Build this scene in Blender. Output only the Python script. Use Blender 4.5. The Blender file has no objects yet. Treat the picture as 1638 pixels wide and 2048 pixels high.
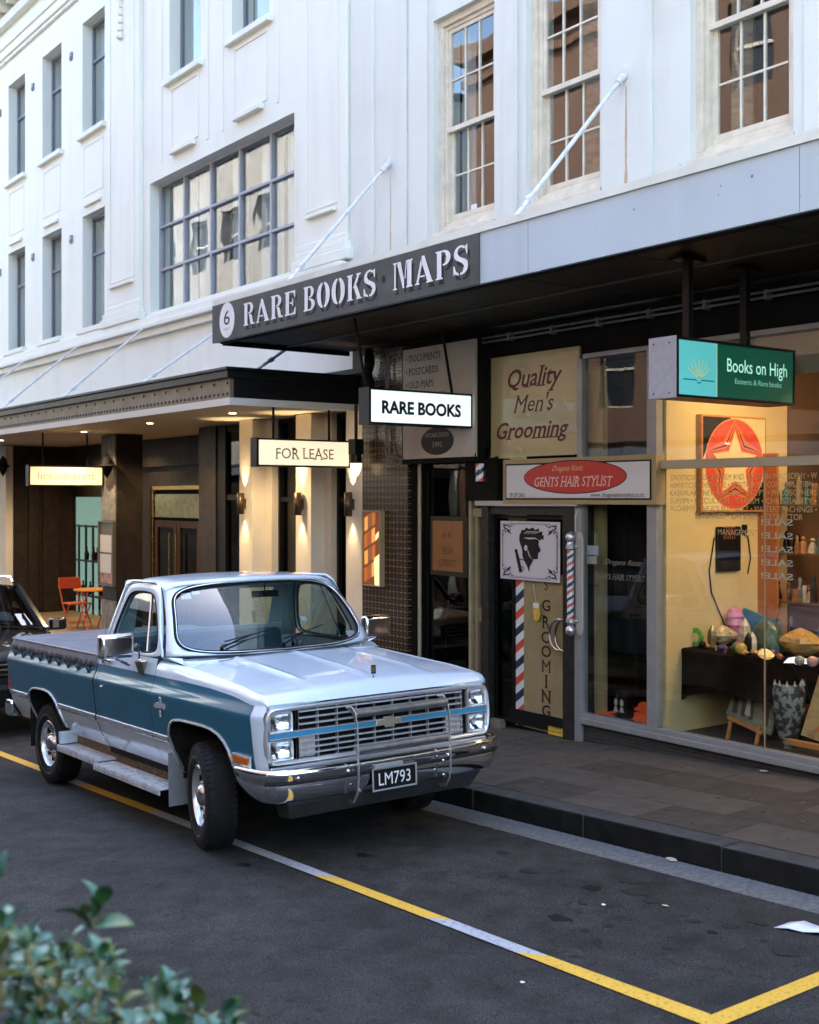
import bpy, bmesh, math, random
from mathutils import Vector, Matrix, Euler
R = math.radians
PI = math.pi
SC = bpy.context.scene
COL = SC.collection

# ---------------------------------------------------------------- camera
FPX, CX, HY, HC = 2380.0, 819.0, 996.0, 2.33      # focal length and horizon in photo pixels, eye height
TH = math.atan(1779 / FPX)
FV = (-math.cos(TH), math.sin(TH)); RV = (math.sin(TH), math.cos(TH))
cam = bpy.data.cameras.new('camera'); camo = bpy.data.objects.new('camera', cam); COL.objects.link(camo)
cam.sensor_fit = 'HORIZONTAL'; cam.sensor_width = 36.0; cam.lens = 36.0 * FPX / 1638
cam.shift_y = -(1024 - HY) / 1638.0
camo.location = (0, 0, HC)
camo.rotation_euler = (R(90), 0, math.atan2(-FV[0], FV[1]))
cam.clip_start = .05; cam.clip_end = 400
cam.dof.use_dof = True; cam.dof.focus_distance = 9.2; cam.dof.aperture_fstop = 4.0
SC.camera = camo

# ---------------------------------------------------------------- sky, sun, exposure
w = bpy.data.worlds.new('World'); SC.world = w; w.use_nodes = True
nt = w.node_tree; bg = nt.nodes['Background']
sky = nt.nodes.new('ShaderNodeTexSky'); sky.sky_type = 'NISHITA'; sky.sun_disc = False
SUN_EL, SUN_AZ = R(47), R(-14)                       # azimuth clockwise from +Y
sky.sun_elevation = SUN_EL; sky.sun_rotation = SUN_AZ
sky.air_density = 1.0; sky.dust_density = 3.0; sky.ozone_density = 1.9
nt.links.new(sky.outputs[0], bg.inputs[0]); bg.inputs[1].default_value = .15
sl = bpy.data.lights.new('sun', 'SUN'); sl.energy = 1.5; sl.angle = R(3); sl.color = (1, .97, .93)
so = bpy.data.objects.new('sun', sl); COL.objects.link(so)
so.rotation_euler = Vector((math.sin(SUN_AZ) * math.cos(SUN_EL), math.cos(SUN_AZ) * math.cos(SUN_EL), math.sin(SUN_EL))).to_track_quat('Z', 'Y').to_euler()
SC.view_settings.view_transform = 'Standard'; SC.view_settings.look = 'None'
SC.view_settings.gamma = 1; SC.view_settings.use_curve_mapping = False
EV = 3.2
SC.view_settings.exposure = EV
SC.render.film_transparent = False
try:
    SC.cycles.max_bounces = 8; SC.cycles.transparent_max_bounces = 16; SC.cycles.caustics_reflective = False
    SC.cycles.caustics_refractive = False; SC.cycles.sample_clamp_indirect = 6
except Exception: pass

# ---------------------------------------------------------------- helpers
def ray(u, v):
    a = (u - CX) / FPX
    return (FV[0] + a * RV[0], FV[1] + a * RV[1], -(v - HY) / FPX)
def at(u, v, X=None, Y=None, Z=None):
    """where the sight line of a photo pixel meets a plane of the place"""
    r = ray(u, v)
    d = X / r[0] if X is not None else Y / r[1] if Y is not None else (Z - HC) / r[2]
    return Vector((r[0] * d, r[1] * d, HC + r[2] * d))
def zroad(x): return .215 + .05 * x
def onroad(u, v):
    r = ray(u, v); d = (HC - .215) / (-r[2] + .05 * r[0])
    return Vector((r[0] * d, r[1] * d, zroad(r[0] * d)))
KY = 6.055
def zpave(x, y): return .215 + .05 * x + .165 + .05 * (y - KY) / 2.05

class MB:
    def __init__(s): s.v = []; s.f = []; s.m = []
    def face(s, pts, m=0):
        i = len(s.v); s.v += [tuple(p) for p in pts]; s.f.append(tuple(range(i, i + len(pts)))); s.m.append(m); return s
    def hexa(s, p, m=0):
        i = len(s.v); s.v += [tuple(q) for q in p]
        for f in ((0, 3, 2, 1), (4, 5, 6, 7), (0, 1, 5, 4), (1, 2, 6, 5), (2, 3, 7, 6), (3, 0, 4, 7)):
            s.f.append(tuple(i + k for k in f)); s.m.append(m)
        return s
    def box(s, x0, x1, y0, y1, z0, z1, m=0):
        return s.hexa([(x0, y0, z0), (x1, y0, z0), (x1, y1, z0), (x0, y1, z0), (x0, y0, z1), (x1, y0, z1), (x1, y1, z1), (x0, y1, z1)], m)
    def bar(s, p0, p1, w_, h_, m=0):
        p0 = Vector(p0); p1 = Vector(p1); d = (p1 - p0).normalized()
        up = Vector((0, 0, 1)) if abs(d.z) < .95 else Vector((0, 1, 0))
        a = d.cross(up).normalized() * w_ / 2; b = a.cross(d).normalized() * h_ / 2
        return s.hexa([p0 - a - b, p0 + a - b, p0 + a + b, p0 - a + b, p1 - a - b, p1 + a - b, p1 + a + b, p1 - a + b], m)
    def tube(s, pts, r, n=8, m=0, caps=True):
        pts = [Vector(p) for p in pts]; rs = r if isinstance(r, (list, tuple)) else [r] * len(pts)
        base = len(s.v); prev = None
        for k, p in enumerate(pts):
            d = (pts[min(k + 1, len(pts) - 1)] - pts[max(k - 1, 0)]).normalized()
            if prev is None:
                up = Vector((0, 0, 1)) if abs(d.z) < .9 else Vector((1, 0, 0)); a = d.cross(up).normalized()
            else: a = (prev - d * prev.dot(d)).normalized()
            prev = a; b = d.cross(a)
            for j in range(n):
                t = 2 * PI * j / n; s.v.append(tuple(p + (a * math.cos(t) + b * math.sin(t)) * rs[k]))
        for k in range(len(pts) - 1):
            for j in range(n):
                j2 = (j + 1) % n
                s.f.append((base + k * n + j, base + k * n + j2, base + (k + 1) * n + j2, base + (k + 1) * n + j)); s.m.append(m)
        if caps:
            s.f.append(tuple(base + j for j in range(n))); s.m.append(m)
            s.f.append(tuple(base + (len(pts) - 1) * n + j for j in range(n))); s.m.append(m)
        return s
    def cyl(s, p0, p1, r, r1=None, n=16, m=0): return s.tube([p0, p1], [r, r if r1 is None else r1], n, m)
    def lathe(s, prof, c, axis='z', n=24, m=0):
        """prof: (radius, height) pairs"""
        rows = []
        for (r, h) in prof:
            row = []
            for j in range(n):
                t = 2 * PI * j / n; a, b = r * math.cos(t), r * math.sin(t)
                p = {'z': (a, b, h), 'y': (a, h, b), 'x': (h, a, b)}[axis]
                row.append((c[0] + p[0], c[1] + p[1], c[2] + p[2]))
            rows.append(row)
        return s.grid(rows, m, closed=True)
    def grid(s, rows, m=0, closed=False):
        base = len(s.v); n = len(rows[0])
        for r_ in rows: s.v += [tuple(p) for p in r_]
        for i in range(len(rows) - 1):
            for j in range(n if closed else n - 1):
                j2 = (j + 1) % n
                s.f.append((base + i * n + j, base + i * n + j2, base + (i + 1) * n + j2, base + (i + 1) * n + j))
                s.m.append(m(i, j) if callable(m) else m)
        return s
    def prism(s, poly, o, u, v, dep, m=0, m_side=None):
        """polygon in the (u,v) plane at o, extruded by vector dep"""
        o = Vector(o); u = Vector(u); v = Vector(v); dep = Vector(dep)
        a = [o + u * p[0] + v * p[1] for p in poly]; b = [p + dep for p in a]; n = len(a); i = len(s.v)
        s.v += [tuple(p) for p in a] + [tuple(p) for p in b]
        s.f.append(tuple(i + k for k in range(n))); s.m.append(m)
        s.f.append(tuple(i + n + k for k in reversed(range(n)))); s.m.append(m)
        for k in range(n):
            s.f.append((i + k, i + (k + 1) % n, i + n + (k + 1) % n, i + n + k)); s.m.append(m if m_side is None else m_side)
        return s
    def flat(s, poly, o, u, v, m=0):
        o = Vector(o); u = Vector(u); v = Vector(v)
        return s.face([o + u * p[0] + v * p[1] for p in poly], m)

ORG = {}
def finish(mesh, merge, fixn):
    b = bmesh.new(); b.from_mesh(mesh)
    if merge: bmesh.ops.remove_doubles(b, verts=b.verts, dist=merge)
    if fixn: bmesh.ops.recalc_face_normals(b, faces=b.faces)
    b.to_mesh(mesh); b.free()
def part(name, mb, mats, parent=None, smooth=False, bevel=0, merge=0, solid=0, fixn=True, subsurf=0, kind=None, label=None, angle=35, org=None, segs=2):
    me = bpy.data.meshes.new(name)
    if parent is not None: og = ORG[parent]
    elif org is not None: og = Vector(org)
    else: og = Vector((0, 0, 0))
    if parent is None and org is None and mb.v:
        xs = [p[0] for p in mb.v]; ys = [p[1] for p in mb.v]; zs = [p[2] for p in mb.v]
        og = Vector(((min(xs) + max(xs)) / 2, (min(ys) + max(ys)) / 2, min(zs)))
    me.from_pydata([(p[0] - og.x, p[1] - og.y, p[2] - og.z) for p in mb.v], [], mb.f)
    if not isinstance(mats, (list, tuple)): mats = [mats]
    for m_ in mats: me.materials.append(m_)
    me.polygons.foreach_set('material_index', mb.m)
    finish(me, merge or (1e-5 if smooth else 0), fixn)
    if smooth:
        me.polygons.foreach_set('use_smooth', [True] * len(me.polygons)); me.set_sharp_from_angle(angle=R(angle))
    o = bpy.data.objects.new(name, me); COL.objects.link(o); ORG[o] = og
    if parent is not None: o.parent = parent
    else: o.location = og
    if solid:
        md = o.modifiers.new('thick', 'SOLIDIFY'); md.thickness = abs(solid); md.offset = -1 if solid > 0 else 1
    if bevel:
        md = o.modifiers.new('bevel', 'BEVEL'); md.width = bevel; md.segments = segs; md.limit_method = 'ANGLE'; md.angle_limit = R(40)
    if subsurf:
        md = o.modifiers.new('sub', 'SUBSURF'); md.levels = subsurf; md.render_levels = subsurf
    if kind: o['kind'] = kind
    if label: o['label'] = label
    return o
def thing(name, label, cat, loc=(0, 0, 0), group=None, rot=None):
    o = bpy.data.objects.new(name, None); COL.objects.link(o); o.location = loc; o.empty_display_size = .1
    if rot: o.rotation_euler = rot
    ORG[o] = Vector(loc) if rot is None else Vector((0, 0, 0))
    tag(o, label, cat, group); return o
def tag(o, label, cat, group=None):
    o['label'] = label; o['category'] = cat
    if group: o['group'] = group
    return o
def dup(o, delta, label, group=None):
    def cp(a, par):
        b = a.copy(); COL.objects.link(b)
        if par is not None: b.parent = par
        for ch in list(kids.get(a, [])): cp(ch, b)
        return b
    kids = {}
    for q in list(bpy.data.objects):
        if q.parent: kids.setdefault(q.parent, []).append(q)
    b = cp(o, None); b.location = Vector(o.location) + Vector(delta); b['label'] = label
    if group: b['group'] = group
    return b

# ---------------------------------------------------------------- materials
def mat(name, col, rough=.6, metal=0., var=0., vs=4., bump=0., bs=60., spec=.5, emit=None, es=1., coat=0., col2=None, vdet=5., streak=False, thr=None, stretch=None, trans=0, ior=1.5):
    if max(col) < .06 and spec == .5 and metal < .1 and not coat: spec = .18
    m = bpy.data.materials.new(name); m.use_nodes = True; n = m.node_tree.nodes; l = m.node_tree.links
    p = n['Principled BSDF']; p.inputs['Base Color'].default_value = (*col, 1); p.inputs['Roughness'].default_value = rough
    p.inputs['Metallic'].default_value = metal; p.inputs['Specular IOR Level'].default_value = spec
    p.inputs['Coat Weight'].default_value = coat; p.inputs['Coat Roughness'].default_value = .03
    p.inputs['Transmission Weight'].default_value = trans; p.inputs['IOR'].default_value = ior
    if emit: p.inputs['Emission Color'].default_value = (*emit, 1); p.inputs['Emission Strength'].default_value = es
    tc = n.new('ShaderNodeTexCoord')
    src = tc.outputs['Object']
    if stretch:
        mp = n.new('ShaderNodeMapping'); mp.inputs['Scale'].default_value = stretch; l.new(src, mp.inputs[0]); src2 = mp.outputs[0]
    else: src2 = src
    if var or col2:
        nz = n.new('ShaderNodeTexNoise'); nz.inputs['Scale'].default_value = vs; nz.inputs['Detail'].default_value = vdet; nz.inputs['Roughness'].default_value = .62
        l.new(src2, nz.inputs['Vector'])
        rp = n.new('ShaderNodeValToRGB'); lo, hi = thr or (.32, .68)
        rp.color_ramp.elements[0].position = lo; rp.color_ramp.elements[1].position = hi
        a = col2 if col2 else tuple(c * (1 - var) for c in col)
        bb = col if col2 else tuple(min(1, c * (1 + var)) for c in col)
        rp.color_ramp.elements[0].color = (*a, 1); rp.color_ramp.elements[1].color = (*bb, 1)
        l.new(nz.outputs[0], rp.inputs[0]); l.new(rp.outputs[0], p.inputs['Base Color'])
        mr = n.new('ShaderNodeMapRange'); mr.inputs['To Min'].default_value = min(1, rough * 1.15 + .02); mr.inputs['To Max'].default_value = rough * .88
        l.new(nz.outputs[0], mr.inputs[0]); l.new(mr.outputs[0], p.inputs['Roughness'])
    if bump:
        nb = n.new('ShaderNodeTexNoise'); nb.inputs['Scale'].default_value = bs; nb.inputs['Detail'].default_value = 4; l.new(src2, nb.inputs['Vector'])
        bp = n.new('ShaderNodeBump'); bp.inputs['Strength'].default_value = bump; bp.inputs['Distance'].default_value = .01
        l.new(nb.outputs[0], bp.inputs['Height']); l.new(bp.outputs[0], p.inputs['Normal'])
    return m
def glass_mat(name, tint=(.95, .97, .96), ior=1.6, rough=0.0, dirt=0.0):
    m = bpy.data.materials.new(name); m.use_nodes = True; n = m.node_tree.nodes; l = m.node_tree.links
    for q in list(n):
        if q.type != 'OUTPUT_MATERIAL': n.remove(q)
    out = [q for q in n if q.type == 'OUTPUT_MATERIAL'][0]
    t = n.new('ShaderNodeBsdfTransparent'); t.inputs[0].default_value = (*tint, 1)
    g = n.new('ShaderNodeBsdfGlossy'); g.inputs['Roughness'].default_value = rough; g.inputs[0].default_value = (1, 1, 1, 1)
    f = n.new('ShaderNodeFresnel')
    ge = n.new('ShaderNodeNewGeometry'); mr_ = n.new('ShaderNodeMapRange'); mr_.inputs['To Min'].default_value = ior; mr_.inputs['To Max'].default_value = 1 / ior
    l.new(ge.outputs['Backfacing'], mr_.inputs[0]); l.new(mr_.outputs[0], f.inputs[0])      # both faces of a pane reflect alike
    tc = n.new('ShaderNodeTexCoord'); nz = n.new('ShaderNodeTexNoise'); nz.inputs['Scale'].default_value = 1.6; nz.inputs['Detail'].default_value = 1
    bp = n.new('ShaderNodeBump'); bp.inputs['Strength'].default_value = .12; bp.inputs['Distance'].default_value = .02
    l.new(tc.outputs['Object'], nz.inputs['Vector']); l.new(nz.outputs[0], bp.inputs['Height'])
    l.new(bp.outputs[0], g.inputs['Normal'])
    mx = n.new('ShaderNodeMixShader'); l.new(f.outputs[0], mx.inputs[0]); l.new(t.outputs[0], mx.inputs[1]); l.new(g.outputs[0], mx.inputs[2])
    last = mx
    if dirt:
        d = n.new('ShaderNodeBsdfDiffuse'); d.inputs[0].default_value = (.5, .52, .52, 1)
        m2 = n.new('ShaderNodeMixShader'); m2.inputs[0].default_value = dirt
        l.new(mx.outputs[0], m2.inputs[1]); l.new(d.outputs[0], m2.inputs[2]); last = m2
    l.new(last.outputs[0], out.inputs[0]); return m
def emis(name, col, s, col2=None, vs=3):
    return mat(name, tuple(c * .6 for c in col), .5, emit=col, es=s / 2 ** EV)

def wallpaint(name, col, dirt, stre=.35, bmp=.15):
    """painted render with vertical rain streaks and faint grime"""
    m = mat(name, col, .75, bump=bmp, bs=25.); n = m.node_tree.nodes; l = m.node_tree.links; p = n['Principled BSDF']
    tc = n.new('ShaderNodeTexCoord')
    def nz(scale, det, sc3, lo, hi):
        mp = n.new('ShaderNodeMapping'); mp.inputs['Scale'].default_value = sc3; l.new(tc.outputs['Object'], mp.inputs[0])
        z = n.new('ShaderNodeTexNoise'); z.inputs['Scale'].default_value = scale; z.inputs['Detail'].default_value = det; l.new(mp.outputs[0], z.inputs['Vector'])
        r_ = n.new('ShaderNodeMapRange'); r_.inputs['From Min'].default_value = lo; r_.inputs['From Max'].default_value = hi; l.new(z.outputs[0], r_.inputs[0]); return r_.outputs[0]
    a = nz(2.2, 6, (1.3, 1.3, .16), .52, .85); b = nz(1.1, 5, (1, 1, 1), .45, .8)
    mu = n.new('ShaderNodeMath'); mu.operation = 'MULTIPLY_ADD'; l.new(a, mu.inputs[0]); mu.inputs[1].default_value = stre; 
    m2 = n.new('ShaderNodeMath'); m2.operation = 'MULTIPLY'; l.new(b, m2.inputs[0]); m2.inputs[1].default_value = stre * .5; l.new(m2.outputs[0], mu.inputs[2])
    mx = n.new('ShaderNodeMix'); mx.data_type = 'RGBA'; mx.inputs[6].default_value = (*col, 1); mx.inputs[7].default_value = (*dirt, 1)
    l.new(mu.outputs[0], mx.inputs[0]); l.new(mx.outputs[2], p.inputs['Base Color']); return m

WHITE = wallpaint('white_render', (.755, .77, .675), (.44, .42, .37), .24)
WHITE2 = wallpaint('shop_render', (.665, .685, .615), (.38, .36, .30), .36)
FASC = wallpaint('fascia_blue_grey', (.43, .50, .56), (.33, .33, .33), .35, .03)
TRIMW = mat('cream_window_paint', (.66, .60, .47), .5, var=.12, vs=6, bump=.1, bs=40)
STEEL = mat('grey_steel_frame', (.17, .19, .22), .45, var=.08)
HSTL = mat('pale_window_frame', (.33, .34, .36), .5, var=.08)
ALU = mat('anodised_frame', (.26, .26, .265), .42, .35, var=.1, vs=7)
DKBR = mat('dark_soffit', (.020, .015, .010), .55, var=.35, vs=1.4)
BLK = mat('black_paint', (.005, .005, .0055), .42, var=.2, spec=.2)
BLKM = mat('matt_black', (.006, .0055, .005), .8, var=.2, spec=.15)
DGREY = mat('sign_grey', (.060, .063, .058), .7, var=.18, vs=3, bump=.05)
CREAMP = mat('cream_paint', (.62, .56, .46), .6, var=.06, vs=3)
HSOF = mat('hotel_soffit', (.74, .64, .48), .6, var=.05, vs=2)
GLASS = glass_mat('window_glass', ior=1.40)
GLASSR = glass_mat('upper_glass', (.9, .93, .93), 1.62)
GLASSD = glass_mat('dark_glass', (.45, .43, .38), 1.4)
CHROME = mat('chrome', (.78, .78, .80), .07, 1., bump=.02, bs=9)
LETW = mat('letter_white', (.72, .72, .74), .6, var=.08, vs=20)
LETB = mat('letter_black', (.008, .008, .008), .5)
# ---------------------------------------------------------------- ground
def asphalt():
    m = mat('asphalt', (.055, .055, .058), .82, bump=.9, bs=160.); n = m.node_tree.nodes; l = m.node_tree.links; p = n['Principled BSDF']
    tc = n.new('ShaderNodeTexCoord')
    def nz(s, d, lo, hi):
        z = n.new('ShaderNodeTexNoise'); z.inputs['Scale'].default_value = s; z.inputs['Detail'].default_value = d; l.new(tc.outputs['Object'], z.inputs['Vector'])
        r_ = n.new('ShaderNodeMapRange'); r_.inputs['From Min'].default_value = lo; r_.inputs['From Max'].default_value = hi; l.new(z.outputs[0], r_.inputs[0]); return r_.outputs[0]
    fine = nz(120, 3, .32, .72); mid = nz(5, 6, .3, .7); big = nz(.7, 4, .3, .7)
    r1 = n.new('ShaderNodeValToRGB'); e = r1.color_ramp.elements; e[0].color = (.006, .006, .006, 1); e[1].color = (.068, .066, .062, 1); l.new(fine, r1.inputs[0])
    r2 = n.new('ShaderNodeValToRGB'); e = r2.color_ramp.elements; e[0].color = (.66, .65, .63, 1); e[1].color = (1.28, 1.27, 1.26, 1); l.new(mid, r2.inputs[0])
    r3 = n.new('ShaderNodeValToRGB'); e = r3.color_ramp.elements; e[0].color = (.74, .74, .74, 1); e[1].color = (1.3, 1.29, 1.28, 1); l.new(big, r3.inputs[0])
    a = n.new('ShaderNodeMix'); a.data_type = 'RGBA'; a.blend_type = 'MULTIPLY'; a.inputs[0].default_value = 1; l.new(r1.outputs[0], a.inputs[6]); l.new(r2.outputs[0], a.inputs[7])
    b = n.new('ShaderNodeMix'); b.data_type = 'RGBA'; b.blend_type = 'MULTIPLY'; b.inputs[0].default_value = 1; l.new(a.outputs[2], b.inputs[6]); l.new(r3.outputs[0], b.inputs[7])
    # cracks: warped voronoi edges, only here and there
    v = n.new('ShaderNodeTexVoronoi'); v.feature = 'DISTANCE_TO_EDGE'; v.inputs['Scale'].default_value = .55
    wz = n.new('ShaderNodeTexNoise'); wz.inputs['Scale'].default_value = 3; wz.inputs['Detail'].default_value = 6; l.new(tc.outputs['Object'], wz.inputs['Vector'])
    ad = n.new('ShaderNodeMix'); ad.data_type = 'RGBA'; ad.blend_type = 'LINEAR_LIGHT'; ad.inputs[0].default_value = .35; l.new(tc.outputs['Object'], ad.inputs[6]); l.new(wz.outputs[1], ad.inputs[7])
    l.new(ad.outputs[2], v.inputs['Vector'])
    mr = n.new('ShaderNodeMapRange'); mr.inputs['From Min'].default_value = .0; mr.inputs['From Max'].default_value = .008; mr.inputs['To Min'].default_value = .45; mr.inputs['To Max'].default_value = 1; l.new(v.outputs['Distance'], mr.inputs[0])
    c = n.new('ShaderNodeMix'); c.data_type = 'RGBA'; c.blend_type = 'MULTIPLY'; c.inputs[0].default_value = .8; l.new(b.outputs[2], c.inputs[6]); l.new(mr.outputs[0], c.inputs[7])
    # small dark drips of oil
    v2 = n.new('ShaderNodeTexVoronoi'); v2.inputs['Scale'].default_value = 3.4; l.new(tc.outputs['Object'], v2.inputs['Vector'])
    m2 = n.new('ShaderNodeMapRange'); m2.inputs['From Min'].default_value = .05; m2.inputs['From Max'].default_value = .13; m2.inputs['To Min'].default_value = .45; m2.inputs['To Max'].default_value = 1; l.new(v2.outputs['Distance'], m2.inputs[0])
    d = n.new('ShaderNodeMix'); d.data_type = 'RGBA'; d.blend_type = 'MULTIPLY'; d.inputs[0].default_value = .8; l.new(c.outputs[2], d.inputs[6]); l.new(m2.outputs[0], d.inputs[7])
    l.new(d.outputs[2], p.inputs['Base Color'])
    return m
ASPH = asphalt()
def ramp(x0, x1, y0, y1, dz, th=None, nx=1):
    mb = MB()
    mb.hexa([(x0, y0, zroad(x0) + dz - th), (x1, y0, zroad(x1) + dz - th), (x1, y1, zroad(x1) + dz - th), (x0, y1, zroad(x0) + dz - th),
             (x0, y0, zroad(x0) + dz), (x1, y0, zroad(x1) + dz), (x1, y1, zroad(x1) + dz), (x0, y1, zroad(x0) + dz)])
    return mb
part('road', ramp(-90, 30, -1.6, KY - .28, 0, .3), ASPH, kind='structure', org=(0, 0, 0))
CONC = mat('channel_concrete', (.115, .115, .115), .85, var=.35, vs=30, bump=.5, bs=120)
part('road_channel', ramp(-90, 30, KY - .28, KY - .002, .003, .3), CONC, kind='structure', org=(0, 0, 0))
GND = mat('ground_dark', (.05, .05, .05), .9)
part('ground', MB().hexa([(-200, -120, -14), (150, -120, 4), (150, 150, 4), (-200, 150, -14), (-200, -120, -10.6), (150, -120, 6.9), (150, 150, 6.9), (-200, 150, -10.6)]), GND, kind='structure', org=(0, 0, 0))
bpy.data.objects['ground'].location.z = -.75
OILM = mat('oil_stain', (.008, .008, .0075), .6, var=.5, vs=40)
OILF = mat('old_oil_stain', (.020, .0195, .0185), .75, var=.4, vs=60)
road = bpy.data.objects['road']
random.seed(31)
for (u, v, s_, m_) in ((1180, 1775, .12, 0), (722, 1709, .10, 0), (1112, 1834, .11, 0), (487, 1729, .10, 0), (1005, 1752, .07, 1), (1160, 1806, .06, 1), (1216, 1850, .06, 1), (1262, 1782, .16, 1), (1300, 1800, .12, 1), (1165, 1860, .05, 1), (1420, 1864, .05, 0), (1508, 1842, .10, 1), (1525, 1880, .05, 1), (1560, 1901, .12, 1), (1330, 1895, .05, 1), (1050, 1740, .12, 1), (1000, 1705, .10, 1), (640, 1662, .15, 1), (860, 1690, .12, 1), (1250, 1760, .13, 1), (1385, 1842, .07, 1), (1190, 1878, .05, 1), (820, 1655, .1, 1), (930, 1790, .05, 1), (1455, 1852, .08, 1)):
    q = onroad(u, v); c_ = (q.x, q.y, zroad(q.x) + .0035)
    n_ = 14; mb = MB(); ring = []
    for k in range(n_):
        a_ = 2 * PI * k / n_; r_ = s_ * random.uniform(.55, 1.1) * (1 + .4 * math.cos(a_)); ring.append((q.x + r_ * math.cos(a_) * .75, q.y + r_ * .5 * math.sin(a_), zroad(q.x + r_ * math.cos(a_) * .75) + .0035))
    mb.face(ring); part('oil_stain', mb, OILM if m_ == 0 else OILF, road, fixn=False)
# grit and crumbs gathered in the gutter
mb = MB()
for k in range(900):
    x_ = random.uniform(-13, -2.5); y_ = KY - abs(random.gauss(0, .09)) - .005; s_ = random.uniform(.002, .006); z_ = zroad(x_) + .004
    mb.face([(x_ - s_, y_ - s_, z_), (x_ + s_, y_ - s_ * .6, z_), (x_, y_ + s_, z_)]); mb.face([(x_ - s_, y_ - s_, z_), (x_ + s_, y_ - s_ * .6, z_), (x_, y_, z_ + s_)]); mb.face([(x_ + s_, y_ - s_ * .6, z_), (x_, y_ + s_, z_), (x_, y_, z_ + s_)])
tag(part('gutter_grit', mb, mat('grit', (.16, .14, .11), .9, var=.6, vs=60), kind='stuff', fixn=False), 'fine grit and crumbs gathered along the gutter by the kerb', 'grit')
# kerb and pavement
KERB = mat('kerb_basalt', (.055, .054, .053), .7, var=.25, vs=9, bump=.35, bs=50)
KFACE = mat('kerb_face_dark', (.008, .0075, .007), .8, var=.5, vs=5, bump=.3, bs=40)  # kerb's front face, much darker than the top of the stones
SLAB = mat('paving_basalt', (.060, .049, .038), .72, var=.24, vs=5.2, bump=.3, bs=70)
SLAB2 = mat('paving_basalt_b', (.057, .047, .037), .76, var=.22, vs=5.6, bump=.3, bs=70)
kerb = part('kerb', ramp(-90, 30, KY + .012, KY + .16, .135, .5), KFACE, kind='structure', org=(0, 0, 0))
x = -28.0; k = 0
random.seed(4)
while x < 2:
    L_ = 1.22
    mb = MB(); dz = random.uniform(-.004, .004)
    a, b = x + .004, x + L_ - .004
    mb.hexa([(a, KY, zroad(a) - .15), (b, KY, zroad(b) - .15), (b, KY + .19, zroad(b) - .15), (a, KY + .19, zroad(a) - .15),
             (a, KY, zroad(a) + .165 + dz), (b, KY, zroad(b) + .165 + dz), (b, KY + .19, zroad(b) + .168 + dz), (a, KY + .19, zroad(a) + .168 + dz)])
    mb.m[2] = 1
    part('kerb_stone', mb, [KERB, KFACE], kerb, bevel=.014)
    x += L_
pv = MB(); YB = 12.5
def pz(x_, y_): return zpave(x_, y_)
pv.hexa([(-90, KY + .19, pz(-90, KY + .19) - .5), (30, KY + .19, pz(30, KY + .19) - .5), (30, YB, pz(30, YB) - .5), (-90, YB, pz(-90, YB) - .5),
         (-90, KY + .19, pz(-90, KY + .19) - .02), (30, KY + .19, pz(30, KY + .19) - .02), (30, YB, pz(30, YB) - .02), (-90, YB, pz(-90, YB) - .02)])
pave = part('pavement', pv, mat('joint_mortar', (.05, .047, .043), .9), kind='structure', org=(0, 0, 0))
ys = [KY + .194, KY + .64, KY + 1.09, KY + 1.54, 8.16]
for r_ in range(4):
    x = -20.0 - .3 * (r_ % 2)
    while x < -1.5:
        L_ = .75; a, b = x + .0025, x + L_ - .0025; y0, y1 = ys[r_] + .0025, ys[r_ + 1] - .0025; dz = random.uniform(-.0015, .0015)
        mb = MB().hexa([(a, y0, pz(a, y0) - .019), (b, y0, pz(b, y0) - .019), (b, y1, pz(b, y1) - .019), (a, y1, pz(a, y1) - .019),
                        (a, y0, pz(a, y0) + dz), (b, y0, pz(b, y0) + dz), (b, y1, pz(b, y1) + dz), (a, y1, pz(a, y1) + dz)])
        part('paving_slab', mb, random.choice((SLAB, SLAB, SLAB2)), pave)
        x += L_
far = MB().hexa([(-90, KY + .19, pz(-90, 6) - .018), (-20.4, KY + .19, pz(-20.4, 6) - .018), (-20.4, 10, pz(-20.4, 8) - .018), (-90, 10, pz(-90, 8) - .018),
                 (-90, KY + .19, pz(-90, KY + .19)), (-20.4, KY + .19, pz(-20.4, KY + .19)), (-20.4, 10, pz(-20.4, 10)), (-90, 10, pz(-90, 10))])
part('far_paving', far, SLAB, pave)
random.seed(15); GUM = [mat('gum_dark', (.018, .016, .014), .8), mat('gum_pale', (.10, .095, .085), .8)]
for k in range(46):
    x_ = random.uniform(-9.5, -4.0); y_ = random.uniform(KY + .25, 7.9); r_ = random.uniform(.010, .022); n_ = 8
    mb = MB().face([(x_ + r_ * random.uniform(.8, 1.1) * math.cos(2 * PI * j / n_), y_ + r_ * math.sin(2 * PI * j / n_), pz(x_, y_) + .0035) for j in range(n_)])
    part('gum_spot', mb, GUM[k % 3 == 0], pave, fixn=False)
# near-side pavement under the camera
npv = MB().hexa([(-90, -4.2, zroad(-90) - .3), (30, -4.2, zroad(30) - .3), (30, -1.6, zroad(30) - .3), (-90, -1.6, zroad(-90) - .3),
                 (-90, -4.2, zroad(-90) + .17), (30, -4.2, zroad(30) + .17), (30, -1.6, zroad(30) + .15), (-90, -1.6, zroad(-90) + .15)])
part('opposite_pavement', npv, SLAB, kind='structure', org=(0, 0, 0))

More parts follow.
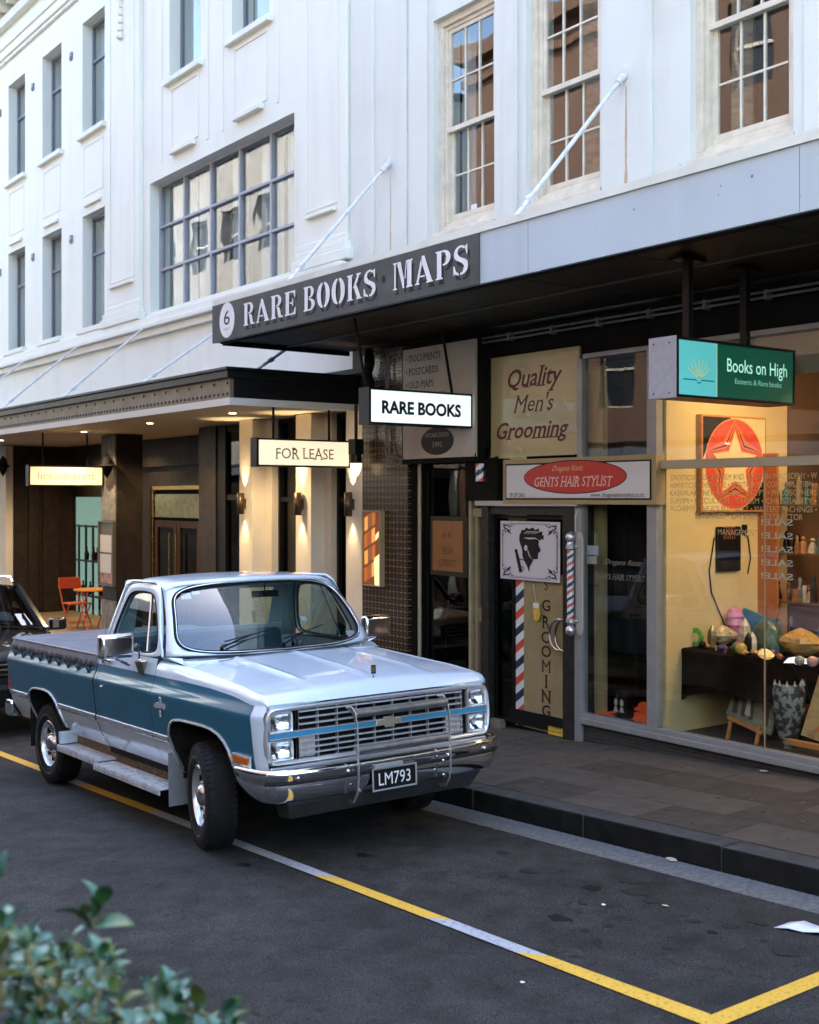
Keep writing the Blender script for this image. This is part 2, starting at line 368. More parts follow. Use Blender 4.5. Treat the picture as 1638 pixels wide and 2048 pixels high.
# painted parking lines, worn through to the asphalt
def linepaint(name, col, wear):
    m = mat(name, col, .75, bump=.5, bs=140); n = m.node_tree.nodes; l = m.node_tree.links; p = n['Principled BSDF']
    tc = n.new('ShaderNodeTexCoord'); z = n.new('ShaderNodeTexNoise'); z.inputs['Scale'].default_value = 48; z.inputs['Detail'].default_value = 8; z.inputs['Roughness'].default_value = .75; l.new(tc.outputs['Object'], z.inputs['Vector'])
    r_ = n.new('ShaderNodeValToRGB'); e = r_.color_ramp.elements; e[0].position = wear; e[0].color = (.06, .06, .06, 1); e[1].position = wear + .07; e[1].color = (*col, 1)
    q = r_.color_ramp.elements.new(min(.99, wear + .3)); q.color = (*tuple(min(1, c * 1.15) for c in col), 1)
    l.new(z.outputs[0], r_.inputs[0]); l.new(r_.outputs[0], p.inputs['Base Color']); return m
YEL = linepaint('yellow_line', (.62, .36, .035), .36); WHL = linepaint('white_line', (.36, .37, .40), .38)
LY0, LY1 = 4.10, 4.205
def lx(u): return onroad(u, {0: 1515}.get(u, 1515 + .367 * u)).x
segs = [(-16.5, lx(80), YEL), (lx(80), lx(85) + .9, WHL), (lx(85) + .9, lx(300), YEL), (lx(300), lx(650), WHL), (lx(650), lx(880), YEL), (lx(880), lx(1070), WHL), (lx(1070), -3.305, YEL)]
for i, (a, b, m_) in enumerate(segs):
    sk = .07 if 3 <= i else 0
    mb = MB().face([(a - (sk if i > 3 else 0), LY0, zroad(a) + .005), (b - (sk if i < 6 else 0), LY0, zroad(b) + .005), (b + (sk if i < 6 else -.105), LY1, zroad(b) + .005), (a + (sk if i > 3 else 0), LY1, zroad(a) + .005)])
    part('parking_line', mb, m_, kind='structure', fixn=False)
part('parking_line', MB().face([(-3.305, LY0, zroad(-3.3) + .005), (-3.305, KY - .3, zroad(-3.3) + .005), (-3.41, KY - .3, zroad(-3.41) + .005), (-3.41, LY1, zroad(-3.41) + .005)]), YEL, kind='structure', fixn=False)

# ---------------------------------------------------------------- wall with openings
def wall_mb(x0, x1, z0, z1, y0, y1, holes, m=0):
    xs = sorted({x0, x1} | {h[0] for h in holes} | {h[1] for h in holes}); zs = sorted({z0, z1} | {h[2] for h in holes} | {h[3] for h in holes})
    xs = [q for q in xs if x0 <= q <= x1]; zs = [q for q in zs if z0 <= q <= z1]
    mb = MB()
    def hole(i, j):
        if i < 0 or j < 0 or i >= len(xs) - 1 or j >= len(zs) - 1: return True
        cx, cz = (xs[i] + xs[i + 1]) / 2, (zs[j] + zs[j + 1]) / 2
        return any(h[0] < cx < h[1] and h[2] < cz < h[3] for h in holes)
    for i in range(len(xs) - 1):
        for j in range(len(zs) - 1):
            if hole(i, j): continue
            a, b, c, d = xs[i], xs[i + 1], zs[j], zs[j + 1]
            mb.face([(a, y0, c), (b, y0, c), (b, y0, d), (a, y0, d)], m); mb.face([(a, y1, c), (a, y1, d), (b, y1, d), (b, y1, c)], m)
            if hole(i - 1, j): mb.face([(a, y0, c), (a, y0, d), (a, y1, d), (a, y1, c)], m)
            if hole(i + 1, j): mb.face([(b, y0, c), (b, y1, c), (b, y1, d), (b, y0, d)], m)
            if hole(i, j - 1): mb.face([(a, y0, c), (a, y1, c), (b, y1, c), (b, y0, c)], m)
            if hole(i, j + 1): mb.face([(a, y0, d), (b, y0, d), (b, y1, d), (a, y1, d)], m)
    return mb
def frame_rect(mb, x0, x1, z0, z1, y0, y1, w_, m=0):
    mb.box(x0, x1, y0, y1, z0, z0 + w_, m); mb.box(x0, x1, y0, y1, z1 - w_, z1, m)
    mb.box(x0, x0 + w_, y0, y1, z0 + w_, z1 - w_, m); mb.box(x1 - w_, x1, y0, y1, z0 + w_, z1 - w_, m); return mb

# ---------------------------------------------------------------- hotel building
HY0 = 8.1
hotel = thing('hotel_building', 'white rendered hotel with tall grey windows above a black edged canopy', 'building', (-20, 8.1, 0))
FW = (5.35, 7.38); UW = (8.83, 10.85)
wins = []
for c_ in (-20.15, -22.2, -24.2, -26.2, -28.2): wins += [(c_ - .51, c_ + .51, *FW), (c_ - .51, c_ + .51, *UW)]
upc = [(-17.08, -16.02), (-15.05, -13.99)]
for a, b in upc: wins.append((a, b, *UW))
BIG = (-17.8, -13.35, 5.30, 7.37)
PX1 = -11.99
part('wall', wall_mb(-60, PX1, 3.9, 12.2, HY0, HY0 + .35, wins + [BIG]), WHITE, hotel, fixn=False)
part('wall', wall_mb(-60, PX1, 12.2, 14, HY0 + .02, HY0 + .35, []), WHITE, hotel, fixn=False)
part('back_wall', MB().box(-60, PX1, 12.6, 12.8, -1, 14), BLKM, hotel)
part('roof', MB().box(-60, PX1, 8.5, 12.6, 13.8, 14), BLKM, hotel)
# raised pilasters, panels, string course
def raised(x0, x1, z0, z1, p=.05, name='pilaster', mt=None, bev=.006):
    return part(name, MB().box(x0, x1, HY0 - p, HY0, z0, z1), mt or WHITE, hotel, bevel=bev)
raised(-19.42, -18.06, 5.35, 11.3, .07)
raised(-13.12, -12.02, 5.35, 11.3, .07)
for (a, b) in ((-19.42, -18.06), (-13.12, -12.02)):
    mb = MB(); frame_rect(mb, a + .18, b - .18, 5.95, 11.0, HY0 - .082, HY0 - .07, .03); part('panel_moulding', mb, WHITE, hotel, bevel=.008)
    part('pilaster_base', MB().box(a - .1, b + .1, HY0 - .14, HY0, 5.22, 5.36).box(a - .05, b + .05, HY0 - .115, HY0, 5.36, 5.46).box(a - .02, b + .02, HY0 - .09, HY0, 5.46, 5.56), WHITE, hotel, bevel=.015)
    part('panel_ledge', MB().box(a + .22, b - .22, HY0 - .13, HY0 - .071, 5.86, 5.9), WHITE, hotel, bevel=.008)
# ornamental drop on the left pilaster head
mb = MB()
for i in range(5): mb.lathe([(0, 0), (.07 - .008 * i, .03), (.08 - .01 * i, .07), (.05, .13), (0, .15)], (-18.75, HY0 - .09, 9.95 + .13 * i), 'z', 10)
mb.box(-18.83, -18.67, HY0 - .12, HY0 - .07, 10.62, 11.3)
part('ornament', mb, WHITE, hotel, smooth=True)
# string course
mb = MB().box(-60, -13.2, HY0 - .16, HY0, 5.02, 5.10).box(-60, -13.2, HY0 - .11, HY0, 5.10, 5.22).box(-60, -13.2, HY0 - .08, HY0, 4.9, 5.02)
mb.box(-13.2, PX1, HY0 - .18, HY0, 4.88, 5.2)
part('string_course', mb, WHITE, hotel, bevel=.015)
part('string_course', MB().box(-60, -19.5, HY0 - .06, HY0, 5.22, 5.28), WHITE, hotel, bevel=.012)
# cornice
mb = MB().box(-60, PX1, HY0 - .06, HY0, 11.35, 11.42).box(-60, PX1, HY0 - .10, HY0, 11.42, 11.48).box(-60, PX1, HY0 - .04, HY0, 11.7, 11.76).box(-60, PX1, HY0 - .14, HY0, 12.05, 12.25).box(-60, PX1, HY0 - .72, HY0, 12.55, 12.66).box(-60, PX1, HY0 - .8, HY0, 12.66, 12.85)
part('cornice', mb, WHITE, hotel, bevel=.02)
mod = None
for i in range(34):
    xx = -14 - i * .52
    if mod is None:
        mb = MB().box(xx - .12, xx + .12, HY0 - .6, HY0, 12.38, 12.552).box(xx - .10, xx + .10, HY0 - .3, HY0, 12.26, 12.38); mod = part('modillion', mb, WHITE, hotel, bevel=.03)
    else:
        o = mod.copy(); COL.objects.link(o); o.parent = hotel; o.location.x = -i * .52
# curtains, window units
def curtain_mat():
    m = mat('curtain_cloth', (.50, .50, .48), .9, var=.25, vs=2, stretch=(9, 1, .3)); return m
CUR = curtain_mat(); CURD = mat('curtain_grey', (.50, .56, .57), .9, var=.2, vs=2, stretch=(9, 1, .3))
ROOM = mat('room_dark', (.06, .05, .04), .9)
def curtain(x0, x1, z0, z1, y, amp=.035, per=.13, gaps=()):
    n = int((x1 - x0) / .022); rows = [[], []]
    mb = MB(); seg = []
    for i in range(n + 1):
        xx = x0 + (x1 - x0) * i / n; yy = y + amp * math.sin(xx / per * 2 * PI) + amp * .4 * math.sin(xx / per * 3.7)
        for r_, z in ((0, z0), (1, z1)): rows[r_].append((xx, yy, z))
    mb.grid(rows); return mb
def hwin(c_, z0, z1, w_=.51):
    y = HY0 + .2
    f = part('window', frame_rect(MB(), c_ - w_, c_ + w_, z0, z1, y - .02, y + .04, .05).box(c_ - w_ + .05, c_ + w_ - .05, y - .03, y + .02, z1 - .70, z1 - .645), STEEL, hotel, bevel=.004)
    part('pane', MB().box(c_ - w_ + .05, c_ + w_ - .05, y + .004, y + .010, z0 + .05, z1 - .7), GLASSR, f)
    part('pane', MB().box(c_ - w_ + .05, c_ + w_ - .05, y + .004, y + .010, z1 - .64, z1 - .05), GLASSR, f)
    part('curtain', curtain(c_ - w_, c_ + w_, z0, z1, y + .16), CURD, f, smooth=True)
    part('sill', MB().box(c_ - w_ - .09, c_ + w_ + .09, HY0 - .09, HY0 + .16, z0 - .09, z0), WHITE, f, bevel=.01)
for h in wins: hwin((h[0] + h[1]) / 2, h[2], h[3], (h[1] - h[0]) / 2)
for c_ in (-20.15, -22.2, -24.2, -26.2, -28.2):
    part('lintel_ledge', MB().box(c_ - .36, c_ + .36, HY0 - .05, HY0, 7.52, 7.58), WHITE, hotel, bevel=.008)
    part('window_panel', frame_rect(MB(), c_ - .45, c_ + .45, 7.72, 8.62, HY0 - .008, HY0, .03), WHITE, hotel, bevel=.003)
for xx in (-21.17, -23.2, -25.2):
    for zz in (7.0, 10.35):
        part('wall_vent', MB().box(xx - .05, xx + .05, HY0 - .03, HY0, zz, zz + .14).box(xx - .035, xx + .035, HY0 - .045, HY0 - .03, zz + .02, zz + .06), STEEL, hotel)
for a, b in upc:
    c_ = (a + b) / 2
    part('window_panel', frame_rect(MB(), c_ - .47, c_ + .47, 7.72, 8.68, HY0 - .014, HY0, .035), WHITE, hotel, bevel=.004)
    part('panel_ledge', MB().box(c_ - .38, c_ + .38, HY0 - .09, HY0, 7.62, 7.70), WHITE, hotel, bevel=.012)
    part('lintel_strip', MB().box(c_ - .85, c_ - .78, HY0 - .012, HY0, 7.6, 11.3).box(c_ + .72, c_ + .79, HY0 - .012, HY0, 7.6, 11.3), WHITE, hotel, bevel=.006)
# big gridded window
y = HY0 + .2
bw = frame_rect(MB(), BIG[0], BIG[1], BIG[2], BIG[3], y - .04, y + .05, .045)
bw = part('window', bw, HSTL, hotel, bevel=.004)
cw = (BIG[1] - BIG[0]) / 5; rh = (BIG[3] - BIG[2]) / 3
for i in range(1, 5): part('mullion', MB().box(BIG[0] + cw * i - .024, BIG[0] + cw * i + .024, y - .04, y + .04, BIG[2] + .045, BIG[3] - .045), HSTL, bw, bevel=.004)
for j in (1, 2): part('transom', MB().box(BIG[0] + .045, BIG[1] - .045, y - .045, y + .03, BIG[2] + rh * j - .02, BIG[2] + rh * j + .02), HSTL, bw, bevel=.004)
for i in range(5):
    for j in range(3):
        mb = MB().box(BIG[0] + cw * i + .025, BIG[0] + cw * (i + 1) - .025, y + .006, y + .012, BIG[2] + rh * j + .021, BIG[2] + rh * (j + 1) - .021)
        part('pane', mb, GLASSR, bw)
for (a, b, mt) in ((-17.75, -16.9, CURD), (-16.7, -16.2, CUR), (-15.7, -15.25, CUR), (-14.75, -14.35, CUR), (-14.1, -13.8, CURD), (-13.6, -13.4, CUR)):
    part('curtain', curtain(a, b, BIG[2], BIG[3], y + .18, .05, .16), mt, bw, smooth=True)
part('room_lining', MB().box(-18.2, -13, 10.2, 10.25, 3.9, 7.8), mat('room_tan', (.30, .25, .19), .9), hotel)
part('floor_slab', MB().box(-60, PX1, HY0 + .35, 12.6, 7.75, 7.85).box(-60, PX1, HY0 + .35, 12.6, 3.95, 4.05), ROOM, hotel)

# ---------------------------------------------------------------- hotel ground floor
STONE = mat('brown_marble', (.034, .022, .013), .45, var=.5, vs=7, vdet=9, col2=(.012, .009, .007), spec=.3)
STONEG = mat('grey_stone', (.18, .17, .15), .6, var=.35, vs=9, bump=.15)
G0 = -1.6
HB = 9.36
# pilasters with sconces
PIL = [(-14.65, -14.28), (-13.15, -12.78), (-11.985, -11.64)]
for i, (a, b) in enumerate(PIL):
    part('cream_pilaster', MB().box(a, b, 8.0, 8.32, G0, 3.40), CREAMP, hotel, bevel=.004)
    if i < 2:
        part('window_return', MB().box(b + .002, b + .05, 8.33, 8.40, G0, 3.40), BLK, hotel)
part('tall_glazing', MB().box(-14.28, -13.16, 8.36, 8.37, -.2, 3.40), GLASSD, hotel)
part('tall_glazing', MB().box(-12.78, -11.99, 8.33, 8.34, -.2, 3.40), GLASSD, hotel)
part('cream_side_panel', MB().box(-14.279, -14.1, 8.2, 8.34, G0, 3.4).box(-12.779, -12.62, 8.2, 8.32, G0, 3.4), CREAMP, hotel)
part('window_frame', frame_rect(MB(), -14.1, -13.155, -.2, 3.4, 8.30, 8.42, .05).box(-14.1, -13.155, 8.31, 8.41, 2.28, 2.34), BLK, hotel)
part('window_frame', frame_rect(MB(), -12.615, -11.99, -.2, 3.4, 8.28, 8.38, .05).box(-12.6, -11.99, 8.29, 8.37, 2.28, 2.34), BLK, hotel)
part('low_wall', MB().box(-14.27, -11.99, 8.30, 8.5, G0, -.2), STONE, hotel)
part('interior_wall', MB().box(-16.5, -11.6, 10.4, 10.45, G0, 3.4), mat('hotel_inner', (.10, .075, .045), .9), hotel)
part('stone_post', MB().box(-16.48, -15.93, 8.3, 8.75, G0, 3.4), STONE, hotel, bevel=.006)
part('window_frame', MB().box(-15.93, -15.66, 8.32, 8.5, G0, 3.4).box(-15.66, -14.66, 8.34, 8.42, 2.30, 2.38).box(-15.66, -14.66, 8.34, 8.42, 3.3, 3.4), BLK, hotel)
part('tall_glazing', MB().box(-15.66, -14.66, 8.37, 8.38, -.4, 3.3), GLASSD, hotel)
part('stone_pillar', MB().box(-19.5, -18.9, 8.0, 8.47, G0, 3.4), [STONE], hotel, bevel=.006)
part('pillar_face', MB().box(-19.46, -18.905, 7.965, 8.0, 1.95, 3.4), STONEG, hotel, bevel=.004)
part('pillar_face', MB().box(-19.46, -18.905, 7.965, 8.0, G0, .6), STONEG, hotel, bevel=.004)
part('cream_pillar', MB().box(-25.2, -24.42, 7.95, 8.1, G0, 3.4), CREAMP, hotel, bevel=.004)
part('stone_wall', MB().box(-25.1, -24.4, 8.1, HB, G0, 3.4), STONE, hotel)
for k, yy in enumerate((8.42, 8.86)):
    part('stone_rib', MB().box(-24.4, -24.32, yy - .02 - .14 * (k), yy + .18, G0, 3.2), STONE, hotel, bevel=.01)
# recess back wall with doorway and lit window
part('back_facade', wall_mb(-24.4, -16.0, G0, 3.4, HB, HB + .05, [(-24.36, -22.4, -.1, 2.35), (-20.55, -18.55, -2, 2.55)]), STONE, hotel, fixn=False)
part('stone_header', MB().box(-24.4, -16.48, HB - .12, HB, 2.9, 3.4), STONE, hotel)
part('recess_side', MB().box(-16.6, -16.48, 8.75, HB, G0, 3.4), STONE, hotel)
LITC = emis('lit_cyan_wall', (.36, .60, .52), .60)
room = part('lit_room', MB().box(-28.5, -24.1, 10.6, 10.65, -.6, 2.6), LITC, hotel)
part('window_glass', MB().box(-24.36, -22.4, HB + .03, HB + .036, -.1, 2.35), GLASS, hotel)
mb = MB()
for xx in [at(u_, 1000, Y=9.82).x for u_ in (150, 158, 172, 186, 199)]: mb.box(xx - .02, xx + .02, 9.8, 9.84, -.4, 1.75)
for zz in (1.70, .95, .2): mb.box(-25.9, -23.6, 9.8, 9.86, zz, zz + .04)
part('shelf_frame', mb, BLK, hotel)
mb = MB(); random.seed(2)
for i in range(9): 
    xx = -25.6 + i * .2; mb.lathe([(.0, 0), (.05, 0), (.06, .12), (.02, .2), (.02, .28), (0, .29)], (xx, 9.9, random.choice((.24, .99))), 'z', 8)
part('shelf_bottles', mb, BLKM, hotel, smooth=True)
# doorway: brass letters, leaded transom, doors
BRASS = mat('brass', (.62, .40, .12), .25, 1., var=.15)
WOODD = mat('dark_wood', (.05, .022, .012), .4, var=.4, vs=3, stretch=(6, 6, .5))
LEAD = mat('leaded_glass', (.16, .18, .12), .3, var=.4, vs=14)
mb = frame_rect(MB(), -20.55, -18.55, -.9, 2.55, HB + .02, HB + .12, .07)
door = part('entrance_doorway', mb, BRASS, hotel)
part('transom_glass', MB().box(-20.45, -18.62, HB + .05, HB + .07, 1.98, 2.40), LEAD, door)
for i in range(2):
    a = -20.44 + i * .92
    part('door_leaf', frame_rect(MB(), a, a + .9, -.9, 1.92, HB + .04, HB + .1, .12), WOODD, door)
    part('door_glass', MB().box(a + .1, a + .8, HB + .065, HB + .072, -.7, 1.82), GLASSD, door)
    part('door_bar', MB().cyl((a + (.78 if i == 0 else .12), HB - .04, -.1), (a + (.78 if i == 0 else .12), HB - .04, 1.7), .018), BRASS, door)
mb = MB(); random.seed(8)
for i in range(14): mb.box(-20.3 + i * .12, -20.24 + i * .12, 10.2, 10.3, random.uniform(-.2, .4), random.uniform(.5, .8))
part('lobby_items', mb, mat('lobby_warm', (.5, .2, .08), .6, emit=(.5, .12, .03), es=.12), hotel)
tz = at(155, 1256, Y=8.15).z
part('entrance_terrace', MB().box(-24.38, -16.0, 7.35, 9.35, -1.6, tz), mat('terrace_stone', (.22, .15, .08), .6, var=.3, vs=3), hotel, bevel=.01)
# soffit canopy
HCX, HCY = -11.7, 6.27
can = thing('hotel_canopy', 'deep flat hotel canopy with black edge, studded grey band and cream underside', 'canopy', (-20, 7.3, 3.4))
part('soffit', MB().box(-60, HCX - .03, HCY + .03, 9.30, 3.41, 3.46), HSOF, can)
part('soffit_trim', MB().box(-60, HCX, HCY, HCY + .03, 3.36, 3.44).box(HCX - .03, HCX, HCY + .03, 8.0, 3.36, 3.44), mat('light_trim', (.52, .50, .46), .5), can)
BAND = mat('studded_band', (.13, .10, .065), .5, .2, var=.15, vs=5)
part('fascia_band', MB().box(-60, HCX - .002, HCY + .004, HCY + .05, 3.44, 3.655), BAND, can)
part('black_fascia', MB().box(-60, HCX + .03, HCY - .045, HCY + .08, 3.655, 3.74).box(-60, HCX + .06, HCY - .07, HCY + .08, 3.74, 3.775), BLK, can, bevel=.006)
part('black_side', MB().box(HCX - .05, HCX, HCY + .051, 8.0, 3.44, 3.655).box(HCX - .08, HCX + .03, HCY + .08, 8.0, 3.655, 3.74).box(HCX - .08, HCX + .06, HCY + .08, 8.0, 3.74, 3.775), BLK, can)
part('canopy_roof', MB().box(-60, HCX - .05, HCY + .08, 8.09, 3.70, 3.735), STEEL, can)
mb = MB()
for i in range(150):
    xx = HCX - .06 - i * .105
    mb.lathe([(0, -.010), (.013, -.009), (.018, .0)], (xx, HCY + .004, 3.485), 'y', 8)
    if i % 3 == 0: mb.lathe([(0, -.010), (.013, -.009), (.018, .0)], (xx, HCY + .004, 3.605), 'y', 8)
part('stud', mb, BLK, can, kind='stuff', smooth=True)
# downlights
WARM = (1.0, .72, .40)
LAMPE = emis('lamp_glow', (1, .82, .55), 9)
def spot(loc, tgt, power, size=60, col=WARM, rad=.03, parent=None, blend=.6):
    L_ = bpy.data.lights.new('lamp', 'SPOT'); L_.energy = power; L_.color = col; L_.spot_size = R(size); L_.spot_blend = blend; L_.shadow_soft_size = rad
    o = bpy.data.objects.new('lamp_light', L_); COL.objects.link(o); o.location = loc
    o.rotation_euler = (Vector(tgt) - Vector(loc)).to_track_quat('-Z', 'Y').to_euler()
    return o
def under(o, parent):
    o.parent = parent; o.location = Vector(o.location) - ORG[parent]; return o
dl0 = None
for i, (u, v) in enumerate(((465, 827), (300, 847), (168, 864), (2, 881))):
    p = at(u, v, Z=3.405)
    t = part('downlight', MB().lathe([(0, -.003), (.036, -.003), (.045, -.006), (.047, .0)], (p.x, p.y, 3.408), 'z', 16), LAMPE, can, smooth=True)
    under(spot((p.x, p.y, 3.39), (p.x, p.y, 0), 30, 130), can)
for (x_, y_) in ((-17.7, 8.7), (-20.2, 8.6), (-22.6, 8.6)):
    under(spot((x_, y_, 3.39), (x_, y_, 0), 15, 140), can)
# wall sconces
BRONZE = mat('bronze', (.10, .062, .038), .35, .6)
scn = []
for i, (a, b) in enumerate(PIL):
    c_ = (a + b) / 2 - .02
    t = thing('wall_sconce', ['brown cylinder up-and-down wall lamp on the leftmost cream pilaster', 'brown cylinder up-and-down wall lamp on the cream pilaster under the FOR LEASE sign', 'brown cylinder up-and-down wall lamp on the cream pilaster beside the tiled wall'][i], 'wall lamp', (c_, 7.93, 2.0), 'wall lamps on the cream pilasters')
    part('lamp_body', MB().tube([(c_, 7.93, 2.11), (c_, 7.93, 2.40)], .05, 16, caps=False), BRONZE, t, smooth=True, solid=.004)
    part('wall_plate', MB().box(c_ - .03, c_ + .03, 7.93, 7.999, 2.19, 2.32), BRONZE, t)
    part('bulb', MB().lathe([(0, -.01), (.03, 0), (0, .01)], (c_, 7.93, 2.255), 'z', 8), LAMPE, t)
    under(spot((c_, 7.94, 2.37), (c_, 7.90, 3.3), 9, 60, rad=.012, blend=.9), t)
    under(spot((c_, 7.94, 2.14), (c_, 7.93, 1.2), 4.5, 56, rad=.012, blend=.9), t)
# lantern hanging at the canopy corner
p = at(712, 925, Y=7.85)
t = thing('hanging_lamp', 'black lamp with lit white shade hanging beside the last cream pilaster', 'lamp', (p.x, p.y, p.z))
part('lamp_cap', MB().lathe([(0, .2), (.03, .2), (.035, .12), (.065, .1), (.075, 0), (.06, -.01)], p, 'z', 18), BLK, t, smooth=True)
part('shade', MB().lathe([(.068, -.012), (.06, -.08), (.03, -.15), (0, -.16)], p, 'z', 18), emis('shade_glow', (1, .78, .5), 3.2), t, smooth=True)
part('stem', MB().cyl((p.x, p.y, p.z + .18), (p.x, p.y, 3.42), .02).box(p.x - .07, p.x + .07, p.y - .06, p.y + .06, 2.84, 3.02), BLK, t)
# canopy stay rods
ROD = mat('white_rod', (.62, .62, .62), .5, var=.15, vs=9)
def stay(lo, hi, label, mt=ROD):
    t = thing('stay_rod', label, 'rod', lo, 'stay rods holding up the canopies')
    lo, hi = Vector(lo), Vector(hi); d = (hi - lo).normalized()
    part('rod', MB().cyl(lo + d * .2, hi - d * .1, .019, n=8), mt, t, smooth=True)
    part('turnbuckle', MB().bar(lo, lo + d * .26, .05, .02).bar(lo + d * .3, lo + d * .36, .05, .05), mt, t, bevel=.005)
    part('wall_eye', MB().cyl(hi - d * .16, hi - d * .03, .032, n=10).cyl(hi + Vector((0, -.03, 0)), hi + Vector((0, .0, 0)), .06, n=12), mt, t, smooth=True)
    return t
for i, (wx, lb) in enumerate(((-23.4, 'thin white stay rod at the far left end of the hotel canopy'), (-20.6, 'thin white stay rod below the first narrow hotel window'), (-17.8, 'thin white stay rod below the left edge of the big gridded window'), (-15.0, 'thin white stay rod meeting the wall behind the number 6 sign end'))):
    stay((wx + .65, HCY + .1, 3.77), (wx, HY0, 5.15 if i < 3 else 4.86), lb)
stay((-12.05, 6.75, 3.77), (-12.3, HY0, 4.62), 'short grey stay rod on the near corner of the hotel canopy', STEEL)
# ---------------------------------------------------------------- lettering
_tc = {}
def txt2d(body, serif=False, shear=0., bold=0., sx=1., space=1., contrast=0.):
    """built-in font as flat polygons, height of a capital = 1; optional slab serifs"""
    key = (body, serif, shear, bold, sx, space)
    if key in _tc: return _tc[key]
    c = bpy.data.curves.new('t', 'FONT'); c.body = body; c.size = 1; c.space_character = space; c.offset = bold; c.resolution_u = 3
    o = bpy.data.objects.new('t', c); COL.objects.link(o)
    dg = bpy.context.evaluated_depsgraph_get(); me = bpy.data.meshes.new_from_object(o.evaluated_get(dg))
    bpy.data.objects.remove(o); bpy.data.curves.remove(c)
    bm = bmesh.new(); bm.from_mesh(me); bmesh.ops.remove_doubles(bm, verts=bm.verts, dist=1e-5)
    polys = [[(v.co.x, v.co.y) for v in f.verts] for f in bm.faces]
    cap = .729
    if serif:
        xh = .55
        for e in bm.edges:
            if len(e.link_faces) != 1: continue
            a, b = e.verts[0].co, e.verts[1].co
            if abs(a.y - b.y) > .004 or not (.03 < abs(a.x - b.x) < .19): continue
            y = (a.y + b.y) / 2; x0, x1 = min(a.x, b.x), max(a.x, b.x); fc = e.link_faces[0].calc_center_median().y
            up = fc < y; t = .045; s_ = .035 if 'M' in body else .085 + bold * .3
            near = min(abs(y), abs(y - cap), abs(y - xh), abs(y - .76), abs(y + .2))
            if near > .05: continue
            polys.append([(x0 - s_, y), (x1 + s_, y), (x1 + s_, y + (t if up else -t)), (x0 - s_, y + (t if up else -t))])
    bm.free(); bpy.data.meshes.remove(me)
    out = [[((x + y * shear) * sx / cap, y / cap) for (x, y) in p] for p in polys]
    _tc[key] = out; return out
def text_mb(polys, o, xd, size, up=(0, 0, 1), align='L', width=None):
    o = Vector(o); xd = Vector(xd); up = Vector(up)
    xs = [p[0] for q in polys for p in q]; lo, hi = min(xs), max(xs); k = size
    kx = width / (hi - lo) if width else k
    off = {'L': -lo, 'C': -(lo + hi) / 2, 'R': -hi}[align]
    mb = MB()
    for q in polys: mb.face([o + xd * ((p[0] + off) * kx) + up * (p[1] * k) for p in q])
    return mb
def text(body, mt, parent, o, xd, size, align='L', width=None, name='lettering', serif=False, shear=0., bold=0., sx=1., space=1., up=(0, 0, 1)):
    return part(name, text_mb(txt2d(body, serif, shear, bold, sx, space), o, xd, size, up, align, width), mt, parent, fixn=False)
XA, YA, ZA = Vector((1, 0, 0)), Vector((0, 1, 0)), Vector((0, 0, 1))

